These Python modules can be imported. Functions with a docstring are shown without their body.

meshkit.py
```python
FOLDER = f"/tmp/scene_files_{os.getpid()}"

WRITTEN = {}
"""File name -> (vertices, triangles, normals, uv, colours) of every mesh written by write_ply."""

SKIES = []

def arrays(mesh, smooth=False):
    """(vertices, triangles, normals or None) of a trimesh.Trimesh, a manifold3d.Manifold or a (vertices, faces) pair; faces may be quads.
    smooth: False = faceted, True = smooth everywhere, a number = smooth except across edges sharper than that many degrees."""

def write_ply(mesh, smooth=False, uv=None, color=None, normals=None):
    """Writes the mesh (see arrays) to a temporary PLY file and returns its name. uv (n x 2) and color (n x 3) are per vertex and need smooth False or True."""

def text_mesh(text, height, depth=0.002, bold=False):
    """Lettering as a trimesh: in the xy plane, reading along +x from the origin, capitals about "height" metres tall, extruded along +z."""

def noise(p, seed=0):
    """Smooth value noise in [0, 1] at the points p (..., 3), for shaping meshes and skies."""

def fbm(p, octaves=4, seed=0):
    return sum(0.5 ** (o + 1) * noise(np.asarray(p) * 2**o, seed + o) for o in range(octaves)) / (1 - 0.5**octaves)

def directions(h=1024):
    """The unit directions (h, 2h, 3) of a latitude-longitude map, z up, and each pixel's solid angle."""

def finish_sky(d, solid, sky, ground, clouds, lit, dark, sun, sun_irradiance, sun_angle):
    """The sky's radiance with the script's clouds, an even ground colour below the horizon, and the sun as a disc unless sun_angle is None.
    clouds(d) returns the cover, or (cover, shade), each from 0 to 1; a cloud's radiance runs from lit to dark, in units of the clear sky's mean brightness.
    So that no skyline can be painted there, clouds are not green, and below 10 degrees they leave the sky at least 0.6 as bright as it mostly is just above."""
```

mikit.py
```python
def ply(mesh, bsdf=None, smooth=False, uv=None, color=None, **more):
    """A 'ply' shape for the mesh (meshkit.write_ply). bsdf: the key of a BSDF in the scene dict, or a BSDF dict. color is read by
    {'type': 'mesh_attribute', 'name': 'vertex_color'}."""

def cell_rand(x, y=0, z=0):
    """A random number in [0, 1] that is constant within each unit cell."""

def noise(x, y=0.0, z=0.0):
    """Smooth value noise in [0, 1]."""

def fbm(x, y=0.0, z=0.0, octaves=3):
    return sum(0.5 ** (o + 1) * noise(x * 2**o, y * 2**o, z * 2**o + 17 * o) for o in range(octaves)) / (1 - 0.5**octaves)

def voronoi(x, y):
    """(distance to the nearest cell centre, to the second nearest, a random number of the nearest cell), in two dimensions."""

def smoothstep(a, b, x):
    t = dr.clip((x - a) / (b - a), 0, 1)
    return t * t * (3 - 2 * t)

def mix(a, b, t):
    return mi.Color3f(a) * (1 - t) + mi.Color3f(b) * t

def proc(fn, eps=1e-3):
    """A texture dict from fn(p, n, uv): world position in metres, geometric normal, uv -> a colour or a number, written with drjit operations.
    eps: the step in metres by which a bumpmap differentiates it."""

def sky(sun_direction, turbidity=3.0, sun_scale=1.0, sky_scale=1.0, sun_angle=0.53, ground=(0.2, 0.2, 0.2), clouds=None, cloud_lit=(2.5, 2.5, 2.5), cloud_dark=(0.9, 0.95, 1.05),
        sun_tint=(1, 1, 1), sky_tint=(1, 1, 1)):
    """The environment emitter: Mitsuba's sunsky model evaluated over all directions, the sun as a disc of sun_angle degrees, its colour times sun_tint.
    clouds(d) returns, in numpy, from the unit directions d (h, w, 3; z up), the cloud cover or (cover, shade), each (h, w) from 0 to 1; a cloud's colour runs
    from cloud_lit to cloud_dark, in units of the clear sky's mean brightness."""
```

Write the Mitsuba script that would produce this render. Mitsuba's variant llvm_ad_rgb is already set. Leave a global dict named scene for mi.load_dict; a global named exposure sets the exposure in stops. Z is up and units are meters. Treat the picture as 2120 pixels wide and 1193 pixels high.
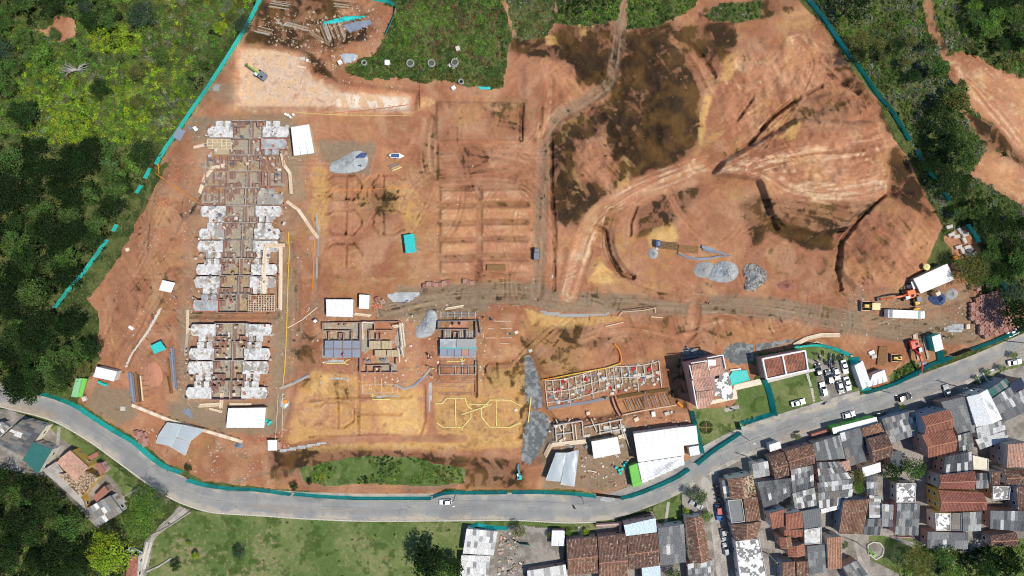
import math, random
import numpy as np
import trimesh, shapely
import manifold3d as m3
import drjit as dr
import mitsuba as mi
import mikit, meshkit
from mikit import noise, fbm, voronoi, smoothstep, mix

scene, labels = {'type': 'scene'}, {}
T = mi.ScalarTransform4f
RNG = np.random.default_rng(7)
random.seed(7)

# ------------------------------------------------------------------ camera, sky, exposure
S = 0.15                      # metres on the ground per unit of the site plan
CX, CY = 1060.0, 596.5        # plan units below the camera
FOV = 73.7
HC = S * 1060 / math.tan(math.radians(FOV / 2))     # the drone hovers this high
scene['camera'] = {'type': 'perspective', 'fov': FOV, 'fov_axis': 'x', 'near_clip': 1.0, 'far_clip': 4000.0,
                   'to_world': T().look_at(origin=[0, 0, HC], target=[0, 0, 0], up=[0, 1, 0])}
SUN = (0.43, -0.15, 0.89)
scene['sky'] = mikit.sky(SUN, turbidity=3, sun_tint=(0.92, 1.0, 1.10))
exposure = 1.58

# ------------------------------------------------------------------ helpers
def P(px, py, z=0.0):
    k = S * (1 - z / HC)
    return np.array([(px - CX) * k, (CY - py) * k, z])

def numbered(name):
    if name not in labels and name not in scene and name not in USED:
        USED.add(name); return name
    k = COUNT.get(name, 0)
    while True:
        k += 1
        n = f'{name}_{k:03d}'
        if n not in USED:
            COUNT[name] = k; USED.add(n); return n
USED, COUNT, POS = set(), {}, {}

def tag(key, label=None, cat=None, group=None, kind=None):
    d = labels.setdefault(key, {})
    for k, v in (('label', label), ('category', cat), ('group', group), ('kind', kind)):
        if v: d[k] = v

def thing(name, label, cat, group=None):
    key = numbered(name)
    tag(key, label, cat, group)
    return key

def put(key, mesh, bsdf, smooth=False, color=None, uv=None, tw=None):
    """one entry of the scene from a mesh or from a ready ply dict"""
    d = dict(mesh) if isinstance(mesh, dict) else mikit.ply(mesh, bsdf, smooth=smooth, color=color, uv=uv)
    d['bsdf'] = {'type': 'ref', 'id': bsdf}
    if tw is not None: d['to_world'] = tw
    scene[key] = d
    return key

def part(parent, name, mesh, bsdf, **kw):
    return put(numbered(parent + '__' + name), mesh, bsdf, **kw)

class MB:
    """collects quads and boxes into one mesh"""
    def __init__(s): s.v, s.f, s.n, s.c = [], [], 0, []
    def add(s, v, f, c=None):
        v, f = np.asarray(v, float), np.asarray(f, int)
        if f.shape[1] == 4: f = np.vstack([f[:, [0, 1, 2]], f[:, [0, 2, 3]]])
        s.v.append(v); s.f.append(f + s.n); s.n += len(v)
        if c is not None:
            c = np.asarray(c, float)
            s.c.append(np.broadcast_to(c, (len(v), 3)) if c.ndim == 1 else c)
        return s
    def box(s, c, size, rot=0.0, col=None, tilt=0.0):
        v = BOXV * np.asarray(size, float)
        if tilt: v = v @ rotm([0, 1, 0], tilt).T
        s.add(v @ rotm([0, 0, 1], rot).T + np.asarray(c, float), BOXF, col); return s
    def beam(s, a, b, w, h, col=None):
        """a bar of section w x h from a to b"""
        a, b = np.asarray(a, float), np.asarray(b, float)
        d = b - a; L = np.linalg.norm(d); d /= max(L, 1e-9)
        side = np.cross(d, [0, 0, 1.0]) if abs(d[2]) < 0.95 else np.array([1.0, 0, 0])
        side /= np.linalg.norm(side); up = np.cross(side, d)
        M = np.stack([d * L, side * w, up * h], 1)
        s.add(BOXV @ M.T + (a + b) / 2, BOXF, col); return s
    def tube(s, pts, r, n=6, col=None):
        p = np.asarray(pts, float)
        t = np.gradient(p, axis=0); t /= np.linalg.norm(t, axis=1, keepdims=True) + 1e-12
        a = np.cross(t, np.where(np.abs(t[:, 2:]) < 0.9, [[0, 0, 1.0]], [[1.0, 0, 0]])); a /= np.linalg.norm(a, axis=1, keepdims=True)
        b = np.cross(t, a); th = np.arange(n) * 2 * np.pi / n
        r = np.broadcast_to(r, (len(p),))
        v = (p[:, None] + r[:, None, None] * (np.cos(th)[None, :, None] * a[:, None] + np.sin(th)[None, :, None] * b[:, None])).reshape(-1, 3)
        i, j = np.meshgrid(np.arange(len(p) - 1), np.arange(n), indexing='ij')
        f = np.stack([i * n + j, (i + 1) * n + j, (i + 1) * n + (j + 1) % n, i * n + (j + 1) % n], -1).reshape(-1, 4)
        s.add(np.vstack([v, p[:1], p[-1:]]), np.vstack([f[:, [0, 1, 2]], f[:, [0, 2, 3]],
              [[len(v), k, (k + 1) % n] for k in range(n)], [[len(v) + 1, len(v) - n + (k + 1) % n, len(v) - n + k] for k in range(n)]]), col); return s
    def prism(s, poly, z0, z1, col=None):
        m = prism(poly, z0, z1)
        s.add(m.vertices, m.faces, col); return s
    def mesh(s): return np.vstack(s.v), np.vstack(s.f)
    def put(s, key, bsdf, smooth=False):
        v, f = s.mesh()
        return put(key, trimesh.Trimesh(v, f, process=False), bsdf, smooth=smooth, color=np.vstack(s.c) if s.c else None)
    def part(s, parent, name, bsdf, smooth=False): return s.put(numbered(parent + '__' + name), bsdf, smooth)

BOXV = np.array([[x, y, z] for x in (-.5, .5) for y in (-.5, .5) for z in (-.5, .5)])
BOXF = np.array([[0, 1, 3, 2], [4, 6, 7, 5], [0, 4, 5, 1], [2, 3, 7, 6], [0, 2, 6, 4], [1, 5, 7, 3]])

def rotm(axis, a):
    return trimesh.transformations.rotation_matrix(a, axis)[:3, :3]

def prism(poly, z0, z1):
    """poly: plan points in metres (n x 2); z0, z1 numbers"""
    g = shapely.Polygon(poly).buffer(0)
    if g.geom_type != 'Polygon': g = max(g.geoms, key=lambda q: q.area)
    m = trimesh.creation.extrude_polygon(g, z1 - z0, engine='earcut')
    m.apply_translation([0, 0, z0])
    return m

UNIT = mikit.ply((BOXV, BOXF), 'white')
def M4(M, t):
    m = np.eye(4); m[:3, :3] = M; m[:3, 3] = t
    return T(m)
def box_part(parent, name, c, size, rot, bsdf):
    """a box as a part; all share one ply"""
    return part(parent, name, UNIT, bsdf, tw=M4(rotm([0, 0, 1], rot) @ np.diag(size), c))
def beam_tw(a, b, w, h):
    a, b = np.asarray(a, float), np.asarray(b, float)
    d = b - a; L = np.linalg.norm(d); d /= max(L, 1e-9)
    side = np.cross(d, [0, 0, 1.0]) if abs(d[2]) < 0.95 else np.array([1.0, 0, 0])
    side /= np.linalg.norm(side); up = np.cross(side, d)
    return M4(np.stack([d * L, side * w, up * h], 1), (a + b) / 2)
def beam_part(parent, name, a, b, w, h, bsdf): return part(parent, name, UNIT, bsdf, tw=beam_tw(a, b, w, h))

def hull(pts):
    m = m3.Manifold.hull_points(np.asarray(pts, float)).to_mesh()
    return trimesh.Trimesh(m.vert_properties[:, :3], m.tri_verts, process=False)
def rbox(c, s, ch):
    """box with chamfered edges, as hull points"""
    s = np.asarray(s, float) / 2; out = []
    for k in range(3):
        q = s - ch; q[k] = s[k]
        out += [q * [x, y, z] for x in (-1, 1) for y in (-1, 1) for z in (-1, 1)]
    return np.array(out) + c
def cyl(r, h, axis='z', n=16):
    m = trimesh.creation.cylinder(r, h, sections=n)
    if axis == 'y': m.apply_transform(trimesh.transformations.rotation_matrix(np.pi / 2, [1, 0, 0]))
    if axis == 'x': m.apply_transform(trimesh.transformations.rotation_matrix(np.pi / 2, [0, 1, 0]))
    return m

# ------------------------------------------------------------------ materials
def rgb(c): return {'type': 'rgb', 'value': [float(x) for x in c]}
def mat(name, c, rough=0.7, metal=0.0, spec=0.3, **kw):
    scene[name] = {'type': 'twosided', 'bsdf': {'type': 'principled', 'base_color': c if isinstance(c, dict) else rgb(c), 'roughness': rough, 'metallic': metal, 'specular': spec, **kw}}
def matte(name, c):
    scene[name] = {'type': 'twosided', 'bsdf': {'type': 'diffuse', 'reflectance': c if isinstance(c, dict) else rgb(c)}}

def soil(p, n, uv):
    x, y = p.x, p.y
    wx = x + 3.0 * (noise(x * 0.21, y * 0.21, 7.0) - 0.5); wy = y + 3.0 * (noise(x * 0.21, y * 0.21, 11.0) - 0.5)
    g1 = fbm(wx * 0.075, wy * 0.075, 1.0, 5); g2 = fbm(wx * 0.55, wy * 0.55, 5.0, 5); g3 = 0.45 * noise(x * 4.3, y * 4.3, 3.0) + 0.55 * noise(x * 1.7, y * 1.7, 13.0)
    wig = (g2 - 0.5) * 2.3 + (g1 - 0.5) * 0.9
    u, v = uv.x, uv.y
    c = mix((0.385, 0.184, 0.106), (0.280, 0.120, 0.066), smoothstep(0.30, 0.66, g1 + (g2 - 0.5) * 0.8))
    c = mix(c, (0.47, 0.285, 0.175), smoothstep(0.42, 0.80, fbm(wx * 0.2 + 9, wy * 0.2, 2.0, 4)) * 0.55)
    c = mix(c, (0.52, 0.31, 0.13), smoothstep(0.54, 0.74, fbm(wx * 0.13 + 31, wy * 0.13, 6.0, 5)) * 0.28)
    och = smoothstep(0.15, 0.90, v + wig * 0.6)
    c = mix(c, mix((0.60, 0.40, 0.16), (0.44, 0.25, 0.09), smoothstep(0.3, 0.7, g2)), och * 0.85)
    gry = smoothstep(0.05, 0.85, -v + wig * 0.35)
    c = mix(c, mix((0.275, 0.215, 0.150), (0.205, 0.160, 0.110), g2), gry * 0.9)
    drk = smoothstep(0.36, 0.98, u + wig * 0.95 + (g3 - 0.5) * 0.35)
    c = mix(c, mix((0.045, 0.031, 0.019), (0.150, 0.085, 0.030), smoothstep(0.34, 0.72, fbm(wx * 0.22 + 3, wy * 0.22, 8.0, 5))), drk * 0.93)
    pal = smoothstep(0.20, 0.95, -u + wig * 0.5)
    c = mix(c, mix(mix((0.50, 0.355, 0.260), (0.60, 0.56, 0.48), smoothstep(0.55, 1.05, -u)), (0.46, 0.32, 0.20), smoothstep(0.35, 0.62, g2)), pal * 0.88)
    return c * (1 - 0.55 * dr.clip(u, -0.5, 0.7)) * (0.62 + 0.46 * g2 + 0.34 * g3)
mat('soil', mikit.proc(soil), 0.95, spec=0.1)

def floor_fn(p, n, uv):
    g = fbm(p.x * 0.3, p.y * 0.3, 2.0, 4); h = fbm(p.x * 2.5, p.y * 2.5, 2.0, 3)
    c = mix((0.045, 0.070, 0.022), (0.095, 0.120, 0.040), smoothstep(0.35, 0.65, g))
    return mix(c, (0.16, 0.12, 0.075), smoothstep(0.60, 0.74, h) * 0.6) * (0.6 + 0.8 * h)
matte('forest_floor_mat', mikit.proc(floor_fn))

def grass_fn(p, n, uv):
    g = fbm(p.x * 0.12, p.y * 0.12, 4.0, 4); h = fbm(p.x * 1.3, p.y * 1.3, 2.0, 4); k = noise(p.x * 7, p.y * 7, 1.0)
    c = mix((0.098, 0.148, 0.046), (0.170, 0.205, 0.080), smoothstep(0.35, 0.7, g))
    c = mix(c, (0.05, 0.085, 0.02), smoothstep(0.55, 0.72, fbm(p.x * 0.4 + 5, p.y * 0.4, 1.0, 3)) * 0.7)
    c = mix(c, (0.24, 0.19, 0.12), smoothstep(0.58, 0.76, h + (g - 0.5) * 0.4) * uv.x)
    return c * (0.72 + 0.36 * h + 0.24 * k)
matte('grass_mat', mikit.proc(grass_fn))

def road_fn(p, n, uv):
    g = fbm(p.x * 0.35, p.y * 0.35, 4.0, 4); h = noise(p.x * 9, p.y * 9, 1.0)
    d = uv.x                                      # across the road, -1 .. 1
    w = 0.5 + 0.5 * dr.cos(d * 9.0)               # wheel paths
    c = mix((0.275, 0.285, 0.295), (0.335, 0.335, 0.325), smoothstep(0.3, 0.7, g))
    c = c * (0.88 + 0.16 * w * smoothstep(0.2, 0.8, fbm(uv.y * 0.05, d * 3, 3.0, 3)))
    c = mix(c, (0.46, 0.41, 0.33), smoothstep(0.62, 0.98, dr.abs(d) + (g - 0.5) * 0.9) * 0.75)
    c = mix(c, (0.20, 0.20, 0.205), smoothstep(0.66, 0.69, noise(uv.y * 0.09 + 3, d * 1.3, 5.0)) * 0.45)
    c = mix(c, (0.36, 0.27, 0.19), smoothstep(0.52, 0.75, fbm(uv.y * 0.035, d * 0.8 + 2, 9.0, 4)) * smoothstep(-0.3, 0.9, d) * 0.6)
    c = mix(c, (0.14, 0.14, 0.145), smoothstep(0.012, 0.004, dr.abs(noise(uv.y * 0.25, d * 2.0, 2.0) - 0.5)) * 0.5)
    joint = smoothstep(0.022, 0.008, dr.abs(d - 0.04 + 0.02 * (noise(uv.y * 0.2) - 0.5)))
    c = mix(c, (0.10, 0.10, 0.10), joint * smoothstep(0.40, 0.6, noise(uv.y * 0.11, 3.0)) * 0.7)
    return c * (0.93 + 0.12 * h)
mat('road_mat', mikit.proc(road_fn), 0.85, spec=0.2)

def conc_fn(p, n, uv):
    g = fbm(p.x * 0.5, p.y * 0.5, p.z, 4); h = fbm(p.x * 3.1, p.y * 3.1, p.z * 3.1, 3)
    c = mix((0.42, 0.40, 0.37), (0.30, 0.28, 0.255), smoothstep(0.35, 0.65, g))
    return mix(c, (0.20, 0.17, 0.14), smoothstep(0.60, 0.75, h) * 0.5) * (0.85 + 0.3 * h)
mat('concrete', mikit.proc(conc_fn), 0.85, spec=0.2)
def slab_fn(p, n, uv):
    g = fbm(p.x * 0.33, p.y * 0.33, 2.0, 4); h = fbm(p.x * 1.6, p.y * 1.6, 7.0, 4)
    c = mix((0.66, 0.67, 0.67), (0.50, 0.505, 0.50), smoothstep(0.3, 0.7, h))
    c = mix(c, (0.27, 0.26, 0.24), smoothstep(0.52, 0.70, g + (h - 0.5) * 0.45) * 0.8)
    return mix(c, (0.45, 0.24, 0.17), smoothstep(0.70, 0.80, fbm(p.x * 0.6 + 4, p.y * 0.6, 1.0, 3)) * 0.5)
mat('slab', mikit.proc(slab_fn), 0.8, spec=0.2)
def slabw_fn(p, n, uv):
    h = fbm(p.x * 0.9, p.y * 0.9, 7.0, 4)
    return mix((0.30, 0.33, 0.36), (0.43, 0.46, 0.48), smoothstep(0.35, 0.7, h))
mat('wet_slab', mikit.proc(slabw_fn), 0.5)
def pit_fn(p, n, uv):
    g = fbm(p.x * 0.22, p.y * 0.22, 2.0, 4); h = fbm(p.x * 1.8, p.y * 1.8, 7.0, 4)
    c = mix((0.38, 0.355, 0.30), (0.28, 0.26, 0.215), h)
    c = mix(c, (0.36, 0.26, 0.13), smoothstep(0.54, 0.66, g) * 0.7)
    return mix(c, (0.55, 0.52, 0.48), smoothstep(0.66, 0.74, fbm(p.x * 2.3, p.y * 2.3, 3.0, 3)) * 0.6)
mat('room_floor', mikit.proc(pit_fn), 0.8, spec=0.2)
def sheet_fn(p, n, uv):
    g = fbm(p.x * 0.6, p.y * 0.6, 2.0, 4); s = noise(uv.x * 3.0, 0.0, 1.0)
    c = mix((0.80, 0.82, 0.84), (0.73, 0.76, 0.79), s)
    return mix(c, (0.66, 0.66, 0.64), smoothstep(0.58, 0.75, g) * 0.3)
mat('white_sheet', mikit.proc(sheet_fn), 0.6, spec=0.15)
def pave_fn(p, n, uv):
    g = fbm(p.x * 0.4, p.y * 0.4, 2.0, 4); h = fbm(p.x * 2.1, p.y * 2.1, 7.0, 4)
    c = mix((0.30, 0.28, 0.255), (0.19, 0.175, 0.155), smoothstep(0.35, 0.65, g))
    return c * (0.8 + 0.4 * h)
mat('paving', mikit.proc(pave_fn), 0.85, spec=0.2)
def stain_fn(p, n, uv):
    h = fbm(p.x * 0.7, p.y * 0.7, 7.0, 4); k = noise(p.x * 2.0, p.y * 2.0, 3.0)
    return mix((0.74, 0.74, 0.74), (0.22, 0.22, 0.22), smoothstep(0.5, 0.56, h + (k - 0.5) * 0.35))
mat('stained_white', mikit.proc(stain_fn), 0.8)
def wallb_fn(p, n, uv):
    row = p.z / 0.1; b = dr.abs(row - dr.floor(row) - 0.5)
    g = fbm(p.x * 0.9, p.y * 0.9, p.z, 3)
    return mix((0.43, 0.285, 0.245), (0.34, 0.215, 0.185), g) * (1 - 0.25 * smoothstep(0.40, 0.48, b))
mat('brick_wall', mikit.proc(wallb_fn), 0.9, spec=0.1)
scene['vcol'] = {'type': 'twosided', 'bsdf': {'type': 'diffuse', 'reflectance': {'type': 'mesh_attribute', 'name': 'vertex_color'}}}
scene['leaf'] = {'type': 'twosided', 'bsdf': {'type': 'diffuse', 'reflectance': {'type': 'mesh_attribute', 'name': 'vertex_color'}}}

SIMPLE = dict(white=((.80, .80, .79), .6), cream=((.70, .64, .52), .7), plaster=((.55, .53, .50), .85), ochre_paint=((.50, .33, .08), .8), pink=((.55, .36, .33), .8),
  turquoise=((.035, .50, .50), .6), teal_net=((.025, .56, .50), .75), teal_dark=((.022, .44, .40), .75), teal_roof=((.035, .15, .14), .45), green=((.16, .52, .09), .6), light_green=((.25, .55, .30), .6),
  timber=((.62, .48, .34), .85), timber_pale=((.70, .60, .46), .85), timber_dark=((.33, .23, .15), .9), timber_grey=((.40, .36, .31), .9), plywood=((.42, .35, .22), .85),
  steel_blue=((.17, .20, .25), .5), rust=((.23, .115, .04), .9), rust_dark=((.13, .075, .03), .9), dark=((.03, .03, .033), .7), black=((.012, .012, .014), .5), rubber=((.02, .02, .02), .9),
  blue_tarp=((.06, .10, .22), .55), blue_grey=((.22, .26, .33), .6), deck_blue=((.25, .28, .36), .5), deck_ply=((.36, .32, .22), .8), red_form=((.55, .13, .09), .7), orange=((.75, .26, .03), .6), yellow=((.70, .48, .05), .55), pale_yellow=((.72, .66, .26), .6),
  brick_red=((.33, .145, .11), .9), brick_pale=((.42, .25, .20), .9), gravel_blue=((.42, .46, .47), .9), gravel_grey=((.33, .34, .34), .9), mud=((.14, .10, .065), .95), block=((.56, .53, .47), .9),
  machine_red=((.58, .055, .03), .4), machine_orange=((.66, .13, .03), .4), machine_yellow=((.66, .45, .10), .45), machine_cream=((.74, .62, .33), .5), machine_green=((.18, .45, .06), .45), steel_grey=((.20, .21, .23), .5),
  fc0=((.15, .16, .17), .85), fc1=((.20, .21, .22), .85), fc2=((.30, .31, .31), .85), fc3=((.11, .12, .13), .85), fc4=((.42, .43, .43), .8), fc5=((.66, .67, .67), .7), fc6=((.25, .225, .20), .85),
  skin=((.35, .20, .13), .7), denim=((.05, .075, .14), .9), hivis=((.65, .55, .03), .7), shirt_red=((.45, .03, .05), .8), shirt_dark=((.03, .04, .05), .8), shirt_green=((.03, .22, .14), .8), turf=((.07, .19, .035), .95), path_grey=((.40, .38, .35), .9),
  pale_blue=((.55, .68, .74), .5), water=((.10, .11, .07), .15), pool=((.03, .50, .48), .5), clay=((.48, .23, .15), .9), bark=((.13, .10, .07), .95), dead_wood=((.40, .38, .36), .95), kerb_grey=((.52, .50, .45), .85), hedge_soil=((.08, .04, .03), .9), white_line=((.55, .55, .53), .8))
for k, (c, r) in SIMPLE.items(): mat(k, c, r, spec=0.25)
mat('car_white', (.78, .79, .80), .25, clearcoat=0.6); mat('car_black', (.018, .022, .032), .2, clearcoat=0.8); mat('car_grey', (.10, .115, .15), .25, clearcoat=0.7); mat('car_silver', (.38, .41, .43), .25, clearcoat=0.6)
mat('car_red', (.42, .03, .04), .25, clearcoat=0.6); mat('car_blue', (.03, .13, .42), .25, clearcoat=0.6)
mat('glass_dark', (.02, .025, .03), .08, spec=0.6); mat('lamp', (.75, .75, .72), .15); mat('tail_red', (.4, .02, .02), .2); mat('solar', (.03, .04, .08), .15, spec=0.6)
mat('plastic_film', (.40, .46, .50), .25, spec=0.5)
# ------------------------------------------------------------------ the ground
def sdf(px, py, poly):
    """signed distance to a closed polygon, positive inside; far points come back as -99"""
    q = np.asarray(poly, float)
    d2 = np.full(px.shape, 1e12); inside = np.zeros(px.shape, bool)
    a, b = q, np.roll(q, -1, 0)
    for (x0, y0), (x1, y1) in zip(a, b):
        ex, ey = x1 - x0, y1 - y0
        wx, wy = px - x0, py - y0
        t = np.clip((wx * ex + wy * ey) / (ex * ex + ey * ey + 1e-9), 0, 1)
        d2 = np.minimum(d2, (wx - t * ex) ** 2 + (wy - t * ey) ** 2)
        c = (y0 > py) != (y1 > py)
        inside ^= c & (px < ex * (py - y0) / (ey + (1e-12 if ey == 0 else 0)) + x0)
    return np.where(inside, 1, -1) * np.sqrt(d2)

def zone(px, py, poly, soft, fn):
    """calls fn(mask indices, 0..1 weight) near the polygon"""
    q = np.asarray(poly, float); m = soft * 1.2 + 8
    k = np.nonzero((px > q[:, 0].min() - m) & (px < q[:, 0].max() + m) & (py > q[:, 1].min() - m) & (py < q[:, 1].max() + m))[0]
    if len(k):
        d = sdf(px[k], py[k], q)
        w = np.clip((d + soft) / (2 * soft), 0, 1)
        fn(k, w * w * (3 - 2 * w))

def along(px, py, line):
    """distance, signed lateral offset and run to a polyline"""
    q = np.asarray(line, float)
    best = np.full(px.shape, 1e12); lat = np.zeros(px.shape); run = np.zeros(px.shape); s0 = 0
    for (x0, y0), (x1, y1) in zip(q[:-1], q[1:]):
        ex, ey = x1 - x0, y1 - y0; L = math.hypot(ex, ey)
        wx, wy = px - x0, py - y0
        t = np.clip((wx * ex + wy * ey) / (L * L), 0, 1)
        d = np.hypot(wx - t * ex, wy - t * ey)
        k = d < best
        best = np.where(k, d, best); lat = np.where(k, np.sign(ex * wy - ey * wx) * d, lat); run = np.where(k, s0 + t * L, run); s0 += L
    return best, lat, run

def smooth_line(pts, step=8):
    """a polyline rounded through its points"""
    p = np.asarray(pts, float)
    from scipy.interpolate import PchipInterpolator
    t = np.concatenate([[0], np.cumsum(np.hypot(*np.diff(p, axis=0).T))])
    n = max(2, int(t[-1] / step)); tt = np.linspace(0, t[-1], n)
    return np.stack([PchipInterpolator(t, p[:, 0])(tt), PchipInterpolator(t, p[:, 1])(tt)], 1)

SITE = [(545, -80), (545, 0), (520, 45), (490, 95), (455, 150), (425, 195), (400, 230), (370, 285), (345, 310), (330, 345), (318, 385), (300, 425), (268, 480), (240, 540), (205, 590), (178, 622), (200, 645), (203, 690), (196, 720), (208, 745), (190, 770), (175, 800), (160, 832), (195, 857), (245, 889), (285, 911), (345, 961), (380, 974), (420, 996), (510, 1007), (605, 1017), (740, 1025), (895, 1025), (920, 1014), (1050, 1015), (1110, 1013), (1200, 1017), (1283, 1032), (1310, 1021), (1360, 1001), (1400, 984), (1440, 959), (1450, 935), (1428, 852), (1500, 860), (1580, 760), (1640, 722), (1690, 714), (1755, 737), (1782, 811), (1840, 796), (1900, 766), (1970, 736), (2050, 706), (2120, 676), (2200, 640), (2160, 610), (2080, 640), (2010, 595), (1978, 545), (1930, 560), (1900, 590), (1860, 600), (1905, 570), (1925, 530), (1950, 470), (1930, 430), (1905, 385), (1880, 330), (1850, 290), (1815, 205), (1765, 150), (1715, 72), (1690, 40), (1650, 0), (1650, -80)]
DIRT = [[(1950, 120), (1990, 108), (2080, 150), (2200, 190), (2200, 380), (2060, 262), (2004, 228), (2000, 185), (1965, 170)], [(2042, 300), (2090, 330), (2200, 370), (2200, 480), (2080, 405), (2010, 362)], [(1892, -80), (1910, -80), (1937, 60), (1965, 112), (1948, 116), (1922, 62)], [(1985, 228), (2060, 262), (2200, 350), (2200, 370), (2042, 305)], [(2000, 470), (2030, 520), (1975, 540), (1955, 490)], [(115, 35), (150, 40), (158, 75), (125, 90), (75, 65), (100, 60)]]
GREEN = [[(790, 15), (830, -40), (1030, -40), (1058, 80), (1050, 120), (1040, 182), (980, 183), (930, 170), (860, 172), (845, 160), (790, 165), (730, 160), (715, 140), (780, 110), (800, 70), (822, 15)],
 [(1146, -60), (1296, -60), (1276, 44), (1250, 54), (1180, 54), (1150, 48)], [(1302, -60), (1455, -60), (1440, 10), (1400, 38), (1350, 58), (1297, 58)], [(1448, 36), (1490, 10), (1575, 4), (1575, 44), (1490, 46)], [(805, 88), (860, 60), (850, 160), (760, 165), (720, 150)], [(330, 345), (345, 340), (300, 430), (240, 540), (190, 610), (178, 622), (160, 600), (290, 390)],
 [(1060, 60), (1040, -40), (1150, -40), (1150, 45), (1120, 85), (1075, 85)]]
GRASS = [[(280, 1300), (305, 1125), (345, 1080), (395, 1060), (440, 1058), (540, 1064), (700, 1070), (900, 1074), (1225, 1084), (1225, 1090), (960, 1092), (952, 1300)],
 [(1432, 848), (1500, 845), (1520, 846), (1528, 796), (1572, 790), (1572, 760), (1520, 745), (1512, 735), (1560, 735), (1640, 722), (1690, 715), (1752, 740), (1780, 812), (1720, 836), (1600, 868), (1530, 890), (1458, 932)],
 [(618, 970), (690, 955), (760, 945), (860, 948), (895, 960), (960, 972), (962, 1000), (890, 1008), (760, 1003), (680, 1008), (630, 1000)],
 [(1350, 1052), (1405, 1016), (1412, 1080), (1362, 1084)], [(1135, 1078), (1225, 1080), (1230, 1092), (1135, 1090)], [(2012, 780), (2080, 740), (2200, 700), (2200, 740), (2075, 770), (2025, 800)], [(1795, 1110), (1850, 1105), (1900, 1118), (2000, 1135), (2060, 1125), (2200, 1100), (2200, 1300), (1880, 1300), (1860, 1180), (1800, 1160)],
 [(95, 880), (130, 885), (260, 985), (330, 1040), (300, 1060), (240, 1010), (180, 965), (120, 935)], [(1450, 960), (1530, 925), (1520, 880), (1450, 935)], [(1840, 798), (1905, 768), (1890, 745), (1850, 770), (1838, 780)], [(1118, 1016), (1230, 1022), (1232, 1030), (1120, 1024)], [(1170, 1100), (1232, 1090), (1236, 1112), (1172, 1118)]]
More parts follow.
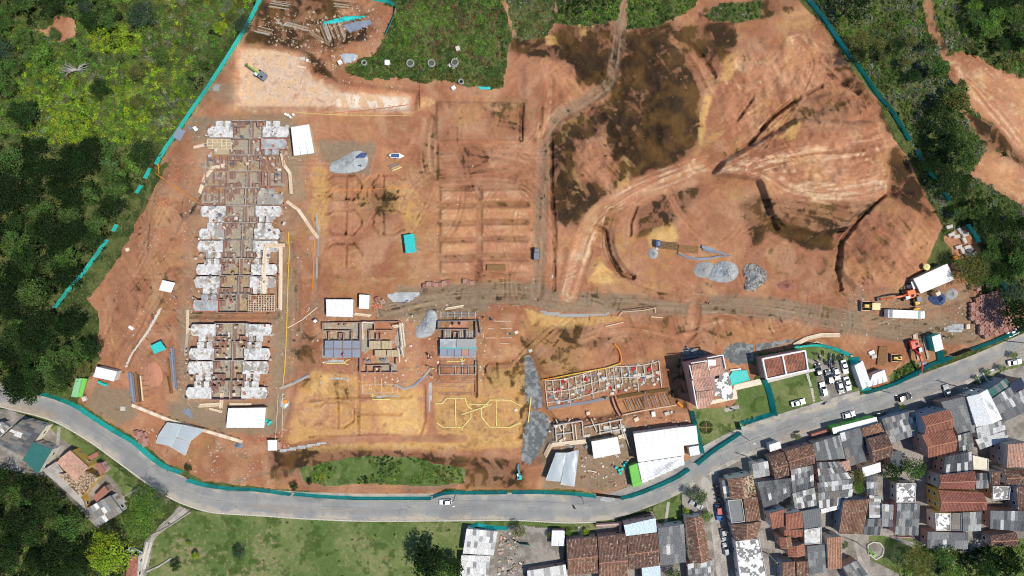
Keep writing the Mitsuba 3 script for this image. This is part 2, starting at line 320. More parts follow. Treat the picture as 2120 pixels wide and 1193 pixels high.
PAVE = [[(1440, 975), (1620, 905), (1720, 878), (1850, 838), (2000, 790), (2025, 800), (2075, 770), (2200, 735), (2200, 1098), (2060, 1128), (2000, 1138), (1900, 1120), (1850, 1108), (1798, 1112), (1800, 1160), (1860, 1190), (1865, 1300), (1088, 1300), (1085, 1180), (1170, 1160), (1170, 1118), (1236, 1112), (1232, 1092), (1300, 1075), (1350, 1060), (1362, 1084), (1412, 1080), (1410, 1016)],
 [(955, 1300), (958, 1092), (1085, 1090), (1165, 1098), (1168, 1300)], [(1662, 742), (1740, 755), (1762, 815), (1702, 838), (1690, 800), (1688, 765)], [(-120, 850), (20, 850), (90, 880), (240, 1000), (260, 1040), (200, 1095), (100, 990), (-120, 950)], [(330, 1090), (370, 1050), (395, 1058), (340, 1085), (320, 1112), (280, 1300), (262, 1300), (300, 1120)]]
HIGH = [(560, -160), (440, 200), (335, 370), (255, 560), (250, 690), (275, 750), (320, 800), (420, 862), (520, 888), (600, 905), (800, 902), (960, 895), (1060, 900), (1066, 760), (1082, 648), (1150, 655), (1300, 645), (1400, 648), (1500, 665), (1640, 678), (1740, 690), (1850, 670), (1940, 620), (1960, 540), (1890, 400), (1790, 180), (1650, -160)]
TERR = [((495, 98, 620, 103, 700, 172, 868, 192, 860, 228, 492, 224), -1.7, 6), ((1598, 452, 1612, 478, 1690, 487, 1757, 470, 1826, 402, 1838, 340, 1800, 255, 1650, 250, 1500, 335, 1480, 360, 1570, 372), 3.0, 6),
 ((1740, 480, 1830, 405, 1890, 400, 1935, 470, 1925, 540, 1850, 600, 1770, 600, 1735, 560), 1.8, 9), ((1775, 470, 1840, 425, 1890, 430, 1905, 490, 1850, 550, 1790, 540), 1.3, 22), ((1640, 215, 1720, 195, 1800, 225, 1770, 250, 1650, 262), 1.3, 6), ((1700, 110, 1760, 130, 1815, 210, 1790, 205), 1.2, 6), ((1290, 75, 1390, 65, 1440, 190, 1420, 300, 1310, 330, 1260, 250), 3.6, 45), ((1360, 170, 1430, 190, 1425, 270, 1370, 300, 1330, 240), 1.6, 16), ((1160, 60, 1260, 60, 1255, 165, 1190, 150), 1.2, 12), ((1210, 285, 1245, 280, 1272, 350, 1240, 385, 1205, 350), .9, 7), ((1085, 130, 1130, 125, 1180, 200, 1110, 290, 1085, 280), .9, 8), ((1150, 300, 1240, 270, 1280, 350, 1230, 420, 1160, 440), 1.4, 25),
 ((1500, 120, 1600, 70, 1690, 70, 1700, 130, 1640, 240, 1500, 320, 1455, 290), 1.0, 35), ((1230, 470, 1262, 470, 1275, 540, 1310, 575, 1240, 570), -1.0, 8), ((1320, 430, 1430, 395, 1500, 470, 1420, 500, 1330, 495), -0.8, 20), ((904, 212, 1076, 214, 1076, 291, 904, 291), 0.9, 3),
 ((1085, 690, 1120, 770, 1140, 880, 1130, 950, 1085, 965, 1070, 900, 1080, 780), -1.3, 10), ((1125, 775, 1370, 725, 1410, 735, 1420, 850, 1140, 875), -0.9, 8), ((1130, 845, 1330, 820, 1330, 855, 1140, 880), -0.8, 5), ((620, 690, 660, 690, 660, 830, 625, 830), -0.6, 8), ((980, 380, 1100, 385, 1095, 590, 985, 590), 0.35, 5)]
TERR = [(np.reshape(q, (-1, 2)), dz, s) for q, dz, s in TERR]
TRENCH = []
def tr(*a, w=1.6, d=0.55): TRENCH.append((np.reshape(a, (-1, 2)), w, d))
for y, k in ((364, 1), (413, -1), (436, 1), (485, -1), (505, 1)):          # the octagonal plots: connected trenches
    tr(672, y + 8 * k, 680, y + 8 * k, 690, y, 732, y); tr(717, y + 5 * k, 716, y + 49 * k if k > 0 else y + 2)
    tr(732, y - 2 * k, 748, y + 20 * k, 749, y + 26 * k)
    if y < 500:
        tr(837, y + 8 * k, 828, y + 7 * k, 818, y, 790, y); tr(794, y, 794, y + 24 * k); tr(783, y, 769, y + 18 * k, 774, y + 25 * k)
for y, k in ((832, 1), (886, -1)):
    tr(650, y + 8 * k, 664, y + 8 * k, 672, y, 712, y, 733, y + 15 * k, 733, y + 24 * k); tr(700, y, 700, y + 25 * k)
tr(640, 829, 742, 822, 850, 822, w=2.2); tr(733, 857, 830, 858, w=1.6); tr(742, 760, 742, 900, w=3, d=.3); tr(1004, 770, 1003, 760, 1012, 752, 1060, 752); tr(1004, 766, 1002, 772, 1008, 782); tr(1028, 752, 1029, 782); tr(908, 748, 908, 772, w=2); tr(908, 758, 984, 758, w=2); tr(943, 758, 943, 772); tr(957, 758, 957, 772); tr(970, 758, 970, 772); tr(984, 745, 985, 820, w=3, d=.8); tr(908, 814, 984, 814)
tr(878, 800, 880, 870, 870, 900, w=2.2)
for y in (408, 444, 480, 515, 555): TERR += [(np.array([(912, y - 13), (983, y - 13), (983, y + 13), (912, y + 12)]), .8, 2.4), (np.array([(998, y - 15), (1096, y - 15), (1096, y + 10), (998, y + 10)]), .8, 2.4)]

tr(1142, 290, 1142, 400, 1148, 480, 1146, 600, w=4, d=.7); tr(1232, 470, 1252, 480, 1262, 530, 1285, 568, 1310, 575, w=4, d=1.2); tr(1318, 430, 1306, 460, 1304, 488, w=2.5, d=.8); tr(1738, 600, 1730, 560, 1740, 500, 1790, 440, w=3.5, d=1.0); tr(1780, 450, 1830, 405, w=3, d=.8); tr(1575, 270, 1598, 242, 1640, 208, w=4, d=1.1); tr(1550, 300, 1590, 250, 1660, 200, 1700, 180, w=3, d=.7); tr(1695, 130, 1735, 170, 1775, 195, w=3, d=.9); tr(1525, 250, 1545, 225, 1560, 200, w=2.5, d=.6); tr(1600, 330, 1700, 318, 1790, 312, w=2.5, d=.35); tr(1420, 80, 1455, 120, 1480, 160, w=3, d=.7); tr(1405, 90, 1440, 140, 1460, 180, w=3, d=.7); tr(1600, 450, 1620, 474, 1690, 486, 1750, 474, w=4, d=.8); tr(1235, 150, 1255, 165, w=3, d=.5); tr(1500, 700, 1450, 680, 1400, 690, w=2.5, d=.3); tr(1080, 220, 1078, 290, w=4, d=.7); tr(1122, 225, 1118, 270, w=3, d=.6); tr(1112, 830, 1160, 880, w=3, d=.6); tr(390, 648, 575, 648, 575, 656, 390, 656, w=3, d=.5); tr(905, 372, 905, 300, w=2.5, d=.4); tr(420, 400, 395, 440, w=2, d=.2); tr(640, 905, 800, 900, w=2, d=.3)

ROADS = [((890, 250, 884, 330, 892, 362, 920, 374, 1000, 372, 1085, 382, 1118, 420), 13, .10, -.05, 1.3), ((1000, 330, 940, 340, 905, 320), 8, .1, 0, 1.0), ((920, 300, 1000, 320, 1080, 330, 1120, 360), 10, .05, -.05, 1.1),
 ((800, 640, 880, 622, 950, 612, 1060, 606, 1150, 622, 1250, 629, 1400, 631, 1550, 634, 1680, 652, 1790, 672, 1900, 688, 2010, 690), 23, .10, -.70, 1.0), ((1112, 610, 1118, 500, 1118, 420, 1128, 350, 1128, 290, 1150, 250, 1210, 210, 1262, 168, 1276, 100, 1283, 40, 1305, -30), 15, .06, -.60, 1.1), ((1180, 610, 1202, 530, 1230, 460, 1300, 405, 1400, 360, 1480, 338, 1570, 348, 1650, 390, 1740, 400, 1820, 390), 21, -.36, -.26, 1.1), ((1268, 440, 1256, 505, 1280, 560, 1340, 598, 1450, 615), 15, .05, -.05, 1.3), ((1150, 600, 1165, 560, 1170, 520), 8, .15, -.1, 1.0),
 ((1385, 400, 1420, 460, 1480, 510), 8, -.05, 0, 1.0), ((1650, 90, 1680, 130, 1640, 220, 1560, 300, 1480, 340), 20, -.12, 0, 1.3), ((1850, 290, 1780, 310, 1680, 320, 1560, 350), 16, -.2, 0, 1.3), ((2200, 400, 2110, 300, 2040, 210, 1990, 150), 12, -.3, 0, 1.1), ((345, 340, 310, 430, 300, 520, 330, 600, 300, 660, 255, 760), 12, .08, -.25, 1.0), ((360, 480, 390, 440, 420, 435), 7, .12, -.3, .6), ((625, 440, 655, 500, 652, 620), 6, 0, -.6, .6), ((580, 935, 640, 918, 800, 908, 960, 908), 6, 0, -.6, .6), ((480, 1000, 620, 975, 640, 1008, 900, 1010, 965, 995), 4, 0, -.6, .3), ((1430, 690, 1500, 660, 1590, 690, 1650, 670), 14, -.1, 0, 1.1), ((1800, 670, 1900, 640, 2000, 610), 14, .05, -.4, 1.1), ((1210, 700, 1300, 680, 1420, 700, 1440, 640), 12, .05, 0, 1.2), ((1130, 130, 1140, 200, 1120, 280), 9, -.15, .1, .9), ((600, 500, 615, 600, 610, 760, 590, 880), 7, .05, -.35, .8), ((260, 540, 300, 620, 250, 720), 9, .1, 0, .9)]
RD = [(-120, 800), (-40, 808), (30, 824), (110, 845), (190, 887), (265, 940), (325, 983), (390, 1019), (450, 1035), (540, 1040), (640, 1046), (780, 1050), (920, 1049), (1060, 1048), (1180, 1053), (1250, 1050), (1320, 1030), (1400, 997), (1480, 946), (1560, 908), (1640, 882), (1740, 852), (1840, 825), (1930, 790), (2020, 756), (2090, 726), (2240, 662)]
RDL = smooth_line(RD, 6)

def height(px, py):
    """height over the road of the plan point"""
    z = np.zeros(px.shape)
    def add(dz):
        def f(k, w): z[k] += dz * w
        return f
    zone(px, py, HIGH, 34, add(2.2))
    for q, dz, s in TERR: zone(px, py, q, s, add(dz))
    n = np.stack([px * 0.02, py * 0.02, px * 0], -1)
    big = meshkit.fbm(n, 3, 3) - 0.5
    mid = meshkit.fbm(n * 6, 3, 5) - 0.5
    inn = np.zeros(px.shape)
    def f(k, w): inn[k] = w
    zone(px, py, HIGH, 20, f)
    z += (0.9 * big + 0.30 * mid) * (0.25 + 0.75 * inn)
    for y0, (a, b) in enumerate(((0, 0),)): pass
    rough = np.zeros(px.shape)
    for q in ([(1140, 60), (1420, 60), (1450, 190), (1440, 300), (1300, 370), (1150, 460)], [(1450, 130), (1700, 70), (1840, 250), (1840, 400), (1560, 380)], [(1740, 480), (1930, 400), (1930, 560), (1760, 600)], [(540, 0), (780, 0), (700, 150), (520, 90)]):
        def g(k, w): rough[k] = np.maximum(rough[k], w)
        zone(px, py, q, 15, g)
    z += rough * 1.9 * (meshkit.fbm(np.stack([px * 0.07, py * 0.07, px * 0 + 5], -1), 4, 9) - 0.5)
    for line, hw, du, dv, st in ROADS:
        q = smooth_line(np.reshape(line, (-1, 2)), 14); m = hw + 12
        k = np.nonzero((px > q[:, 0].min() - m) & (px < q[:, 0].max() + m) & (py > q[:, 1].min() - m) & (py < q[:, 1].max() + m))[0]
        e, lat, run = along(px[k], py[k], q); w = np.clip((hw + 4 - e) / 8, 0, 1)
        z[k] += w * 0.55 * st * (meshkit.fbm(np.stack([lat * 0.20, run * 0.010, lat * 0], -1), 3, int(q[0, 0])) - 0.5) - .18 * w + .16 * np.exp(-((e - hw - 2) / 3.0) ** 2)
    for q, w, d in TRENCH:
        m = w * 3 + 4
        k = np.nonzero((px > q[:, 0].min() - m) & (px < q[:, 0].max() + m) & (py > q[:, 1].min() - m) & (py < q[:, 1].max() + m))[0]
        if len(k):
            e, _, _ = along(px[k], py[k], q)
            z[k] -= d * np.clip((w + 0.9 - e) / 1.4, 0, 1) - 0.12 * np.exp(-((e - w - 3) / 2.0) ** 2)
    e, _, _ = along(px, py, RDL[::4])                   # the paved road lies level
    w = np.clip((e - 24) / 16, 0, 1)
    return z * w * w * (3 - 2 * w) - 0.05 * (e < 30)

STEP = 0.36
gx = np.concatenate([-170 - 9 * np.arange(1, 60)[::-1] ** 1.35, np.arange(-170, 170.01, STEP), 170 + 9 * np.arange(1, 60) ** 1.35])
gy = np.concatenate([-100 - 9 * np.arange(1, 60)[::-1] ** 1.35, np.arange(-100, 100.01, STEP), 100 + 9 * np.arange(1, 60) ** 1.35])
NX, NY = len(gx), len(gy)
GXX, GYY = np.meshgrid(gx, gy)
vx, vy = GXX.ravel(), GYY.ravel()
vz = height(vx / S + CX, CY - vy / S)
for _ in range(2):                                  # the plan was read from above: raised ground shows a little further out
    k = S * (1 - np.clip(vz, -3, 8) / HC)
    vz = height(vx / k + CX, CY - vy / k)
far = np.maximum(np.abs(vx) - 175, np.abs(vy) - 105)
vz = np.where(far > 0, 0.0, vz) + np.where(far > 20, -0.02 * (far - 20), 0)
kk = S * (1 - np.clip(vz, -3, 8) / HC)
QX, QY = vx / kk + CX, CY - vy / kk
ZGRID = vz.reshape(NY, NX)

def ground_z(x, y):
    i = np.clip(np.searchsorted(gx, x) - 1, 0, NX - 2); j = np.clip(np.searchsorted(gy, y) - 1, 0, NY - 2)
    tx, ty = (x - gx[i]) / (gx[i + 1] - gx[i]), (y - gy[j]) / (gy[j + 1] - gy[j])
    return (ZGRID[j, i] * (1 - tx) + ZGRID[j, i + 1] * tx) * (1 - ty) + (ZGRID[j + 1, i] * (1 - tx) + ZGRID[j + 1, i + 1] * tx) * ty
def G(px, py, up=0.0):
    """the point of the ground (plus up) that the plan shows at px, py"""
    z = 0.0
    for _ in range(4):
        p = P(px, py, z + up); z = float(ground_z(p[0], p[1]))
    return P(px, py, z + up)
def GV(px, py, up=0.0):
    z = np.zeros(len(px))
    for _ in range(4):
        k = S * (1 - (z + up) / HC); x, y = (px - CX) * k, (CY - py) * k; z = ground_z(x, y)
    return np.stack([x, y, z + up], 1)

# soil fields: u dark (+) or pale (-), v ochre (+) or grey (-)
U, V = np.zeros(len(vx)), np.zeros(len(vx))
def soilz(q, du, dv, soft=11):
    def f(k, w):
        U[k] += du * w; V[k] += dv * w
    zone(QX, QY, np.reshape(q, (-1, 2)), soft, f)
for a in [((385, 240, 630, 240, 625, 420, 600, 640, 580, 860, 365, 860, 375, 640), -.14, -.42, 22), ((1890, -60, 1940, -60, 1975, 118, 1945, 118), .35, -.2, 8), ((1360, 180, 1440, 190, 1440, 285, 1400, 300, 1330, 250), .5, -.3, 20), ((1165, 240, 1235, 235, 1200, 270, 1170, 300, 1150, 300), 0, .9, 9), ((1285, 320, 1310, 320, 1300, 395, 1275, 400), -.3, 1.0, 6), ((1160, 340, 1190, 345, 1215, 400, 1190, 410), -.3, .8, 6), ((1440, 250, 1460, 190, 1475, 200, 1450, 300), -.2, .8, 6), ((1195, 48, 1230, 50, 1225, 80, 1200, 75), -.6, 1.0, 6), ((1125, 70, 1150, 75, 1160, 95, 1130, 95), -.7, 1.0, 5), ((1500, 120, 1530, 100, 1520, 160, 1490, 170), 0, .6, 7), ((1220, 580, 1245, 545, 1290, 570, 1260, 590), -.2, .9, 8), ((1340, 480, 1390, 455, 1410, 500, 1350, 510), -.2, .9, 8), ((1130, 860, 1160, 870, 1290, 850, 1290, 880, 1150, 890), .4, .1, 6), ((1130, 790, 1360, 742, 1368, 790, 1140, 842), 0, -.55, 8), ((1290, 825, 1400, 805, 1405, 835, 1295, 855), .30, 0, 5), ((1055, 85, 1150, 68, 1200, 90, 1262, 130, 1262, 172, 1215, 174, 1190, 130, 1130, 122, 1055, 108), 1.0, 0), ((1155, 48, 1272, 48, 1272, 180, 1200, 170, 1165, 90), 1.0, .1), ((1290, 66, 1380, 58, 1420, 118, 1452, 190, 1442, 290, 1400, 340, 1300, 372, 1190, 465, 1150, 462, 1140, 280, 1180, 240, 1262, 208, 1282, 150), 1.16, .05, 20),
 ((1186, 290, 1250, 276, 1280, 350, 1262, 400, 1200, 370), -1.0, -.1), ((1320, 55, 1450, 50, 1420, 90, 1380, 60), .6, 0), ((1400, 70, 1520, 38, 1520, 100, 1470, 132, 1420, 95), 1.0, .1), ((1455, 0, 1640, 0, 1650, 20, 1580, 40, 1450, 45), .5, 0), ((1320, 430, 1390, 398, 1445, 388, 1432, 420, 1390, 470, 1320, 492), .85, .1), ((1530, 420, 1590, 392, 1602, 470, 1560, 512), .7, .2), ((1596, 452, 1690, 484, 1726, 478, 1722, 516, 1670, 516, 1593, 478), 1.1, 0, 7),
 ((1822, 215, 1852, 285, 1905, 390, 1935, 455, 1885, 425, 1842, 400, 1842, 330), .9, .1), ((545, -30, 690, -30, 705, 30, 782, 60, 695, 102, 655, 105, 600, 92, 515, 78), .8, 0), ((515, 66, 620, 92, 668, 130, 690, 165, 650, 152, 640, 112, 505, 92), 1.0, 0, 8), ((783, 388, 815, 388, 828, 430, 800, 452, 775, 440), .62, .2, 16), ((745, 410, 800, 405, 795, 440, 745, 440), .35, .5, 16), ((555, 932, 700, 922, 960, 948, 1085, 950, 1085, 1015, 955, 1012, 955, 978, 850, 962, 630, 975, 560, 990), .7, 0), ((1150, 678, 1200, 672, 1268, 700, 1235, 722, 1180, 716), .8, 0), ((600, 685, 652, 700, 656, 800, 618, 805), .5, .2), ((690, 770, 735, 800, 720, 825, 680, 815), .5, .1),
 ((1990, 225, 2060, 255, 2160, 330, 2160, 365, 2040, 302, 2010, 262), 1.0, 0), ((660, 30, 780, 20, 800, 60, 770, 90, 700, 90), .2, -.1), ((1075, 700, 1110, 700, 1110, 900, 1075, 950), .4, .4), ((1000, 760, 1080, 750, 1080, 800, 1010, 800), .5, .5), ((1650, 155, 1720, 200, 1810, 210, 1760, 240, 1640, 250), .45, 0, 20), ((1590, 410, 1700, 425, 1840, 395, 1760, 478, 1690, 488, 1605, 470), .38, -.05, 8), ((1700, 120, 1760, 130, 1820, 200, 1790, 210), .4, .1),
 ((490, 100, 560, 92, 622, 108, 642, 150, 700, 188, 850, 200, 846, 232, 486, 226), -.82, -.42, 16), ((700, 190, 900, 195, 900, 235, 700, 235), -.3, .4), ((1500, 140, 1600, 78, 1705, 68, 1705, 130, 1642, 250, 1500, 322, 1450, 290, 1462, 180), -.24, .05, 22), ((1540, 330, 1830, 256, 1842, 390, 1690, 420, 1590, 402), -.34, .05, 18), ((1955, 115, 2120, 165, 2200, 380, 2060, 262, 2000, 200), -.35, 0), ((2012, 330, 2200, 370, 2200, 480, 2080, 400), -.3, 0),
 ((600, 788, 642, 768, 850, 800, 885, 905, 600, 918, 588, 860), -.15, .62, 18), ((780, 830, 880, 800, 885, 905, 800, 900), -.2, .5, 14), ((640, 770, 740, 780, 700, 815, 640, 815), -.1, .4), ((640, 340, 682, 340, 682, 490, 640, 480), 0, .7), ((790, 370, 872, 392, 872, 480, 800, 440), 0, .6), ((895, 800, 1085, 760, 1085, 905, 900, 905), 0, .65), ((860, 600, 870, 640, 840, 660), 0, .3), ((1085, 636, 1130, 650, 1200, 657, 1292, 646, 1292, 664, 1180, 682, 1100, 670), 0, 1.0, 8), ((1092, 672, 1205, 682, 1195, 785, 1118, 785), .28, .40), ((1195, 480, 1400, 470, 1400, 590, 1210, 590), 0, .35, 25), ((600, 912, 960, 902, 1080, 905, 1080, 930, 800, 932, 620, 945), 0, .9), ((1590, 240, 1665, 240, 1650, 292, 1590, 285), 0, .7), ((1500, 20, 1600, 5, 1660, 10, 1700, 70, 1560, 60, 1510, 50), 0, .3), ((1440, 260, 1500, 270, 1420, 370, 1390, 345), .2, .5), ((660, 640, 860, 640, 1000, 790, 640, 800), -.1, .25, 25),
 ((660, 290, 780, 296, 765, 362, 690, 358, 660, 330), 0, -.9), ((820, 590, 1010, 588, 1010, 642, 870, 665, 820, 640), 0, -.7), ((195, 795, 275, 805, 285, 862, 250, 884, 180, 840), 0, -.85), ((345, 835, 625, 838, 570, 905, 470, 895, 345, 870), 0, -.8), ((1750, 600, 2000, 585, 2070, 690, 1900, 712, 1740, 692), .05, -.5, 20), ((1115, 875, 1315, 880, 1315, 1015, 1125, 1015), 0, -.8), ((580, 260, 660, 255, 640, 420, 590, 410), 0, -.35), ((430, 170, 490, 170, 490, 220, 440, 215), 0, -.5), ((575, 560, 610, 560, 640, 770, 580, 880, 560, 880), 0, -.45), ((640, 620, 870, 620, 870, 665, 640, 665), 0, -.45), ((650, 655, 860, 655, 1000, 640, 1000, 780, 860, 770, 740, 790, 650, 770), 0, -.28, 25), ((890, 640, 1000, 640, 1000, 790, 890, 790), .15, -.1, 10), ((370, 640, 395, 640, 385, 830, 365, 830), 0, -.35), ((390, 240, 620, 235, 600, 300, 400, 290), .1, -.35), ((1075, -20, 1150, -20, 1150, 45, 1110, 85, 1065, 85), .1, -.75), ((1660, 600, 1760, 560, 1760, 640), .1, .1), ((200, 500, 390, 420, 380, 640, 330, 770, 205, 760), .16, -.1, 30), ((1450, 60, 1840, 60, 1930, 420, 1900, 600, 1450, 600), .10, -.03, 40), ((1150, 640, 1700, 660, 1600, 700, 1400, 700, 1250, 740), .12, -.05, 20), ((1370, 760, 1425, 740, 1430, 850, 1390, 850), .5, 0)]:
    soilz(*a)
def roadz(line, hw, du, dv, streak, soft=6):
    q = smooth_line(np.reshape(line, (-1, 2)), 14)
    m = hw + soft * 2
    k = np.nonzero((QX > q[:, 0].min() - m) & (QX < q[:, 0].max() + m) & (QY > q[:, 1].min() - m) & (QY < q[:, 1].max() + m))[0]
    e, lat, run = along(QX[k], QY[k], q)
    w = np.clip((hw + soft - e) / (2 * soft), 0, 1)
    s = meshkit.fbm(np.stack([lat * 0.33, run * 0.012, lat * 0], -1), 3, int(q[0, 0])) - 0.5
    U[k] = U[k] * (1 - 0.75 * w) + w * (du + s * streak); V[k] = V[k] * (1 - 0.75 * w) + w * (dv + 0.5 * s * streak)
for a in ROADS: roadz(*a)
rt = np.random.default_rng(77)
for k in range(110):                                   # single wheel tracks wandering over the bare ground
    x0, y0, L, a0, cv = *[(rt.uniform(900, 1120), rt.uniform(210, 600)), (rt.uniform(1150, 1900), rt.uniform(80, 600)), (rt.uniform(1150, 1900), rt.uniform(560, 720)), (rt.uniform(220, 400), rt.uniform(350, 830)), (rt.uniform(600, 1080), rt.uniform(240, 420))][k % 5], rt.uniform(40, 170), rt.uniform(0, 3.14), rt.uniform(-.012, .012)
    s = np.linspace(0, L, 10); an = a0 + cv * s; px_ = x0 + np.cumsum(np.cos(an)) * L / 10; py_ = y0 + np.cumsum(np.sin(an)) * L / 10
    for off in (-5, 5):
        q = np.stack([px_ - np.sin(an) * off, py_ + np.cos(an) * off], 1)
        kk_ = np.nonzero((QX > q[:, 0].min() - 5) & (QX < q[:, 0].max() + 5) & (QY > q[:, 1].min() - 5) & (QY < q[:, 1].max() + 5))[0]
        e, _, _ = along(QX[kk_], QY[kk_], q); U[kk_] += .15 * np.clip(2.4 - e, 0, 1) - .10 * np.exp(-((e - 3.6) / 1.2) ** 2)
for y in (426, 462, 497, 533): soilz((905, y - 4, 985, y - 5, 985, y + 5, 905, y + 4), .36, -.1, 3); soilz((996, y - 8, 1098, y - 7, 1098, y + 3, 996, y + 2), .36, -.1, 3)
soilz((984, 388, 997, 388, 997, 592, 984, 592), .26, 0, 5); soilz((905, 382, 985, 382, 985, 394, 905, 394), .22, 0, 5)
for y in (408, 444, 480, 515, 555): soilz((915, y - 11, 982, y - 11, 982, y + 11, 915, y + 11), -.22, -.08, 5); soilz((1000, y - 13, 1095, y - 13, 1095, y + 9, 1000, y + 9), -.24, -.08, 5)
soilz((905, 214, 1076, 214, 1076, 292, 905, 292), .16, -.05, 4); soilz((905, 296, 1090, 300, 1110, 360, 1080, 372, 905, 366), .12, -.05, 8)
for q, w, d in TRENCH:
    k = np.nonzero((QX > q[:, 0].min() - 8) & (QX < q[:, 0].max() + 8) & (QY > q[:, 1].min() - 8) & (QY < q[:, 1].max() + 8))[0]
    e, _, _ = along(QX[k], QY[k], q)
    U[k] += 0.36 * np.clip((w + 0.8 - e) / 1.5, 0, 1)          # trench beds painted darker, deepening the shade of the narrow cuts
# machine-graded ground: streaks that follow the blade
for q, ang, amp in (((1450, 130, 1600, 70, 1705, 70, 1830, 210, 1660, 250, 1500, 330), 2.05, .5), ((1540, 330, 1830, 256, 1842, 390, 1690, 420, 1590, 402), .15, .45), ((900, 210, 1080, 215, 1080, 300, 900, 300), 1.57, .35), ((1600, 420, 1840, 395, 1760, 480, 1690, 488), 2.95, .6), ((1740, 480, 1930, 400, 1930, 560, 1760, 600), 2.3, .8), ((1160, 60, 1440, 60, 1440, 300, 1160, 460), 2.2, .7), ((900, 300, 1110, 300, 1100, 600, 900, 600), 0.05, .35), ((660, 300, 890, 300, 890, 600, 660, 600), 0.1, .25), ((1290, 650, 1740, 660, 1500, 720, 1290, 740), 1.9, .6), ((200, 500, 390, 500, 380, 830, 200, 830), 2.2, .4), ((1955, 115, 2200, 165, 2200, 480, 2010, 362), 2.5, .4)):
    def f(k, w):
        a, b = QX[k] * math.cos(ang) - QY[k] * math.sin(ang), QX[k] * math.sin(ang) + QY[k] * math.cos(ang)
        s = meshkit.fbm(np.stack([a * 0.022, b * 0.22 + 3 * meshkit.noise(np.stack([a * .02, b * .02, a * 0], -1)), a * 0], -1), 5, 31) - 0.5
        U[k] += w * amp * s * 1.6; V[k] += w * amp * 0.5 * s
    zone(QX, QY, np.reshape(q, (-1, 2)), 20, f)

cls = np.zeros((NY, NX), np.int8)                    # 0 forest ground, 1 earth, 2 grass, 3 paving
jit = 9 * (meshkit.fbm(np.stack([QX * 0.06, QY * 0.06, QX * 0], -1), 4, 77) - 0.5) * 2
c1 = cls.ravel()
for polys, val, j in (([SITE], 1, .5), (DIRT, 1, 1.2), (GREEN, 0, 1.3), (GRASS, 2, .5), (PAVE, 3, .25)):
    for q in polys:
        def f(k, w): c1[k[(w - 0.5) * 24 + jit[k] * j > 0]] = val
        zone(QX, QY, q, 12, f)
    if val == 1 and polys is DIRT: GREENDONE = True
cls = c1.reshape(NY, NX)
idx = np.arange(NX * NY).reshape(NY, NX)
quad = np.stack([idx[:-1, :-1], idx[:-1, 1:], idx[1:, 1:], idx[1:, :-1]], -1).reshape(-1, 4)
qc = cls[:-1, :-1].ravel()
VV = np.stack([vx, vy, vz], 1)
fz = np.cross(VV[quad[:, 1]] - VV[quad[:, 0]], VV[quad[:, 3]] - VV[quad[:, 0]])
VN = np.zeros_like(VV)
for k in range(4): np.add.at(VN, quad[:, k], fz)
VN /= np.linalg.norm(VN, axis=1, keepdims=True)
def sheet(key, val, bsdf, uv):
    q = quad[qc == val]
    used, inv = np.unique(q, return_inverse=True)
    path = meshkit.write_ply((VV[used], inv.reshape(q.shape)), False, uv[used], None, VN[used])
    scene[key] = {'type': 'ply', 'filename': path, 'face_normals': False, 'bsdf': {'type': 'ref', 'id': bsdf}}
    tag(key, kind='structure')
UV = np.stack([U, V], 1).clip(-1.6, 1.6)
GU = np.ones(len(vx)) * 0.35
def gz(q, w0):
    def f(k, w): GU[k] = GU[k] * (1 - w) + w0 * w
    zone(QX, QY, np.reshape(q, (-1, 2)), 20, f)
gz((330, 1100, 560, 1080, 620, 1200, 330, 1200), .9); gz((1432, 848, 1640, 722, 1780, 812, 1458, 932), .35); gz((680, 1080, 900, 1080, 900, 1193, 560, 1193), .45)
sheet('ground', 1, 'soil', UV)
sheet('forest_ground', 0, 'forest_floor_mat', UV)
sheet('grass_field', 2, 'grass_mat', np.stack([GU, GU], 1))
sheet('pavement', 3, 'paving', UV)

def ribbon(key, line, w, bsdf, lift=0.0, z=None, parent=None, uvscale=1.0, thick=0.12):
    """a strip of given width (plan units) that follows the ground, or lies at z"""
    q = np.asarray(line, float)
    t = np.gradient(q, axis=0); t /= np.linalg.norm(t, axis=1, keepdims=True)
    nrm = np.stack([-t[:, 1], t[:, 0]], 1)
    w = np.broadcast_to(w, (len(q),))
    rows = []
    offs = np.linspace(-1, 1, 7)
    for o in offs:
        p = q + nrm * (w * o / 2)[:, None]
        rows.append(np.stack([(p[:, 0] - CX) * S, (CY - p[:, 1]) * S, np.full(len(p), z + lift)], 1) if z is not None else GV(p[:, 0], p[:, 1], lift))
    run = np.concatenate([[0], np.cumsum(np.hypot(*np.diff(q, axis=0).T))]) * S
    n, m = len(offs), len(q)
    low = [rows[0] - [0, 0, thick], rows[-1] - [0, 0, thick]]
    V_ = np.vstack([low[0]] + rows + [low[1]])
    uv = np.vstack([np.stack([np.full(m, o), run], 1) for o in [-1] + list(offs) + [1]])
    i, j = np.meshgrid(np.arange(n + 1), np.arange(m - 1), indexing='ij')
    f = np.stack([i * m + j, i * m + j + 1, (i + 1) * m + j + 1, (i + 1) * m + j], -1).reshape(-1, 4)
    v3 = V_[f[0]]; 
    if np.cross(V_[f[len(f) // 2][1]] - V_[f[len(f) // 2][0]], V_[f[len(f) // 2][3]] - V_[f[len(f) // 2][0]])[2] < 0: f = f[:, ::-1]
    put(key, trimesh.Trimesh(V_, np.vstack([f[:, [0, 1, 2]], f[:, [0, 2, 3]]]), process=False), bsdf, smooth=False, uv=uv)
    return rows
def struct(name, *a, **k):
    key = numbered(name); ribbon(key, *a, **k); tag(key, kind='structure'); return key
RW = np.interp(RDL[:, 0], [-100, 100, 300, 700, 1250, 1450, 1700, 2200], [50, 48, 50, 55, 56, 50, 45, 42])
struct('road', RDL, RW, 'road_mat', z=0.0)
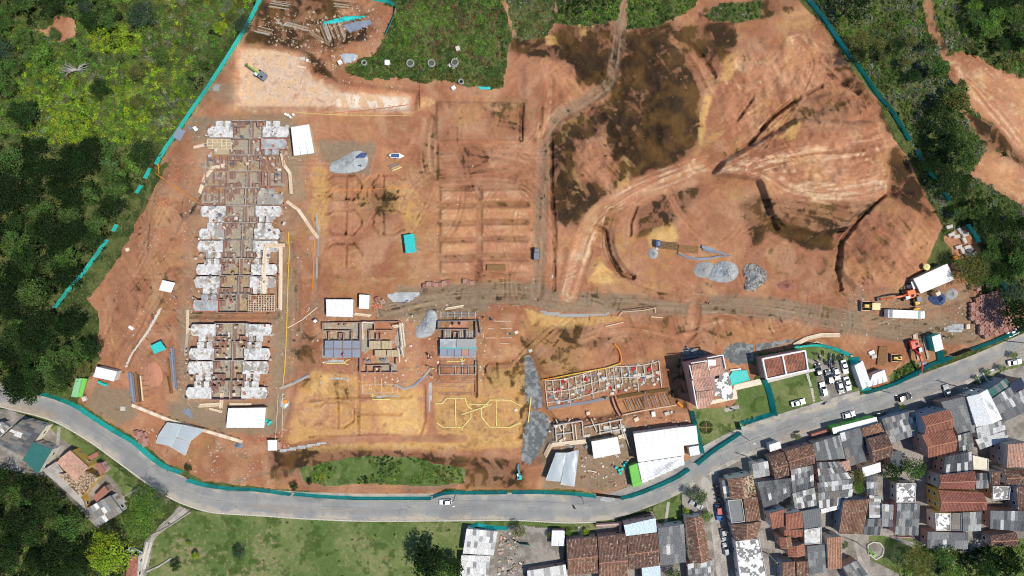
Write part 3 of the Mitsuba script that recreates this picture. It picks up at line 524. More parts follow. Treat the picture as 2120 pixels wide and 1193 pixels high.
def offset(line, d):
    q = np.asarray(line, float); t = np.gradient(q, axis=0); t /= np.linalg.norm(t, axis=1, keepdims=True)
    return q + np.stack([-t[:, 1], t[:, 0]], 1) * np.broadcast_to(d, (len(q),))[:, None]
lowk = RDL[(RDL[:, 0] > -20) & (RDL[:, 0] < 1235)]
struct('kerb', offset(lowk, np.interp(lowk[:, 0], [0, 300, 700, 1250], [24.5, 26, 29, 29.5])), 2.4, 'kerb_grey', z=0.13, thick=.3)
rk = RDL[(RDL[:, 0] > 1450) & (RDL[:, 0] < 2200)]
struct('pavement', offset(rk, 26), 9, 'concrete', z=0.12, thick=.3)
struct('pavement', offset(rk[rk[:, 0] < 1790], -27), 9, 'concrete', z=0.12, thick=.3)
st = smooth_line([(1440, 985), (1466, 1015), (1478, 1060), (1488, 1120), (1502, 1260)])
struct('street', st, 25, 'concrete', z=0.03)
struct('path', smooth_line([(1795, 1190), (1775, 1140), (1770, 1110), (1790, 1100), (1840, 1108), (1880, 1125), (1930, 1135), (2010, 1140)]), 8, 'concrete', lift=0.05)
struct('path', smooth_line([(385, 1056), (350, 1085), (318, 1112), (300, 1150), (288, 1240)]), 9, 'concrete', lift=0.05)
struct('path', smooth_line([(1500, 850), (1530, 842)]), 8, 'concrete', lift=0.05)
struct('path', smooth_line([(122, 885), (118, 925), (110, 945)]), 7, 'concrete', lift=0.05)
struct('path', smooth_line([(1384, 1040), (1378, 1085)]), 6, 'path_grey', lift=0.05)
struct('path', smooth_line([(1200, 1090), (1203, 1112)]), 8, 'path_grey', lift=0.05)
# ------------------------------------------------------------------ houses of the village
TILE = dict(brown=(.205, .130, .105), mixed=(.275, .165, .120), orange=(.375, .175, .125), red=(.345, .150, .118), pale=(.58, .365, .285), mottled=(.34, .235, .165), flat=(.46, .265, .18))
def lerp(a, b, t): return a + (b - a) * t
def deck_mesh(A, B, C, D, th=.12):
    n = np.cross(B - A, D - A); n /= np.linalg.norm(n)
    if n[2] < 0: n = -n
    t = np.array([A, B, C, D]); v = np.vstack([t - n * (th + .03), t - n * .03])
    f = np.array([[0, 1, 2, 3], [4, 5, 6, 7], [0, 1, 5, 4], [1, 2, 6, 5], [2, 3, 7, 6], [3, 0, 4, 7]])
    m = trimesh.Trimesh(v, np.vstack([f[:, [0, 1, 2]], f[:, [0, 2, 3]]]), process=False); trimesh.repair.fix_normals(m)
    return m, n
def tile_mesh(A, B, C, D, pal, rng, pitch=.42, course=.52):
    """rows of barrel tiles on the slope A B (eave) - C D (ridge: C above B)"""
    n = np.cross(B - A, D - A); n /= np.linalg.norm(n); n = n if n[2] > 0 else -n
    nu = max(2, int(np.linalg.norm(B - A) / pitch)); nv = max(2, int(np.linalg.norm(D - A) / course))
    base = np.array(TILE[pal]); vs, cs = [], []
    i, j = np.meshgrid(np.arange(nu), np.arange(nv), indexing='ij'); i, j = i.ravel(), j.ravel()
    def at(u, v):
        u, v = u[:, None] / nu, v[:, None] / nv
        return (A * (1 - u) + B * u) * (1 - v) + (D * (1 - u) + C * u) * v
    for du, up in ((.0, 0), (.28, .13), (.62, .13), (.90, 0), (1.0, -.01)):
        vs += [at(i + du, j + 0.) + n * (up + .07), at(i + du, j + 1.0) + n * (up + .01)]
    v = np.stack(vs, 1).reshape(-1, 3)
    k = np.arange(len(i))[:, None] * 10
    f = np.concatenate([np.stack([k[:, 0] + 2 * q, k[:, 0] + 2 * q + 2, k[:, 0] + 2 * q + 3, k[:, 0] + 2 * q + 1], 1) for q in range(4)])
    if np.dot(np.cross(v[f[0, 1]] - v[f[0, 0]], v[f[0, 3]] - v[f[0, 0]]), n) < 0: f = f[:, ::-1]
    big = rng.normal(size=(nu // 6 + 2, nv // 6 + 2))[i // 6, j // 6]
    spread = .42 if pal == 'mottled' else .20 if pal in ('brown', 'mixed') else .10
    c = base * (1 + spread * rng.normal(size=(len(i), 1)).clip(-1.6, 2.2) + .07 * big[:, None]) * (1 + .04 * rng.normal(size=(len(i), 3)))
    if pal == 'mottled': c = np.where(rng.random((len(i), 1)) < .35, [.55, .47, .36], c * .8)
    if pal in ('mixed', 'brown'): c = np.where(rng.random((len(i), 1)) < .06, [.42, .33, .26], c)
    c = np.repeat(c.clip(.02, .8), 10, 0)
    c = c * np.tile(np.repeat([.60, 1, 1, .60, .38], 2), len(i))[:, None] ** .5      # tile sides and channels are darker than the crests
    return v, f, c
RIB = MB()
for k in range(8):
    x0 = k / 8 - .5
    RIB.add([[x0 + dx, y, z] for y in (-.5, .5) for dx, z in ((0, 0), (.03, 1), (.06, 1), (.09, 0), (.125, 0))], [[0, 1, 6, 5], [1, 2, 7, 6], [2, 3, 8, 7], [3, 4, 9, 8]])
RIBPLY = mikit.ply(RIB.mesh(), 'white', uv=np.stack([RIB.mesh()[0][:, 0], RIB.mesh()[0][:, 1]], 1))
FCM = ['fc0', 'fc1', 'fc1', 'fc2', 'fc3', 'fc6', 'fc4']
def cover(roof, A, B, C, D, kind, pal, rng):
    """the covering of one slope"""
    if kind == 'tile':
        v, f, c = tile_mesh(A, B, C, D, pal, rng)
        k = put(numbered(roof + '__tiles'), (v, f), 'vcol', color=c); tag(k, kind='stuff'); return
    n = np.cross(B - A, D - A); n /= np.linalg.norm(n); n = n if n[2] > 0 else -n
    L, W = np.linalg.norm(B - A), np.linalg.norm(D - A)
    if kind == 'sheet':
        nu = max(1, round(L / 1.9))
        for i in range(nu):
            a, b, c, d = lerp(A, B, i / nu), lerp(A, B, (i + 1) / nu), lerp(D, C, (i + 1) / nu), lerp(D, C, i / nu)
            M = np.stack([(b - a + c - d) / 2, (d - a + c - b) / 2, n * .035], 1)
            part(roof, 'sheet', RIBPLY, pal if isinstance(pal, str) else pal[i % len(pal)], tw=M4(M, (a + b + c + d) / 4 + n * .01 * (i % 2)))
        return
    if kind == 'panels':
        pw, ph, mats, whites = pal
        nv = max(1, round(W / ph)); nu = max(1, round(L / pw))
        for j in range(nv):
            off = rng.uniform(-.25, .25)
            for i in range(nu):
                u0, u1 = np.clip([(i + off) / nu, (i + 1 + off) / nu], 0, 1); u1 = 1 if i == nu - 1 else u1; u0 = 0 if i == 0 else u0
                v0, v1 = j / nv, min(1, (j + 1.0) / nv + rng.uniform(.01, .05))
                q = lambda u, v: lerp(lerp(A, B, u), lerp(D, C, u), v)
                a, b, c, d = q(u0, v0), q(u1, v0), q(u1, v1), q(u0, v1)
                M = np.stack([(b - a + c - d) / 2 * rng.uniform(.97, 1.03), (d - a + c - b) / 2 * rng.uniform(.98, 1.04), n * .06], 1) 
                w = 'fc5' if rng.random() < whites else mats[int(rng.integers(len(mats)))]
                M = rotm(n, rng.normal() * .012) @ M
                part(roof, 'panel', RIBPLY, w, tw=M4(M, (a + b + c + d) / 4 + n * (.01 + .02 * ((i + j) % 2) + .012 * (nv - j) / nv + rng.uniform(0, .01))))
        # weights, boards and a few loose things lie on such roofs
NH = [0]
def house(label, corners, h, kind, pal, ridge=None, rise=1.3, wall='brick_wall', cat='house', group=None, overhang=.3, parapet=.0, name='house', windows=True, drop=None, z0=None):
    """corners: the roof outline (plan units) from the upper left one clockwise. ridge: None = one slope or flat, 0 = along the upper edge, 1 = along the left edge"""
    NH[0] += 1; h = h * .86 if NH[0] > 12 and h > 4 else h; rng = np.random.default_rng(100 + NH[0])
    q = np.reshape(corners, (-1, 2)).astype(float)
    if kind == 'panels' and q[:, 0].min() > 1400: q = q.mean(0) + (q - q.mean(0)) * 1.06
    if wall == 'brick_wall' and NH[0] > 12: wall = ['brick_wall', 'plaster', 'brick_wall', 'concrete', 'blue_grey', 'brick_wall', 'cream'][NH[0] * 5 % 7]
    g = G(*q.mean(0)); zg = g[2] if z0 is None else z0; zr = zg + h
    t = thing(name, label, cat, group)
    R = [P(a, b, zr) for a, b in q]
    ctr = np.mean(R, 0)
    base = [ctr + (r - ctr) * (1 - 2 * overhang / max(np.linalg.norm(r - ctr) * 2, 1)) for r in R]
    wz = zr - .16 - (0 if ridge is not None else 0)
    bt = MB()
    n = len(base)
    if kind == 'slab': top = [wz] * n
    elif ridge is None: top = [wz - .02 + (drop or .5) * (0 if i >= 2 else 1) for i in range(n)]
    else: top = [wz] * n
    v = np.vstack([[[b[0], b[1], zg - .6] for b in base], [[b[0], b[1], tz] for b, tz in zip(base, top)]])
    f = [[i, (i + 1) % n, n + (i + 1) % n, n + i] for i in range(n)]
    ok = np.cross(v[1] - v[0], v[n] - v[0]) @ (v[0] - ctr * [1, 1, 0] - [0, 0, v[0][2]])
    bt.add(v, np.array(f) if ok > 0 else np.array(f)[:, ::-1])
    if ridge is not None:
        a, b = ((0, 3), (1, 2)) if ridge == 0 else ((0, 1), (3, 2))
        for (i, j) in (a, b):
            m = (base[i] + base[j]) / 2
            bt.add([[base[i][0], base[i][1], wz], [base[j][0], base[j][1], wz], [m[0], m[1], wz + rise - .12]], [[0, 1, 2]])
    bt.part(t, 'wall', wall)
    roofs = []
    if kind == 'slab':
        roof = part(t, 'roof', prism([r[:2] for r in R], zr - .2, zr), pal)
        if parapet:
            pm = MB()
            for i in range(n):
                a, b = R[i], R[(i + 1) % n]
                e = (b - a) / np.linalg.norm(b - a) * .0
                ai, bi = a + (ctr - a) / np.linalg.norm(ctr - a) * .14, b + (ctr - b) / np.linalg.norm(ctr - b) * .14
                pm.beam([ai[0], ai[1], zr + parapet / 2 - .02], [bi[0], bi[1], zr + parapet / 2 - .02], .16, parapet + .04 + .003 * i)
            pm.part(roof, 'parapet', wall if wall != 'brick_wall' else 'plaster')
    else:
        if ridge is None:
            d = drop or .5
            slopes = [(R[3], R[2], R[1] + [0, 0, d], R[0] + [0, 0, d])]
        elif ridge == 0:
            r0, r1 = (R[0] + R[3]) / 2 + [0, 0, rise], (R[1] + R[2]) / 2 + [0, 0, rise]
            slopes = [(R[1], R[0], r0, r1), (R[3], R[2], r1, r0)]
        else:
            r0, r1 = (R[0] + R[1]) / 2 + [0, 0, rise], (R[3] + R[2]) / 2 + [0, 0, rise]
            slopes = [(R[0], R[3], r1, r0), (R[2], R[1], r0, r1)]
        for k, s in enumerate(slopes):
            s = [np.asarray(p, float) for p in s]
            dm, nn = deck_mesh(*s)
            roof = part(t, 'roof', dm, 'timber_dark' if kind == 'tile' else 'fc0')
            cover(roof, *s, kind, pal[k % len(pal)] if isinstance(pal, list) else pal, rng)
        if ridge is not None and kind == 'tile':
            m = MB(); m.tube([r0 + [0, 0, .06], r1 + [0, 0, .06]], .13, 8); m.part(t, 'ridge_cap', 'clay')
    if windows and h > 2.2:
        door = False
        for i in range(n):
            a, b = base[i], base[(i + 1) % n]
            L = np.linalg.norm((b - a)[:2]); e = (b - a) / L; out = np.array([e[1], -e[0], 0])
            mid = (a + b) / 2
            if out @ (mid - ctr) < 0: out = -out
            if L < 2.4 or out @ (-mid) < 0: continue
            rot = math.atan2(e[1], e[0])
            for fl in range(max(1, int(h // 2.7))):
                zc = zg + 1.6 + 2.7 * fl
                if zc + .7 > zr - .2: break
                for s in ((-.25, .25) if L > 5 else (0,)):
                    c = mid + e * L * s + out * .02; c[2] = zc
                    if fl == 0 and not door:
                        dk = box_part(t, 'door', [c[0], c[1], zg + 1.0], [.95, .10, 2.05], rot, 'timber_dark'); door = True
                        box_part(dk, 'handle', [c[0] + out[0] * .09 + e[0] * .35, c[1] + out[1] * .09 + e[1] * .35, zg + 1.0], [.12, .06, .05], rot, 'lamp'); continue
                    w = box_part(t, 'window', c, [1.15, .09, 1.05], rot, 'white')
                    box_part(w, 'pane', c + out * .02, [1.0, .09, .9], rot, 'glass_dark')
    return t, R, zr

GP = (1.0, 2.1, FCM + ['fc2', 'fc4'], .12)                # grey patched corrugated sheets
GD = (1.0, 2.3, ['fc0', 'fc0', 'fc1', 'fc3'], .02); GL = (1.0, 1.8, ['fc2', 'fc4', 'fc4', 'fc1', 'fc2', 'fc6', 'fc0'], .24); GW_ = (1.0, 1.8, ['fc4', 'fc5', 'fc5', 'white', 'fc2'], .3)
H = house
H('white patched sheet metal shack beside the meadow, upper half', (966, 1094, 1030, 1100, 1022, 1150, 958, 1146), 3.2, 'panels', GW_, drop=.3, wall='plaster')
H('low white and grey patched shack at the bottom edge beside the meadow', (955, 1149, 1015, 1150, 1010, 1205, 951, 1203), 2.8, 'panels', GW_, drop=.3, wall='plaster')
H('reddish white striped shed roof at the bottom edge of the dirt yard', (1091, 1181, 1171, 1168, 1178, 1212, 1094, 1214), 2.7, 'panels', (1.0, 2.6, ['fc4', 'fc5', 'brick_pale', 'fc4', 'white'], .25), drop=.4)
H('brown tile roof house at the left end of the roadside row', (1172, 1118, 1235, 1111, 1238, 1186, 1176, 1192), 3.6, 'tile', ['brown', 'mixed'], ridge=0)
H('brown tile roof house second from the left in the roadside row', (1237, 1112, 1296, 1105, 1300, 1208, 1241, 1212), 3.8, 'tile', ['brown', 'mixed'], ridge=0, rise=1.6)
H('brown tile roof house below the pale blue flat roof', (1297, 1111, 1361, 1103, 1364, 1171, 1301, 1179), 3.8, 'tile', ['brown', 'brown'], ridge=0)
H('pale blue flat sheet roof facing the road', (1291, 1087, 1357, 1072, 1360, 1102, 1296, 1110), 4.2, 'sheet', 'pale_blue', drop=.3, wall='pink')
H('pale blue flat roof at the bottom edge below the brown tiles', (1328, 1174, 1366, 1170, 1369, 1214, 1331, 1216), 3.6, 'sheet', 'pale_blue', drop=.3)
H('mid grey corrugated roof house between tiles and hipped roof', (1361, 1092, 1415, 1084, 1420, 1164, 1367, 1171), 3.6, 'panels', (1.1, 2.6, ['fc1', 'fc1', 'fc2'], .02), drop=.6, wall='plaster')
H('brown tile roof house at the street corner', (1419, 1070, 1452, 1068, 1471, 1160, 1430, 1166), 3.8, 'tile', ['brown', 'mixed'], ridge=1, wall='cream')
H('silver lean-to roof beside the dirt yard', (1143, 1098, 1168, 1098, 1170, 1131, 1141, 1130), 2.4, 'sheet', 'white_sheet', drop=.2, name='shed', cat='shed')
H('grey and silver patched roof below the corner tile house', (1424, 1168, 1474, 1160, 1478, 1212, 1428, 1214), 3.2, 'panels', GL, drop=.4)
H('half mottled tile roof house at the top of the narrow street', (1506, 992, 1557, 982, 1566, 1026, 1512, 1033), 6.0, 'tile', ['mixed', 'mottled'], ridge=1, wall='cream')
H('terrace house with a roof of green artificial turf', (1506, 1035, 1535, 1033, 1542, 1080, 1514, 1083), 5.6, 'slab', 'fc1', parapet=.35, wall='plaster')
H('single slope orange tile roof beside the green turf terrace', (1537, 1029, 1566, 1027, 1575, 1076, 1544, 1081), 6.0, 'tile', 'mixed', drop=.7)
H('brown tile roof house below the green turf terrace', (1514, 1086, 1576, 1079, 1566, 1114, 1521, 1117), 5.8, 'tile', ['brown', 'mixed'], ridge=1, rise=1.0)
H('white stained concrete slab roof at the bottom of the narrow street', (1522, 1120, 1571, 1114, 1590, 1208, 1533, 1212), 5.2, 'slab', 'stained_white', parapet=.3, wall='plaster')
H('small white and grey slab roof facing the road corner', (1557, 961, 1588, 955, 1593, 984, 1561, 990), 4.0, 'panels', (1.5, 2.2, ['fc4', 'fc5', 'fc2'], .2), drop=.2, wall='plaster')
H('dark grey corrugated roof left of the patched roofs', (1568, 998, 1634, 990, 1638, 1024, 1584, 1056), 4.2, 'panels', GD, drop=.7)
H('brown tile roof house at the left end of the upper row', (1590, 946, 1622, 936, 1634, 984, 1604, 992), 4.8, 'tile', ['brown', 'brown'], ridge=0)
H('brown tile roof house second in the upper row', (1624, 936, 1681, 919, 1687, 959, 1635, 974), 4.8, 'tile', ['mixed', 'brown'], ridge=0)
H('patched grey roof just below the brown tile pair', (1637, 973, 1681, 964, 1684, 1006, 1642, 1020), 4.0, 'panels', GP, drop=.4)
H('pale grey corrugated roof with white strips in the upper row', (1683, 918, 1737, 901, 1752, 948, 1691, 953), 4.5, 'panels', (1.0, 2.4, ['fc2', 'fc1', 'fc4', 'fc1'], .12), drop=.6)
H('smooth dark grey corrugated roof below the long white strip roof', (1738, 898, 1780, 886, 1793, 953, 1757, 964), 4.7, 'panels', (1.1, 2.6, ['fc1', 'fc1', 'fc0', 'fc6'], .02), drop=.6)
H('long white strip roof along the road', (1722, 886, 1814, 863, 1817, 874, 1725, 899), 4.4, 'sheet', 'white', drop=.15, wall='green')
H('front slope of orange brown tiles beside the white strip roof', (1781, 886, 1821, 874, 1831, 894, 1788, 907), 5.2, 'tile', 'mixed', drop=.5)
H('tall house with brown tile roof and white patched hole', (1795, 909, 1837, 898, 1848, 944, 1806, 957), 7.0, 'tile', ['brown', 'brown'], ridge=0)
H('tiny orange tile roof between patched grey roofs', (1737, 956, 1756, 952, 1762, 973, 1741, 978), 4.4, 'tile', 'pale', drop=.4)
H('large grey and white patchwork roof in the middle of the village', (1691, 958, 1735, 956, 1760, 990, 1697, 998), 4.0, 'panels', GP, drop=.4)
H('white and silver patchwork roof above the white edged one', (1693, 1000, 1763, 992, 1762, 1012, 1696, 1020), 3.9, 'panels', GL, drop=.2)
H('grey patchwork roof edged with white sheets', (1694, 1021, 1764, 1013, 1758, 1042, 1698, 1052), 3.8, 'panels', (1.0, 2.0, FCM, .22), drop=.3)
H('clean white sheet roof with a yellow stain', (1784, 968, 1822, 957, 1824, 977, 1788, 988), 4.6, 'sheet', 'white', drop=.2)
H('grey and white patchwork roof left of the orange tile house', (1826, 868, 1890, 851, 1901, 898, 1842, 917), 4.6, 'panels', GL, drop=.4)
H('tall house with bright orange tile roof and front balcony', (1907, 863, 1965, 847, 1972, 886, 1914, 900), 9.0, 'tile', ['orange', 'orange'], ridge=0, wall='blue_grey', overhang=.15)
H('bright orange tile roof with two skylights, lower of the pair', (1908, 901, 1972, 889, 1979, 933, 1921, 948), 8.0, 'tile', ['orange', 'orange'], ridge=0, overhang=.15)
H('smooth grey corrugated roof left of the white gable roof', (1947, 834, 1999, 821, 2020, 892, 1986, 903), 5.0, 'panels', (1.1, 2.8, ['fc1', 'fc1', 'fc2'], .02), drop=.7)
H('large white metal gable roof with dark skylights', (2001, 822, 2044, 806, 2075, 868, 2021, 884), 6.6, 'sheet', 'white_sheet', ridge=1, rise=1.2, wall='plaster')
H('ragged white and grey roof below the white gable roof', (2021, 886, 2076, 870, 2080, 890, 2026, 908), 5.2, 'panels', GW_, drop=.2)
H('grey corrugated roof at the right edge beside the white gable roof', (2052, 826, 2092, 800, 2126, 850, 2078, 872), 5.6, 'panels', (1.1, 2.4, ['fc1', 'fc2', 'fc0'], .08), drop=.6)
H('green tinted corrugated roof above the white gable roof', (2036, 812, 2080, 784, 2092, 799, 2050, 825), 5.8, 'panels', (1.1, 2.0, ['fc1', 'teal_roof', 'fc2'], 0), drop=.3)
H('dark roof of blue black panels at the right edge', (2090, 796, 2112, 782, 2122, 800, 2100, 812), 6.2, 'panels', (1.6, 2.2, ['solar'], 0), drop=.3)
H('white and grey terrace roof at the right edge', (2104, 814, 2124, 804, 2136, 840, 2116, 852), 5.6, 'panels', GL, drop=.2)
H('white scrap covered roof right below the ragged one', (2020, 910, 2082, 892, 2086, 910, 2030, 930), 4.6, 'panels', GW_, drop=.2)
H('orange tile house with tall brick side wall at the right edge', (2082, 919, 2128, 915, 2128, 966, 2084, 968), 8.5, 'tile', 'pale', drop=.8)
H('brown tile roof house below the pale tile house on the right edge', (2076, 973, 2128, 970, 2128, 1002, 2079, 1003), 6.5, 'tile', ['brown', 'brown'], ridge=0)
H('small brown tile roof left of the brown tile house on the right edge', (2049, 976, 2069, 975, 2070, 1003, 2053, 1004), 6.0, 'tile', 'brown', drop=.5)
H('brown tile house at the right edge above the grey roof', (2100, 1006, 2130, 1006, 2130, 1056, 2107, 1057), 6.5, 'tile', 'brown', drop=.7)
H('rough white washed terrace beside the right edge tile house', (2054, 1006, 2091, 1006, 2088, 1034, 2053, 1036), 5.0, 'slab', 'stained_white', parapet=.4)
H('dark grey patched roof with white strips above the red tiles', (1956, 946, 2008, 936, 2012, 974, 1953, 981), 6.4, 'panels', (1.2, 2.4, ['fc0', 'fc3', 'fc0'], .16), drop=.4)
H('beige concrete terrace right of the dark patched roof', (2012, 942, 2046, 950, 2046, 974, 2014, 972), 5.4, 'slab', 'cream', parapet=.3)
H('brick red tile roof with a pale ridge, upper of two', (1944, 984, 2018, 976, 2016, 1013, 1942, 1011), 7.5, 'tile', ['red', 'red'], ridge=0, rise=1.0)
H('largest brick red tile roof with small skylights', (1942, 1015, 2035, 1020, 2042, 1056, 1945, 1059), 7.6, 'tile', ['red', 'red'], ridge=0, rise=1.2, wall='ochre_paint')
H('stained black and white flat roof below the red tiles', (1935, 1062, 1968, 1062, 1968, 1098, 1937, 1099), 5.4, 'slab', 'stained_white', parapet=.3)
H('narrow cluttered flat roof in the middle of the flat roof row', (1971, 1062, 1990, 1062, 1990, 1098, 1970, 1098), 5.2, 'slab', 'paving', parapet=.3)
H('grey flat roof with a white awning, right end of the flat roof row', (1993, 1062, 2030, 1060, 2030, 1098, 1994, 1099), 5.6, 'panels', (1.8, 2.2, ['fc0', 'fc1', 'fc4'], .22), drop=.2)
H('long smooth grey double roof at the lower edge of the village', (1921, 1101, 2001, 1103, 2001, 1136, 1921, 1133), 4.4, 'panels', (1.2, 2.6, ['fc1', 'fc1', 'fc2'], .02), drop=.4)
H('wide grey patched roof at the right edge above the last tile roof', (2050, 1058, 2126, 1058, 2126, 1100, 2052, 1094), 5.0, 'panels', (1.1, 2.4, ['fc1', 'fc2', 'fc0'], .06), drop=.5)
H('brown tile roof at the lower right end of the village', (2048, 1110, 2104, 1101, 2104, 1132, 2046, 1129), 4.6, 'tile', ['brown', 'brown'], ridge=0, rise=.9)
H('whitewashed flat slab house in the centre of the village', (1855, 1000, 1896, 1000, 1895, 1040, 1855, 1041), 4.4, 'slab', 'stained_white', parapet=.25, wall='plaster')
H('long patched grey roof below the whitewashed slab', (1857, 1043, 1901, 1043, 1900, 1107, 1854, 1105), 4.2, 'panels', (1.0, 2.4, ['fc1', 'fc2', 'fc6', 'fc4', 'fc0'], .03), drop=.6, wall='pink')
H('wide brown tile roof with roof windows near the playground', (1742, 1034, 1795, 1031, 1786, 1106, 1736, 1105), 5.0, 'tile', 'mixed', drop=1.2)
H('white striped narrow patched roof', (1799, 1026, 1822, 1028, 1824, 1072, 1800, 1072), 4.2, 'panels', (1.6, 1.0, ['fc4', 'fc2', 'fc5', 'fc6'], .3), drop=.3)
H('grey patched roof above the round path', (1791, 1075, 1823, 1074, 1821, 1107, 1788, 1106), 3.8, 'panels', GP, drop=.3, wall='pink')
H('small grey patched roof between the narrow roof and the long one', (1825, 1044, 1848, 1046, 1847, 1090, 1826, 1089), 4.0, 'panels', GP, drop=.3)
H('grey roof squeezed above the narrow striped roof', (1793, 986, 1814, 985, 1816, 1024, 1795, 1025), 4.2, 'panels', GP, drop=.3)
H('clean red tile roof at the left of the lower village', (1590, 1061, 1624, 1051, 1627, 1089, 1598, 1095), 6.6, 'tile', 'orange', drop=1.0)
H('clean red tile roof set higher right of its twin', (1624, 1063, 1657, 1056, 1663, 1092, 1627, 1097), 7.4, 'tile', 'orange', drop=1.0)
H('dark curved metal roof beside the red tile pair', (1661, 1059, 1695, 1053, 1700, 1088, 1666, 1094), 5.6, 'panels', (4.5, 3.0, ['fc0', 'fc3'], 0), drop=.3)
H('raw concrete terrace below the dark curved roof', (1664, 1096, 1701, 1091, 1700, 1125, 1665, 1127), 5.0, 'slab', 'slab', parapet=.3)
H('small orange tile roof below the red tile pair', (1622, 1096, 1660, 1095, 1661, 1111, 1623, 1113), 5.4, 'tile', 'orange', drop=.5)
H('hipped orange tile roof next to the alley', (1613, 1112, 1636, 1109, 1640, 1132, 1617, 1137), 5.6, 'tile', ['orange', 'mixed'], ridge=1, rise=.9)
H('orange tile gable below the hipped roof', (1630, 1131, 1664, 1125, 1667, 1150, 1632, 1153), 5.2, 'tile', ['orange', 'orange'], ridge=1, rise=.9)
H('grey corrugated roof beside the flat orange roof', (1670, 1131, 1708, 1127, 1712, 1180, 1676, 1189), 4.6, 'panels', (1.1, 2.6, ['fc1', 'fc1', 'fc2'], .04), drop=.5)
H('flat orange tile roof with a square notch', (1709, 1111, 1741, 1109, 1742, 1177, 1714, 1179), 5.4, 'tile', 'flat', drop=.8)
H('brown tile roof at the bottom edge, left of two', (1618, 1163, 1644, 1161, 1647, 1208, 1620, 1208), 5.0, 'tile', ['mixed'], drop=.5)
H('brown tile roof at the bottom edge, right of two', (1647, 1162, 1671, 1160, 1673, 1208, 1650, 1208), 5.0, 'tile', ['mixed'], drop=.5)
H('grey slanted roof at the bottom edge below the flat orange roof', (1746, 1174, 1773, 1160, 1808, 1206, 1768, 1212), 4.4, 'panels', GP, drop=.4)
H('dark round edged metal roof among the trees', (1842, 936, 1864, 934, 1868, 965, 1845, 969), 4.6, 'panels', (4, 2.4, ['steel_blue', 'fc3'], 0), drop=.2)
H('patched grey roof below the bright orange tile house', (1982, 902, 2009, 894, 2016, 928, 1987, 938), 5.4, 'panels', GP, drop=.4)
H('green and white canopy terrace by the road', (1592, 921, 1614, 914, 1618, 928, 1594, 936), 3.2, 'sheet', 'white', drop=.1, windows=False)
H('grey patched roof with pale scraps beside the alley above the red tile pair', (1641, 1022, 1684, 1010, 1690, 1046, 1647, 1054), 3.9, 'panels', GL, drop=.3)
H('white strip roof at the lower edge of the grey patchwork', (1700, 1054, 1750, 1042, 1752, 1050, 1702, 1063), 3.4, 'panels', (2.2, 1.2, ['white', 'fc5', 'fc4'], .3), drop=.1)
H('grey sheet roof between beige terrace and small brown tile roof', (2021, 980, 2046, 979, 2046, 1010, 2021, 1011), 4.8, 'panels', GP, drop=.3)
H('narrow grey lean-to left of the half mottled tile roof', (1494, 996, 1504, 994, 1511, 1034, 1501, 1036), 4.0, 'panels', (1.4, 2.0, ['fc1', 'fc2'], .05), drop=.2)
# bottom left houses
H('weathered grey corrugated house at the left edge', (-6, 915, 50, 868, 96, 882, 48, 946), 3.6, 'panels', (1.0, 2.4, ['fc0', 'fc1', 'fc3', 'fc6'], .04), drop=.6, wall='cream')
H('small pale corrugated roof cut by the left edge', (-20, 880, 6, 873, 20, 884, -10, 912), 3.2, 'panels', GL, drop=.3, wall='plaster')
H('dark teal ribbed metal roof', (71, 915, 110, 930, 78, 982, 47, 951), 3.8, 'sheet', 'teal_roof', drop=.5, wall='plaster')
H('large pale orange tile roof of the ochre house', (118, 957, 145, 932, 184, 967, 158, 998), 5.0, 'tile', ['pale', 'pale'], ridge=1, rise=.9, wall='ochre_paint')
H('mottled tile wing of the ochre house', (124, 980, 181, 974, 205, 988, 168, 1030), 4.2, 'tile', 'mottled', drop=.8, wall='ochre_paint')
H('raw concrete terrace along the ochre house', (88, 974, 116, 956, 172, 1036, 178, 1056), 3.4, 'slab', 'concrete', wall='ochre_paint')
H('small red painted roof beside the ochre house', (196, 962, 206, 958, 219, 976, 208, 985), 3.2, 'slab', 'brick_red', wall='pink')
H('narrow red roof beside the grey sheet roofed house', (192, 1030, 216, 1006, 224, 1017, 200, 1040), 3.4, 'slab', 'brick_red', wall='brick_wall')
H('grey sheet roofed house at the end of the ochre house', (181, 1052, 230, 1025, 254, 1060, 203, 1090), 3.2, 'panels', (1.2, 2.4, ['fc1', 'fc2', 'fc6'], .04), drop=.4, wall='plaster')
H('small tiled house behind the large yellow green tree', (270, 1150, 288, 1150, 282, 1206, 258, 1206), 3.2, 'tile', 'red', drop=.5, wall='plaster')
# walls, awnings and the bits between the houses
def low_wall(label, pts, h, w, bsdf, cat='wall', name='garden_wall', up=0.0):
    t = thing(name, label, cat)
    for (a, b) in zip(pts[:-1], pts[1:]):
        A, B = G(*a), G(*b); z = (A[2] + B[2]) / 2
        beam_part(t, 'section', [A[0], A[1], A[2] + h / 2 - .1 + up], [B[0], B[1], B[2] + h / 2 - .1 + up], w, h + .2, bsdf)
    return t
low_wall('pink parapet wall of the front terrace by the road', [(1233, 1085), (1283, 1082), (1284, 1104)], 1.6, .5, 'pink')
low_wall('red fence wall beside the pale blue roof', [(1284, 1082), (1348, 1062)], 1.4, .3, 'brick_red')
low_wall('red wall along the road in front of the grey roofs', [(1675, 899), (1718, 886)], 1.8, .7, 'brick_red')
low_wall('pale block wall of the ramp along the terrace garden', [(2022, 800), (2034, 816)], 1.0, .3, 'plaster')
low_wall('white edging of the walled front garden', [(2036, 772), (2056, 764)], .5, .25, 'white'); low_wall('white post edging at the left of the walled front garden', [(2020, 776), (2029, 793)], .5, .25, 'white'); low_wall('slanted white edging crossing the front garden', [(2032, 771), (2044, 790)], .5, .25, 'white'); low_wall('short white edging at the right of the front garden', [(2066, 757), (2073, 771)], .5, .25, 'white')
low_wall('low kerb wall along the driveway', [(318, 1106), (350, 1090), (395, 1060)], .5, .35, 'concrete')
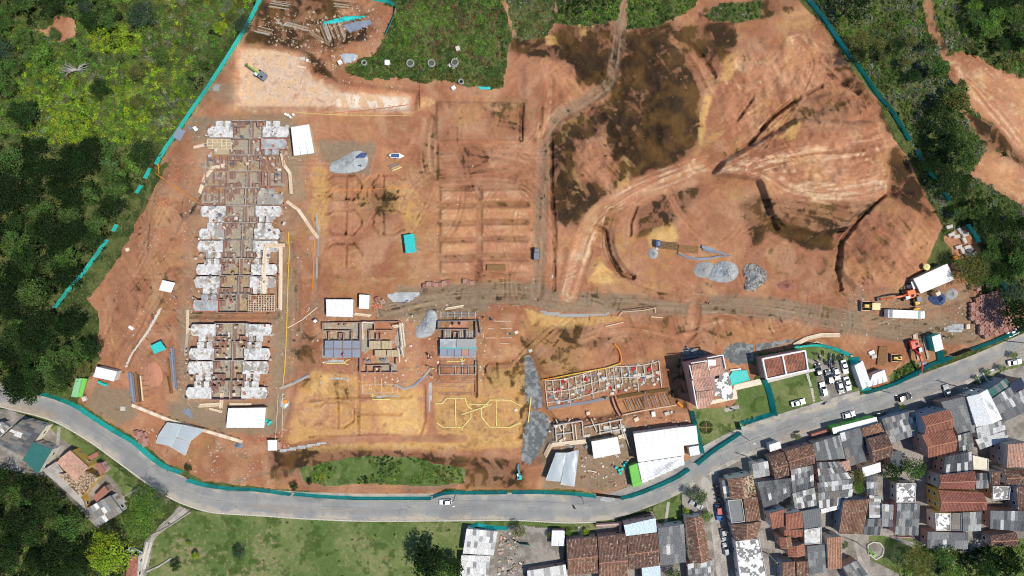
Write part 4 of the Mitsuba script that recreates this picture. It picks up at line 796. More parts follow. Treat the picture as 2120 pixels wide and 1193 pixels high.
low_wall('twin concrete wheel strip of the driveway, left', [(306, 1122), (292, 1178)], .18, .7, 'kerb_grey', name='wheel_strip', cat='paving'); low_wall('twin concrete wheel strip of the driveway, right', [(314, 1122), (299, 1178)], .18, .7, 'kerb_grey', name='wheel_strip', cat='paving')
low_wall('curved garden wall in the meadow', [(305, 1183), (330, 1172), (356, 1155)], .5, .5, 'concrete')
low_wall('orange brick strip wall of the ochre house garden', [(188, 948), (206, 938)], .9, 1.4, 'brick_red')
low_wall('whitewashed wall in front of the grey double roof', [(1842, 1110), (1890, 1112)], .8, .25, 'pink')
# octagonal playground with its green slide
t = thing('playground', 'octagonal sandbox edged with pale blocks', 'playground')
oc = [(1797, 1146), (1796, 1128), (1807, 1122), (1821, 1124), (1829, 1135), (1826, 1150), (1812, 1158)]
for a, b in zip(oc, oc[1:] + oc[:1]):
    A, B = G(*a), G(*b); beam_part(t, 'edge_block', A + [0, 0, .15], B + [0, 0, .15], .35, .5, 'kerb_grey')
part(t, 'sand', prism([G(*a)[:2] for a in oc], G(1812, 1140)[2] - .3, G(1812, 1140)[2] + .1), 'paving')
t = thing('slide', 'green slide in the octagonal sandbox', 'slide'); a, b = G(1797, 1137, .4), G(1811, 1151, 1.8)
beam_part(t, 'chute', a, b, .7, .1, 'machine_green'); box_part(t, 'ladder', [b[0] + .2, b[1], b[2] - .9], [.1, .6, 1.9], .7, 'steel_grey'); box_part(t, 'platform', b, [.8, .8, .1], .7, 'machine_green')
# ------------------------------------------------------------------ vegetation
def leaf_quads(c, nrm, size, rng, aspect=0.75):
    n = len(c)
    nrm = nrm / (np.linalg.norm(nrm, axis=1, keepdims=True) + 1e-9)
    r = rng.normal(size=(n, 3)); a = np.cross(nrm, r); a /= np.linalg.norm(a, axis=1, keepdims=True) + 1e-9
    b = np.cross(nrm, a)
    s = np.broadcast_to(size, (n,))[:, None] / 2
    v = np.stack([c - a * s, c - b * s * aspect + nrm * s * .25, c + a * s, c + b * s * aspect + nrm * s * .25], 1).reshape(-1, 3)
    return v, np.arange(n * 4).reshape(n, 4)

GREENS = dict(dark=(.014, .028, .010), deep=(.024, .047, .015), mid=(.062, .112, .030), fresh=(.100, .185, .034), lime=(.200, .300, .025), olive=(.11, .12, .036), grey=(.15, .175, .115), blue=(.038, .065, .040), brown=(.13, .095, .05), fern=(.185, .275, .028))  # dark and deep: dark species, darkened further for cloud shade on the left wood
def tone(name, n, rng, spread=.28):
    c = np.array(GREENS[name]) * (1 + spread * rng.normal(size=(n, 1)).clip(-1.6, 1.8)) * (1 + .10 * rng.normal(size=(n, 3)))
    return c.clip(.006, .5)

def crown_mesh(seed, name, clumps=17, per=72, flat=.62, leaf=.115, sprawl=.74, spiky=0.0):
    """a crown of unit radius standing on z = 0: clumps of leaves carried in a dome, with gaps between them"""
    rng = np.random.default_rng(seed)
    vs, fs, cs, n0 = [], [], [], 0
    ph = rng.uniform(0, 6.28)
    for i in range(clumps):
        rad = sprawl * math.sqrt((i + .4) / clumps) * rng.uniform(.85, 1.12)
        th = ph + i * 2.399963 + rng.normal() * .25
        ctr = np.array([rad * math.cos(th), rad * math.sin(th), flat * (1.05 - rad ** 2 * 1.0) * rng.uniform(.8, 1.15) + .25])
        r = rng.uniform(.21, .37) * (1.12 - .35 * rad)
        d = rng.normal(size=(per, 3)); d /= np.linalg.norm(d, axis=1, keepdims=True); d[:, 2] = np.abs(d[:, 2]) * 1.1 - .25
        rr = r * (rng.uniform(.45, 1.15, (per, 1)) + spiky * (rng.random((per, 1)) ** 3))
        p = ctr + d * rr * [1.15, 1.15, .75]
        v, f = leaf_quads(p, d * .55 + rng.normal(size=(per, 3)) * .45 + [0, 0, .55], leaf * rng.uniform(.6, 1.35, per), rng)
        c = tone(name, 1, rng, .22) * (1 + .22 * rng.normal(size=(per, 1)).clip(-1.5, 2))
        vs.append(v); fs.append(f + n0); n0 += len(v); cs.append(np.repeat(c.clip(.005, .5), 4, 0))
    return np.vstack(vs), np.vstack(fs), np.vstack(cs)

def trunk_mesh(seed):
    rng = np.random.default_rng(seed); m = MB()
    m.tube([[0, 0, -.4], [.01, .02, .2], [.03, 0, .62]], [.075, .055, .04], 7)
    for k in range(5):
        a = k * 1.257 + rng.uniform(-.3, .3)
        m.tube([[.02, 0, .35 + .05 * k], [.25 * math.cos(a), .25 * math.sin(a), .6], [.55 * math.cos(a), .55 * math.sin(a), .82]], [.035, .022, .01], 5)
    return trimesh.Trimesh(*m.mesh(), process=False)
TRUNKS = [mikit.ply(trunk_mesh(k), 'bark') for k in range(3)]
CROWNS = {}
def crown(kind, name, k):
    key = (kind, name, k)
    if key not in CROWNS:
        a = dict(broad=dict(), bushy=dict(clumps=22, per=60, flat=.5, leaf=.10, sprawl=.80), airy=dict(clumps=20, per=52, flat=.95, leaf=.10, sprawl=.72, spiky=.8), tall=dict(clumps=15, per=76, flat=1.15, leaf=.13, sprawl=.66, spiky=.4), big=dict(clumps=42, per=62, flat=.55, leaf=.07, sprawl=.86))[kind]
        v, f, c = crown_mesh(hash_seed(kind, name, k), name, **a)
        CROWNS[key] = mikit.ply((v, f), 'leaf', color=c)
    return CROWNS[key]
def hash_seed(*a): return sum(ord(ch) * (31 ** (i % 5)) for i, ch in enumerate(''.join(map(str, a)))) % 100003

NT = [0]
def tree(px, py, r, kind, name, label, group=None, hgt=None, nm='tree', lean=(0, 0)):
    """r: crown radius in plan units as the plan shows it; the crown hangs high, so the foot stands nearer to the middle of the plan"""
    NT[0] += 1; k = NT[0]
    rm = r * S
    H = hgt or max(1.2, rm * 1.35)
    p = G(px, py, H); z0 = float(ground_z(p[0], p[1]))
    t = thing(nm, label, 'bush' if nm in ('bush', 'shrub') else nm if nm in ('palm',) else 'tree', group)
    a = (k * 2.1) % 6.28
    POS[t] = (px, py)
    R = rotm([0, 0, 1], a) @ np.diag([rm, rm, rm * .8])
    part(t, 'crown', crown(kind, name, k % 3), 'leaf', tw=M4(R, [p[0], p[1], z0 + max(.1, H - rm * .55)]))
    hh = max(.4, H - rm * .2)
    part(t, 'trunk', TRUNKS[k % 3], 'bark', tw=M4(rotm([0, 0, 1], a) @ np.diag([rm * .9, rm * .9, hh]), [p[0], p[1], z0]))
    return t

def in_poly(px, py, q): return sdf(np.asarray(px, float), np.asarray(py, float), q) > 0
def scatter(q, gap, seed, keep=None):
    """points in the polygon at least gap apart (jittered grid)"""
    q = np.reshape(q, (-1, 2)).astype(float); rng = np.random.default_rng(seed)
    x, y = np.meshgrid(np.arange(q[:, 0].min(), q[:, 0].max(), gap), np.arange(q[:, 1].min(), q[:, 1].max(), gap))
    y = y + (np.arange(x.shape[1]) % 2) * gap / 2
    x = (x + rng.uniform(-.38, .38, x.shape) * gap).ravel(); y = (y + rng.uniform(-.38, .38, y.shape) * gap).ravel()
    k = in_poly(x, y, q)
    if keep is not None: k &= keep(x, y)
    return x[k], y[k]
def cls_at(px, py):
    p = GV(px, py); i = np.clip(np.searchsorted(gx, p[:, 0]) - 1, 0, NX - 2); j = np.clip(np.searchsorted(gy, p[:, 1]) - 1, 0, NY - 2)
    return cls[j, i]

# undergrowth: low shrubs and ferns that nobody could count, one mesh per stand
def undergrowth(key, label, stands, seed, only=0, thin=0.0):
    rng = np.random.default_rng(seed); vs, fs, cs, n0 = [], [], [], 0
    for q, gap, rad, mixw, quads in stands:
        x, y = scatter(q, gap, seed + len(vs), lambda a, b: (cls_at(a, b) == only) & ((a > -90) & (a < 2210) & (b > -70) & (b < 1265)))
        if not len(x): continue
        p = GV(x, y); names = list(mixw); w = np.array(list(mixw.values()), float)
        nz = meshkit.fbm(np.stack([x * .012, y * .012, x * 0], -1), 3, seed)
        tz = meshkit.fbm(np.stack([x * .035, y * .035, x * 0 + 4], -1), 3, seed)
        for i in range(len(x)):
            if tz[i] < thin: continue
            # stands of one kind: the kind follows slow noise, with some strangers mixed in
            t = np.clip((nz[i] - .28) / .44, 0, .999) if rng.random() < .7 else rng.random()
            name = names[int(np.searchsorted(np.cumsum(w) / w.sum(), t))]
            r = rng.uniform(*rad) * (.75 if name == 'fern' else 1)
            n = int(quads * rng.uniform(.7, 1.2))
            d = rng.normal(size=(n, 3)); d /= np.linalg.norm(d, axis=1, keepdims=True); d[:, 2] = np.abs(d[:, 2])
            lob = 1 + .3 * np.sin(3 * np.arctan2(d[:, 1], d[:, 0]) + rng.uniform(0, 6.3))
            c0 = p[i] + d * (r * lob * rng.uniform(.35, 1.1, n))[:, None] * [1, 1, .35 if name == 'fern' else .8]
            v, f = leaf_quads(c0, d * .5 + rng.normal(size=(n, 3)) * .45 + [0, 0, .6], rng.uniform(.24, .55, n) * (.8 + .25 * r), rng)
            c = tone(name, 1, rng, .25) * (1 + .25 * rng.normal(size=(n, 1)).clip(-1.5, 2))
            vs.append(v); fs.append(f + n0); n0 += len(v); cs.append(np.repeat(c.clip(.005, .5), 4, 0))
    put(key, (np.vstack(vs), np.vstack(fs)), 'leaf', color=np.vstack(cs))
    tag(key, label, 'undergrowth', kind='stuff')

UP = [(-90, -80), (540, -80), (534, 0), (478, 92), (390, 224), (336, 302), (300, 300), (180, 290), (60, 290), (-90, 270)]
undergrowth('undergrowth', 'dense low shrubs and bright ferns left of the turquoise fence', [(UP, 11.5, (.7, 1.35), dict(dark=.5, mid=2.4, fresh=3, grey=.7, olive=1, lime=.6), 46), ([(20, 170), (250, 140), (430, 120), (370, 280), (60, 300)], 13, (.7, 1.2), dict(fresh=2, lime=2, mid=1), 44),
   ([(50, 215), (120, 190), (180, 172), (300, 185), (315, 290), (60, 300)], 8, (.75, 1.25), dict(lime=3, fern=3, fresh=.8), 46), ([(176, 58), (240, 43), (295, 80), (290, 114), (190, 104)], 7.5, (.75, 1.2), dict(lime=3, fern=3), 46), ([(90, 60), (170, 120), (120, 170), (40, 170)], 11, (.7, 1.1), dict(lime=1, fresh=2), 40),
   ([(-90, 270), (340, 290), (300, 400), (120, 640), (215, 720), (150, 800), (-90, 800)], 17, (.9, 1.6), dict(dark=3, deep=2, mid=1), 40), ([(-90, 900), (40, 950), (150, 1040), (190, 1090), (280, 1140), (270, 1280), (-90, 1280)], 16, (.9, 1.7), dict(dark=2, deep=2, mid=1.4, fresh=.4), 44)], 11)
undergrowth('undergrowth_001', 'rough dark green scrub on the knoll above the row of concrete rings', [(GREEN[0], 8.5, (.45, .85), dict(olive=3, mid=2.4, brown=1.0, fresh=1.6), 34), (GREEN[4], 9, (.4, .8), dict(mid=2, fresh=1), 34)], 21)
undergrowth('undergrowth_002', 'green scrub on both sides of the dirt track at the top edge', [(GREEN[1], 9.5, (.6, 1.0), dict(mid=2, fresh=1.2, deep=1), 40), (GREEN[2], 9.5, (.6, 1.0), dict(mid=1.5, fresh=2, deep=1), 40), (GREEN[3], 9, (.5, .8), dict(grey=1, mid=1), 36), (GREEN[6], 12, (.4, .7), dict(grey=3, brown=2, olive=1), 26)], 31)
undergrowth('undergrowth_003', 'greyish green scrub behind the turquoise fence in the upper right', [([(1650, -80), (2210, -80), (2210, 640), (2070, 620), (1950, 480), (1880, 290), (1760, 120)], 11, (.6, 1.15), dict(mid=2.5, grey=2.6, fresh=1.6, olive=.8, deep=.4), 42)], 41)
undergrowth('undergrowth_004', 'thick green scrub at the lower right corner below the houses', [([(1900, 1120), (2210, 1100), (2210, 1270), (1840, 1270), (1860, 1190)], 10, (.6, 1.2), dict(fresh=2, mid=2, deep=1), 44)], 51, only=2)
undergrowth('weeds', 'bright green weeds and bushes on the bank above the road', [([(618, 970), (690, 952), (760, 943), (860, 946), (960, 972), (962, 1000), (760, 1003), (640, 1004)], 6.5, (.3, .65), dict(deep=.6, mid=1.4, fresh=2.2, lime=.6, olive=.6), 24)], 61, only=2, thin=.44)
undergrowth('weeds_001', 'patches of weeds at the foot of the turquoise fence', [([(1840, 800), (1905, 770), (1900, 745), (1850, 768)], 6, (.3, .6), dict(mid=2, olive=1), 26), ([(1990, 700), (2040, 690), (2050, 705), (1995, 715)], 6, (.3, .7), dict(mid=1), 26), ([(330, 350), (300, 430), (240, 545), (190, 610), (165, 605), (285, 400)], 9, (.3, .7), dict(mid=1, olive=2, deep=1), 24)], 71, only=2)
undergrowth('weeds_002', 'sparse dark tufts spread over the grass field', [([(310, 1100), (400, 1060), (950, 1082), (950, 1260), (290, 1260)], 26, (.2, .5), dict(mid=2, olive=2, deep=1.2), 14)], 81, only=2, thin=.5)

FLINE = [(345, 310), (326, 342), (304, 371), (286, 401), (240, 477), (213, 515), (180, 562), (148, 598), (118, 638)]
def keep0(x, y): return (cls_at(x, y) == 0) & (along(x, y, FLINE)[0] > 26)
GW = 'dark trees of the wood on the left'
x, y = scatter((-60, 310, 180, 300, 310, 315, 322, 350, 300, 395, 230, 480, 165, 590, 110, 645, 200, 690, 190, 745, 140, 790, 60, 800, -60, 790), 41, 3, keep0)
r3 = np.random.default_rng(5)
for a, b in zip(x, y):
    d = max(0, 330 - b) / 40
    tree(a, b, r3.uniform(22, 37), r3.choice(['broad', 'bushy', 'airy']), r3.choice(['dark', 'dark', 'deep', 'mid'] if a < 240 or b > 430 else ['deep', 'mid', 'fresh']), 'dark broadleaf tree in the left wood', GW)  # dark leaf tones here also stand in for cloud shade
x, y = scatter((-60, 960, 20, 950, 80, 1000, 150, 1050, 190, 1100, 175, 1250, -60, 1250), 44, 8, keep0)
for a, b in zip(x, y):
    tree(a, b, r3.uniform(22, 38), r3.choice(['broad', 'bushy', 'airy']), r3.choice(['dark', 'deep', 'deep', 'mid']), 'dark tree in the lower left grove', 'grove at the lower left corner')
x, y = scatter((-60, -60, 280, -60, 230, 35, 180, 55, 160, 30, 60, 20, 60, 90, 90, 120, 20, 180, -60, 260), 38, 13, keep0)
for a, b in zip(x, y):
    tree(a, b, r3.uniform(17, 29), r3.choice(['broad', 'bushy']), r3.choice(['deep', 'mid', 'mid', 'blue']), 'bushy tree in the upper left thicket', 'trees of the upper left thicket')
for a in [(292, 28, 30, 'bushy', 'blue', 'dark bluish green round tree near the top edge left of the fence'), (185, 42, 24, 'broad', 'deep', 'dark tree at the upper end of the bright fern patch'), (112, 68, 15, 'bushy', 'mid', 'lone round bush in the dry clearing of the upper left wood'), (85, 110, 26, 'broad', 'fresh', 'fresh green tree just below the dry clearing'), (330, 112, 20, 'bushy', 'mid', 'mid green bush right of the bright fern patch'),
          (505, 52, 20, 'airy', 'blue', 'bluish green tree close to the upper end of the left fence'), (455, 58, 16, 'bushy', 'lime', 'yellowish green bush near the upper left fence'), (285, 150, 20, 'airy', 'olive', 'olive brown tree right of the bare grey tree'), (285, 212, 18, 'airy', 'olive', 'thin brownish tree in the lower bright fern patch'), (205, 182, 24, 'bushy', 'deep', 'dark bush just below the bare grey tree'),
          (45, 235, 34, 'broad', 'deep', 'dark tree at the left edge beside the bright fern slope'), (222, 1148, 47, 'big', 'lime', 'large yellow green flowering tree beside the driveway'), (300, 1048, 36, 'big', 'fresh', 'bright green spreading tree below the road bend, upper part of the pair'), (285, 1085, 36, 'big', 'fresh', 'bright green spreading tree touching the driveway, lower of the pair'), (330, 1032, 22, 'airy', 'grey', 'greyish purple tree at the road bend'),
          (888, 1168, 42, 'broad', 'dark', 'large dark tree in the meadow left of the white shack'), (910, 1190, 34, 'airy', 'mid', 'lighter green tree at the bottom edge beside the white shack'), (938, 1176, 26, 'broad', 'deep', 'small dark tree squeezed between meadow and white shack'), (62, 812, 30, 'broad', 'deep', 'dark tree overhanging the left end of the road'), (30, 800, 34, 'broad', 'dark', 'very dark tree above the left end of the road'), (115, 800, 24, 'bushy', 'mid', 'green tree between road and green canopy'), (190, 722, 26, 'airy', 'deep', 'tree leaning out over the red yard'), (150, 735, 32, 'broad', 'mid', 'lighter tree at the edge of the red yard'), (172, 765, 22, 'bushy', 'olive', 'olive bush left of the white site shed')]:
    tree(*a[:5], a[5])
for i, (a, b, r, k, n) in enumerate([(1765, 12, 40, 'airy', 'dark'), (1778, 88, 26, 'airy', 'olive'), (1772, 118, 22, 'airy', 'dark'), (1818, 92, 18, 'airy', 'olive')]):
    tree(a, b, r, k, n, ['large dark feathery tree at the top edge right of the fence', 'olive feathery tree beside the fence in the upper right, upper of two', 'dark tree overhanging the fence in the upper right', 'thin olive tree a little right of the fence in the upper right'][i])
RT = [(1852, 100, 20), (1886, 85, 16), (1925, 90, 17), (1875, 130, 14), (1830, 120, 14)]
for a, b, r in RT: tree(a, b, r, 'airy', 'deep' if r > 16 else 'olive', 'slender feathery tree in the upper right scrub', 'slender trees in the upper right scrub')
for a in [(1942, 145, 25, 'tall', 'mid', 'leaning round tree at the left tip of the bare clearing'), (1988, 175, 12, 'tall', 'mid', 'small round tree standing on the bare clearing'), (1960, 188, 10, 'tall', 'mid', 'tiny tree just left of the one on the bare clearing'), (1975, 212, 27, 'tall', 'olive', 'round olive tree at the lower left rim of the bare clearing'), (1950, 230, 26, 'airy', 'deep', 'dark tree below the round olive one by the clearing'), (1895, 155, 18, 'bushy', 'deep', 'dark bush left of the bare clearing')]: tree(*a[:5], a[5])
x, y = scatter((1925, 250, 2000, 240, 2010, 300, 2000, 360, 2040, 420, 2120, 460, 2130, 600, 2050, 570, 2000, 480, 1960, 420, 1920, 340), 32, 23, keep0)
for a, b in zip(x, y): tree(a, b, r3.uniform(17, 28), r3.choice(['airy', 'tall', 'broad']), r3.choice(['deep', 'dark', 'mid']), 'tall dark tree by the right fence', 'tall trees along the right fence')
x, y = scatter((1990, -40, 2160, -40, 2160, 120, 2080, 100, 2030, 60), 34, 29, keep0)
for a, b in zip(x, y): tree(a, b, r3.uniform(16, 26), 'bushy', r3.choice(['mid', 'fresh', 'deep']), 'bushy tree in the upper right corner', 'bushy trees of the upper right corner')
for a in [(2015, 560, 38, 'big', 'olive', 'large olive green tree right of the white yard roof'), (2060, 575, 24, 'bushy', 'mid', 'mid green tree right of the large olive tree'), (2100, 610, 32, 'bushy', 'blue', 'blue grey tree at the right edge above the brick pallets'), (2105, 650, 36, 'broad', 'dark', 'dark tree shading the brick pallets'),
          (1895, 970, 27, 'bushy', 'mid', 'green tree in the gap between houses, right of the pair'), (1850, 978, 24, 'bushy', 'deep', 'darker tree in the gap between houses, left of the pair'), (1775, 985, 17, 'airy', 'olive', 'small yellowish tree behind the small tile roof'), (1778, 1010, 15, 'bushy', 'fresh', 'bright green tree between the patched grey roofs'), (1450, 1030, 17, 'bushy', 'mid', 'leafy garden tree at the street corner'), (1432, 1022, 14, 'airy', 'grey', 'pale feathery garden tree near the street corner'), (1465, 1070, 13, 'bushy', 'fresh', 'garden bush beside the narrow street'), (1420, 1057, 8, 'tall', 'lime', 'small yellow bush at the garden front'),
          (1868, 842, 7, 'tall', 'fresh', 'small street tree with bright leaves beside the black car'), (1652, 905, 8, 'bushy', 'olive', 'potted bush on the front terrace by the road'), (1748, 1128, 10, 'bushy', 'mid', 'hedge bush beside the flat orange roof'), (1905, 1165, 34, 'big', 'olive', 'wide yellow green tree at the bottom edge near the playground'), (1960, 1150, 26, 'bushy', 'mid', 'green bush cluster tree below the grey double roof'), (2090, 1165, 34, 'broad', 'dark', 'dark tree at the lower right corner'), (2050, 1175, 28, 'broad', 'deep', 'dark tree left of the corner tree at the bottom right'), (1975, 1190, 22, 'bushy', 'fresh', 'fresh green tree at the bottom edge below the grey roofs'),
          (1075, 1098, 16, 'airy', 'olive', 'olive tree at the back of the white shack yard'), (1138, 1108, 8, 'bushy', 'olive', 'round bush beside the silver lean-to'), (1177, 1104, 8, 'bushy', 'fresh', 'garden bush in front of the brown tile house'), (1212, 1104, 9, 'bushy', 'lime', 'yellow green bush beside the garden path'), (388, 970, 9, 'bushy', 'deep', 'dark bush growing through the roadside fence'), (608, 1008, 10, 'bushy', 'deep', 'dark bush beside the road at the foot of the bank'), (640, 998, 7, 'bushy', 'dark', 'small dark bush left end of the green bank'), (497, 1145, 15, 'airy', 'blue', 'grey green bush in the left half of the meadow'), (362, 1172, 13, 'bushy', 'deep', 'round dark bush beside the curved garden wall'), (405, 1150, 9, 'tall', 'lime', 'small yellowish palm like plant in the meadow'), (388, 1125, 5, 'bushy', 'lime', 'tiny yellow plant at the upper left of the meadow'), (1395, 1190, 16, 'bushy', 'mid', 'leafy garden tree below the grey corrugated roof'), (1860, 740, 5, 'bushy', 'mid', 'small bush beside the small bulldozer'), (1955, 730, 8, 'bushy', 'mid', 'bush beside the small hut'), (2075, 763, 9, 'bushy', 'fresh', 'clipped hedge bush right of the walled front garden'), (2045, 770, 8, 'bushy', 'fresh', 'clipped hedge bush in the middle of the walled front garden'), (2022, 783, 6, 'bushy', 'fresh', 'clipped hedge bush at the left end of the walled front garden'), (2100, 736, 9, 'bushy', 'fresh', 'hedge behind the white car at the right edge')]:
    tree(*a[:5], a[5], nm='bush' if a[2] < 12 else 'tree')
# the bare grey tree
t = thing('bare_tree', 'bare grey leafless tree fallen open among the shrubs', 'tree')
m = MB(); g0 = G(160, 145, 1.2); rr = np.random.default_rng(2)
for k in range(26):
    a = math.pi + rr.uniform(-.75, .75) if k < 17 else rr.uniform(-.1, .6)
    L = rr.uniform(3.0, 5.2); e = g0 + [L * math.cos(a), L * math.sin(a), rr.uniform(-.1, 1.4)]
    mid_ = (g0 + e) / 2 + [0, 0, .35] + rr.normal(size=3) * .2
    m.tube([g0, mid_, e], [.10, .06, .02], 4)
    for j in range(2):
        q = mid_ + (e - mid_) * rr.uniform(.1, .7); m.tube([q, q + rr.normal(size=3) * .5 + (e - g0) * .15], [.035, .012], 3)
m.part(t, 'branches', 'dead_wood'); m = MB(); m.tube([g0 - [0, 0, 1.6], g0 + [0, 0, .1]], [.2, .13], 7); m.part(t, 'trunk', 'dead_wood')
# ------------------------------------------------------------------ the brick row houses under construction
def rect(parent, name, x0, y0, x1, y1, z0, z1, bsdf, zplan=None):
    """an upright block whose top the plan shows from x0, y0 to x1, y1"""
    a, b = P(x0, y0, zplan if zplan is not None else z1), P(x1, y1, zplan if zplan is not None else z1)
    return part(parent, name, UNIT, bsdf, tw=M4(np.diag([abs(b[0] - a[0]), abs(a[1] - b[1]), z1 - z0]), [(a[0] + b[0]) / 2, (a[1] + b[1]) / 2, (z0 + z1) / 2]))
def polyblock(parent, name, pts, z0, z1, bsdf):
    return part(parent, name, prism([P(a, b, z1)[:2] for a, b in pts], z0, z1), bsdf)
def spine(y): return 521 - (y - 250) * .083 if y < 660 else 485.5 - (y - 670) * .075
WT = 1.1                                # wall thickness in plan units
def row_house(t, y0, y1, typ, left, right, zb, rng, k):
    H1 = zb + 2.75
    xs = lambda y: spine(y)
    ym = (y0 + y1) / 2; sx = xs(ym); h = y1 - y0
    wide = (y0 + 1.5, y0 + h * .66) if typ == 'A' else (y1 - h * .66, y1 - 1.5)
    nar = (y0 + h * .66, y1 - .6) if typ == 'A' else (y0 + .6, y1 - h * .66)
    cut = wide[1] if typ == 'A' else wide[0]
    # floor, walls
    rect(t, 'floor', sx - 42, y0, sx + 32, y1, zb - .8, zb + .12 + .004 * k, 'room_floor', zplan=zb)
    rect(t, 'wall', sx - 40, y0 - WT / 2, sx + 30, y0 + WT / 2, zb - .3, H1 - .16, 'brick_wall')
    rect(t, 'coping', sx - 39, y0 - WT * .7, sx + 28, y0 + WT * .7, H1 - .16, H1, 'concrete')
    rect(t, 'wall', sx - WT / 2, y0 + 1, sx + WT / 2, y1 - 1, zb - .3, H1 - .2, 'brick_wall')
    rect(t, 'coping', sx - WT * .7, y0 + 1, sx + WT * .7, y1 - 1, H1 - .2, H1 - .03, 'concrete')
    lo, hi = (nar[0] + .8, nar[1] - .8)
    for dx, top in ((-27, 0), (-17, -.25), (-41, 0), (13, 0), (27, -.1)):
        rect(t, 'wall', sx + dx - WT / 2, lo, sx + dx + WT / 2, hi, zb - .2, H1 + top - .03 * abs(dx) / 10, 'brick_wall')
    a, b = (lo, lo + WT) if typ == 'A' else (hi - WT, hi)
    rect(t, 'wall', sx - 40, a, sx - 18, b, zb - .2, H1 - .32, 'brick_wall'); rect(t, 'wall', sx + 14, a, sx + 27, b, zb - .2, H1 - .30, 'brick_wall')
    wl, wh = (wide[0] + 1, wide[1] - 2)
    rect(t, 'wall', sx - 36, wl, sx - 36 + WT, wl + (wh - wl) * .7, zb - .2, H1 - .36, 'brick_wall'); rect(t, 'wall', sx - 29, wl, sx - 29 + WT, wl + (wh - wl) * .55, zb - .2, H1 - .5, 'brick_wall')
    rect(t, 'wall', sx + 24, wl, sx + 24 + WT, wh, zb - .2, H1 - .34, 'brick_wall')
    for side, kind in ((-1, left), (1, right)):
        if side < 0: o0, o1, n0, n1 = sx - 90, sx - 38, sx - 73, sx - 42.5
        else: o0, o1, n0, n1 = sx + 78, sx + 24, sx + 60, sx + 31
        end = o0
        bulge = lambda y: end - side * 4.5 * abs((y - (wide[0] + wide[1]) / 2) / ((wide[1] - wide[0]) / 2)) ** 2.2
        ys = np.linspace(wide[0], wide[1], 9)
        poly = [(o1, wide[0])] + [(bulge(y), y) for y in ys] + [(o1, wide[1])]
        npoly = [(n0, min(nar)), (n0, max(nar)), (n1, max(nar)), (n1, min(nar))]
        if kind in ('slab', 'wet', 'grey'):
            m = {'slab': 'slab', 'wet': 'wet_slab', 'grey': 'concrete'}[kind]
            polyblock(t, 'roof_slab', poly, H1 - .22, H1 + .02, m)
            # the narrow part is cut around the stair well
            s0, s1 = (n1 - side * 0, n1 + side * 0)
            st = n0 - side * 14 if side < 0 else n0 - 14
            polyblock(t, 'roof_slab', [(n0, nar[0]), (n0, nar[1]), (st, nar[1]), (st, nar[0])], H1 - .22, H1 + .016, m)
            polyblock(t, 'roof_slab', [(st + (6 if side < 0 else -6), nar[0]), (st + (6 if side < 0 else -6), nar[1]), (n1, nar[1]), (n1, nar[0])], H1 - .22, H1 + .012, m)
            for q in range(4): rect(t, 'stair_step', min(st, st - side * 6), nar[0] + 1 + q * 2.4, max(st, st - side * 6), nar[0] + 3.4 + q * 2.4, zb, zb + .5 + .5 * q, 'concrete')
            if kind == 'wet':
                for (a, b) in zip(poly, poly[1:] + poly[:1]): A, B = P(*a, H1), P(*b, H1); beam_part(t, 'form_board', A, B, .10, .42, 'red_form')
        elif kind == 'deck':
            polyblock(t, 'deck', poly, H1 - .3, H1 - .1, 'plywood')
            for q in np.linspace(min(o0, o1) + 3, max(o0, o1), 6): rect(t, 'deck_joist', q - .4, wide[0] + .6, q + .4, wide[1] - .6, H1 - .1, H1 + .05, 'timber_pale')
            for q in np.linspace(wide[0] + .5, wide[1] - .5, 4): rect(t, 'deck_joist', min(o0, o1) + 3, q - .35, max(o0, o1), q + .35, H1 - .1, H1 + .03, 'timber_pale')
            polyblock(t, 'deck', npoly, H1 - .3, H1 - .12, 'plywood')
        elif kind == 'lattice':
            for q in np.linspace(min(o0, o1), max(o0, o1), 11): rect(t, 'scaffold_beam', q - .5, y0 + 2, q + .5, y1 - 1, H1 - .2, H1, 'timber_pale')
            for q in np.linspace(y0 + 3, y1 - 2, 8): rect(t, 'scaffold_beam', min(o0, o1), q - .5, max(o0, o1), q + .5, H1 - .02, H1 + .14, 'timber')
        else:
            rect(t, 'floor', min(o0, o1), wide[0], max(o0, o1), max(nar[1], wide[1]) - 1, zb - .8, zb + .08 + .003 * k, 'room_floor', zplan=zb)
        if kind in ('none', 'lattice', 'low'):
            for q in (.08, .36, .62, .85):
                x = o0 + (o1 - o0) * q; rect(t, 'wall', x - WT / 2, y0 + 2, x + WT / 2, y1 - (10 if q < .5 else 3), zb - .2, zb + (1.9 if kind == 'none' else 2.3) - .1 * q, 'brick_wall')
            rect(t, 'wall', min(o0, o1) + 4, y1 - 4, max(o0, o1) - 6, y1 - 4 + WT, zb - .2, zb + 1.6, 'brick_wall'); rect(t, 'wall', min(o0, o1) + 14, ym, max(o0, o1) - 4, ym + WT, zb - .2, zb + 1.75, 'brick_wall')
        else:   # the walls that carry the slab
            for q, (a, b) in ((.12, (wide[0] + 2, wide[1] - 2)), (.94, (wide[0] + 2, wide[1] - 2))):
                x = o0 + (o1 - o0) * q; rect(t, 'wall', x - WT / 2, a, x + WT / 2, b, zb - .3, H1 - .21, 'brick_wall')
            for yy in (wide[0] + 1, wide[1] - 2): rect(t, 'wall', min(o0, o1) + 6, yy, max(o0, o1) - 3, yy + WT, zb - .3, H1 - .212, 'brick_wall')
UP_ROWS = [250, 286, 321, 354, 389, 425, 461, 497, 535, 571, 609, 646]
LOW_ROWS = [670, 708, 747, 789, 827]
zb1 = float(np.mean([G(500, y)[2] for y in range(260, 640, 20)])) + .1; zb2 = float(np.mean([G(480, y)[2] for y in range(680, 820, 20)])) + .1
t_up = thing('unfinished_building', 'long unfinished row of brick houses with white concrete slabs, upper block', 'building')
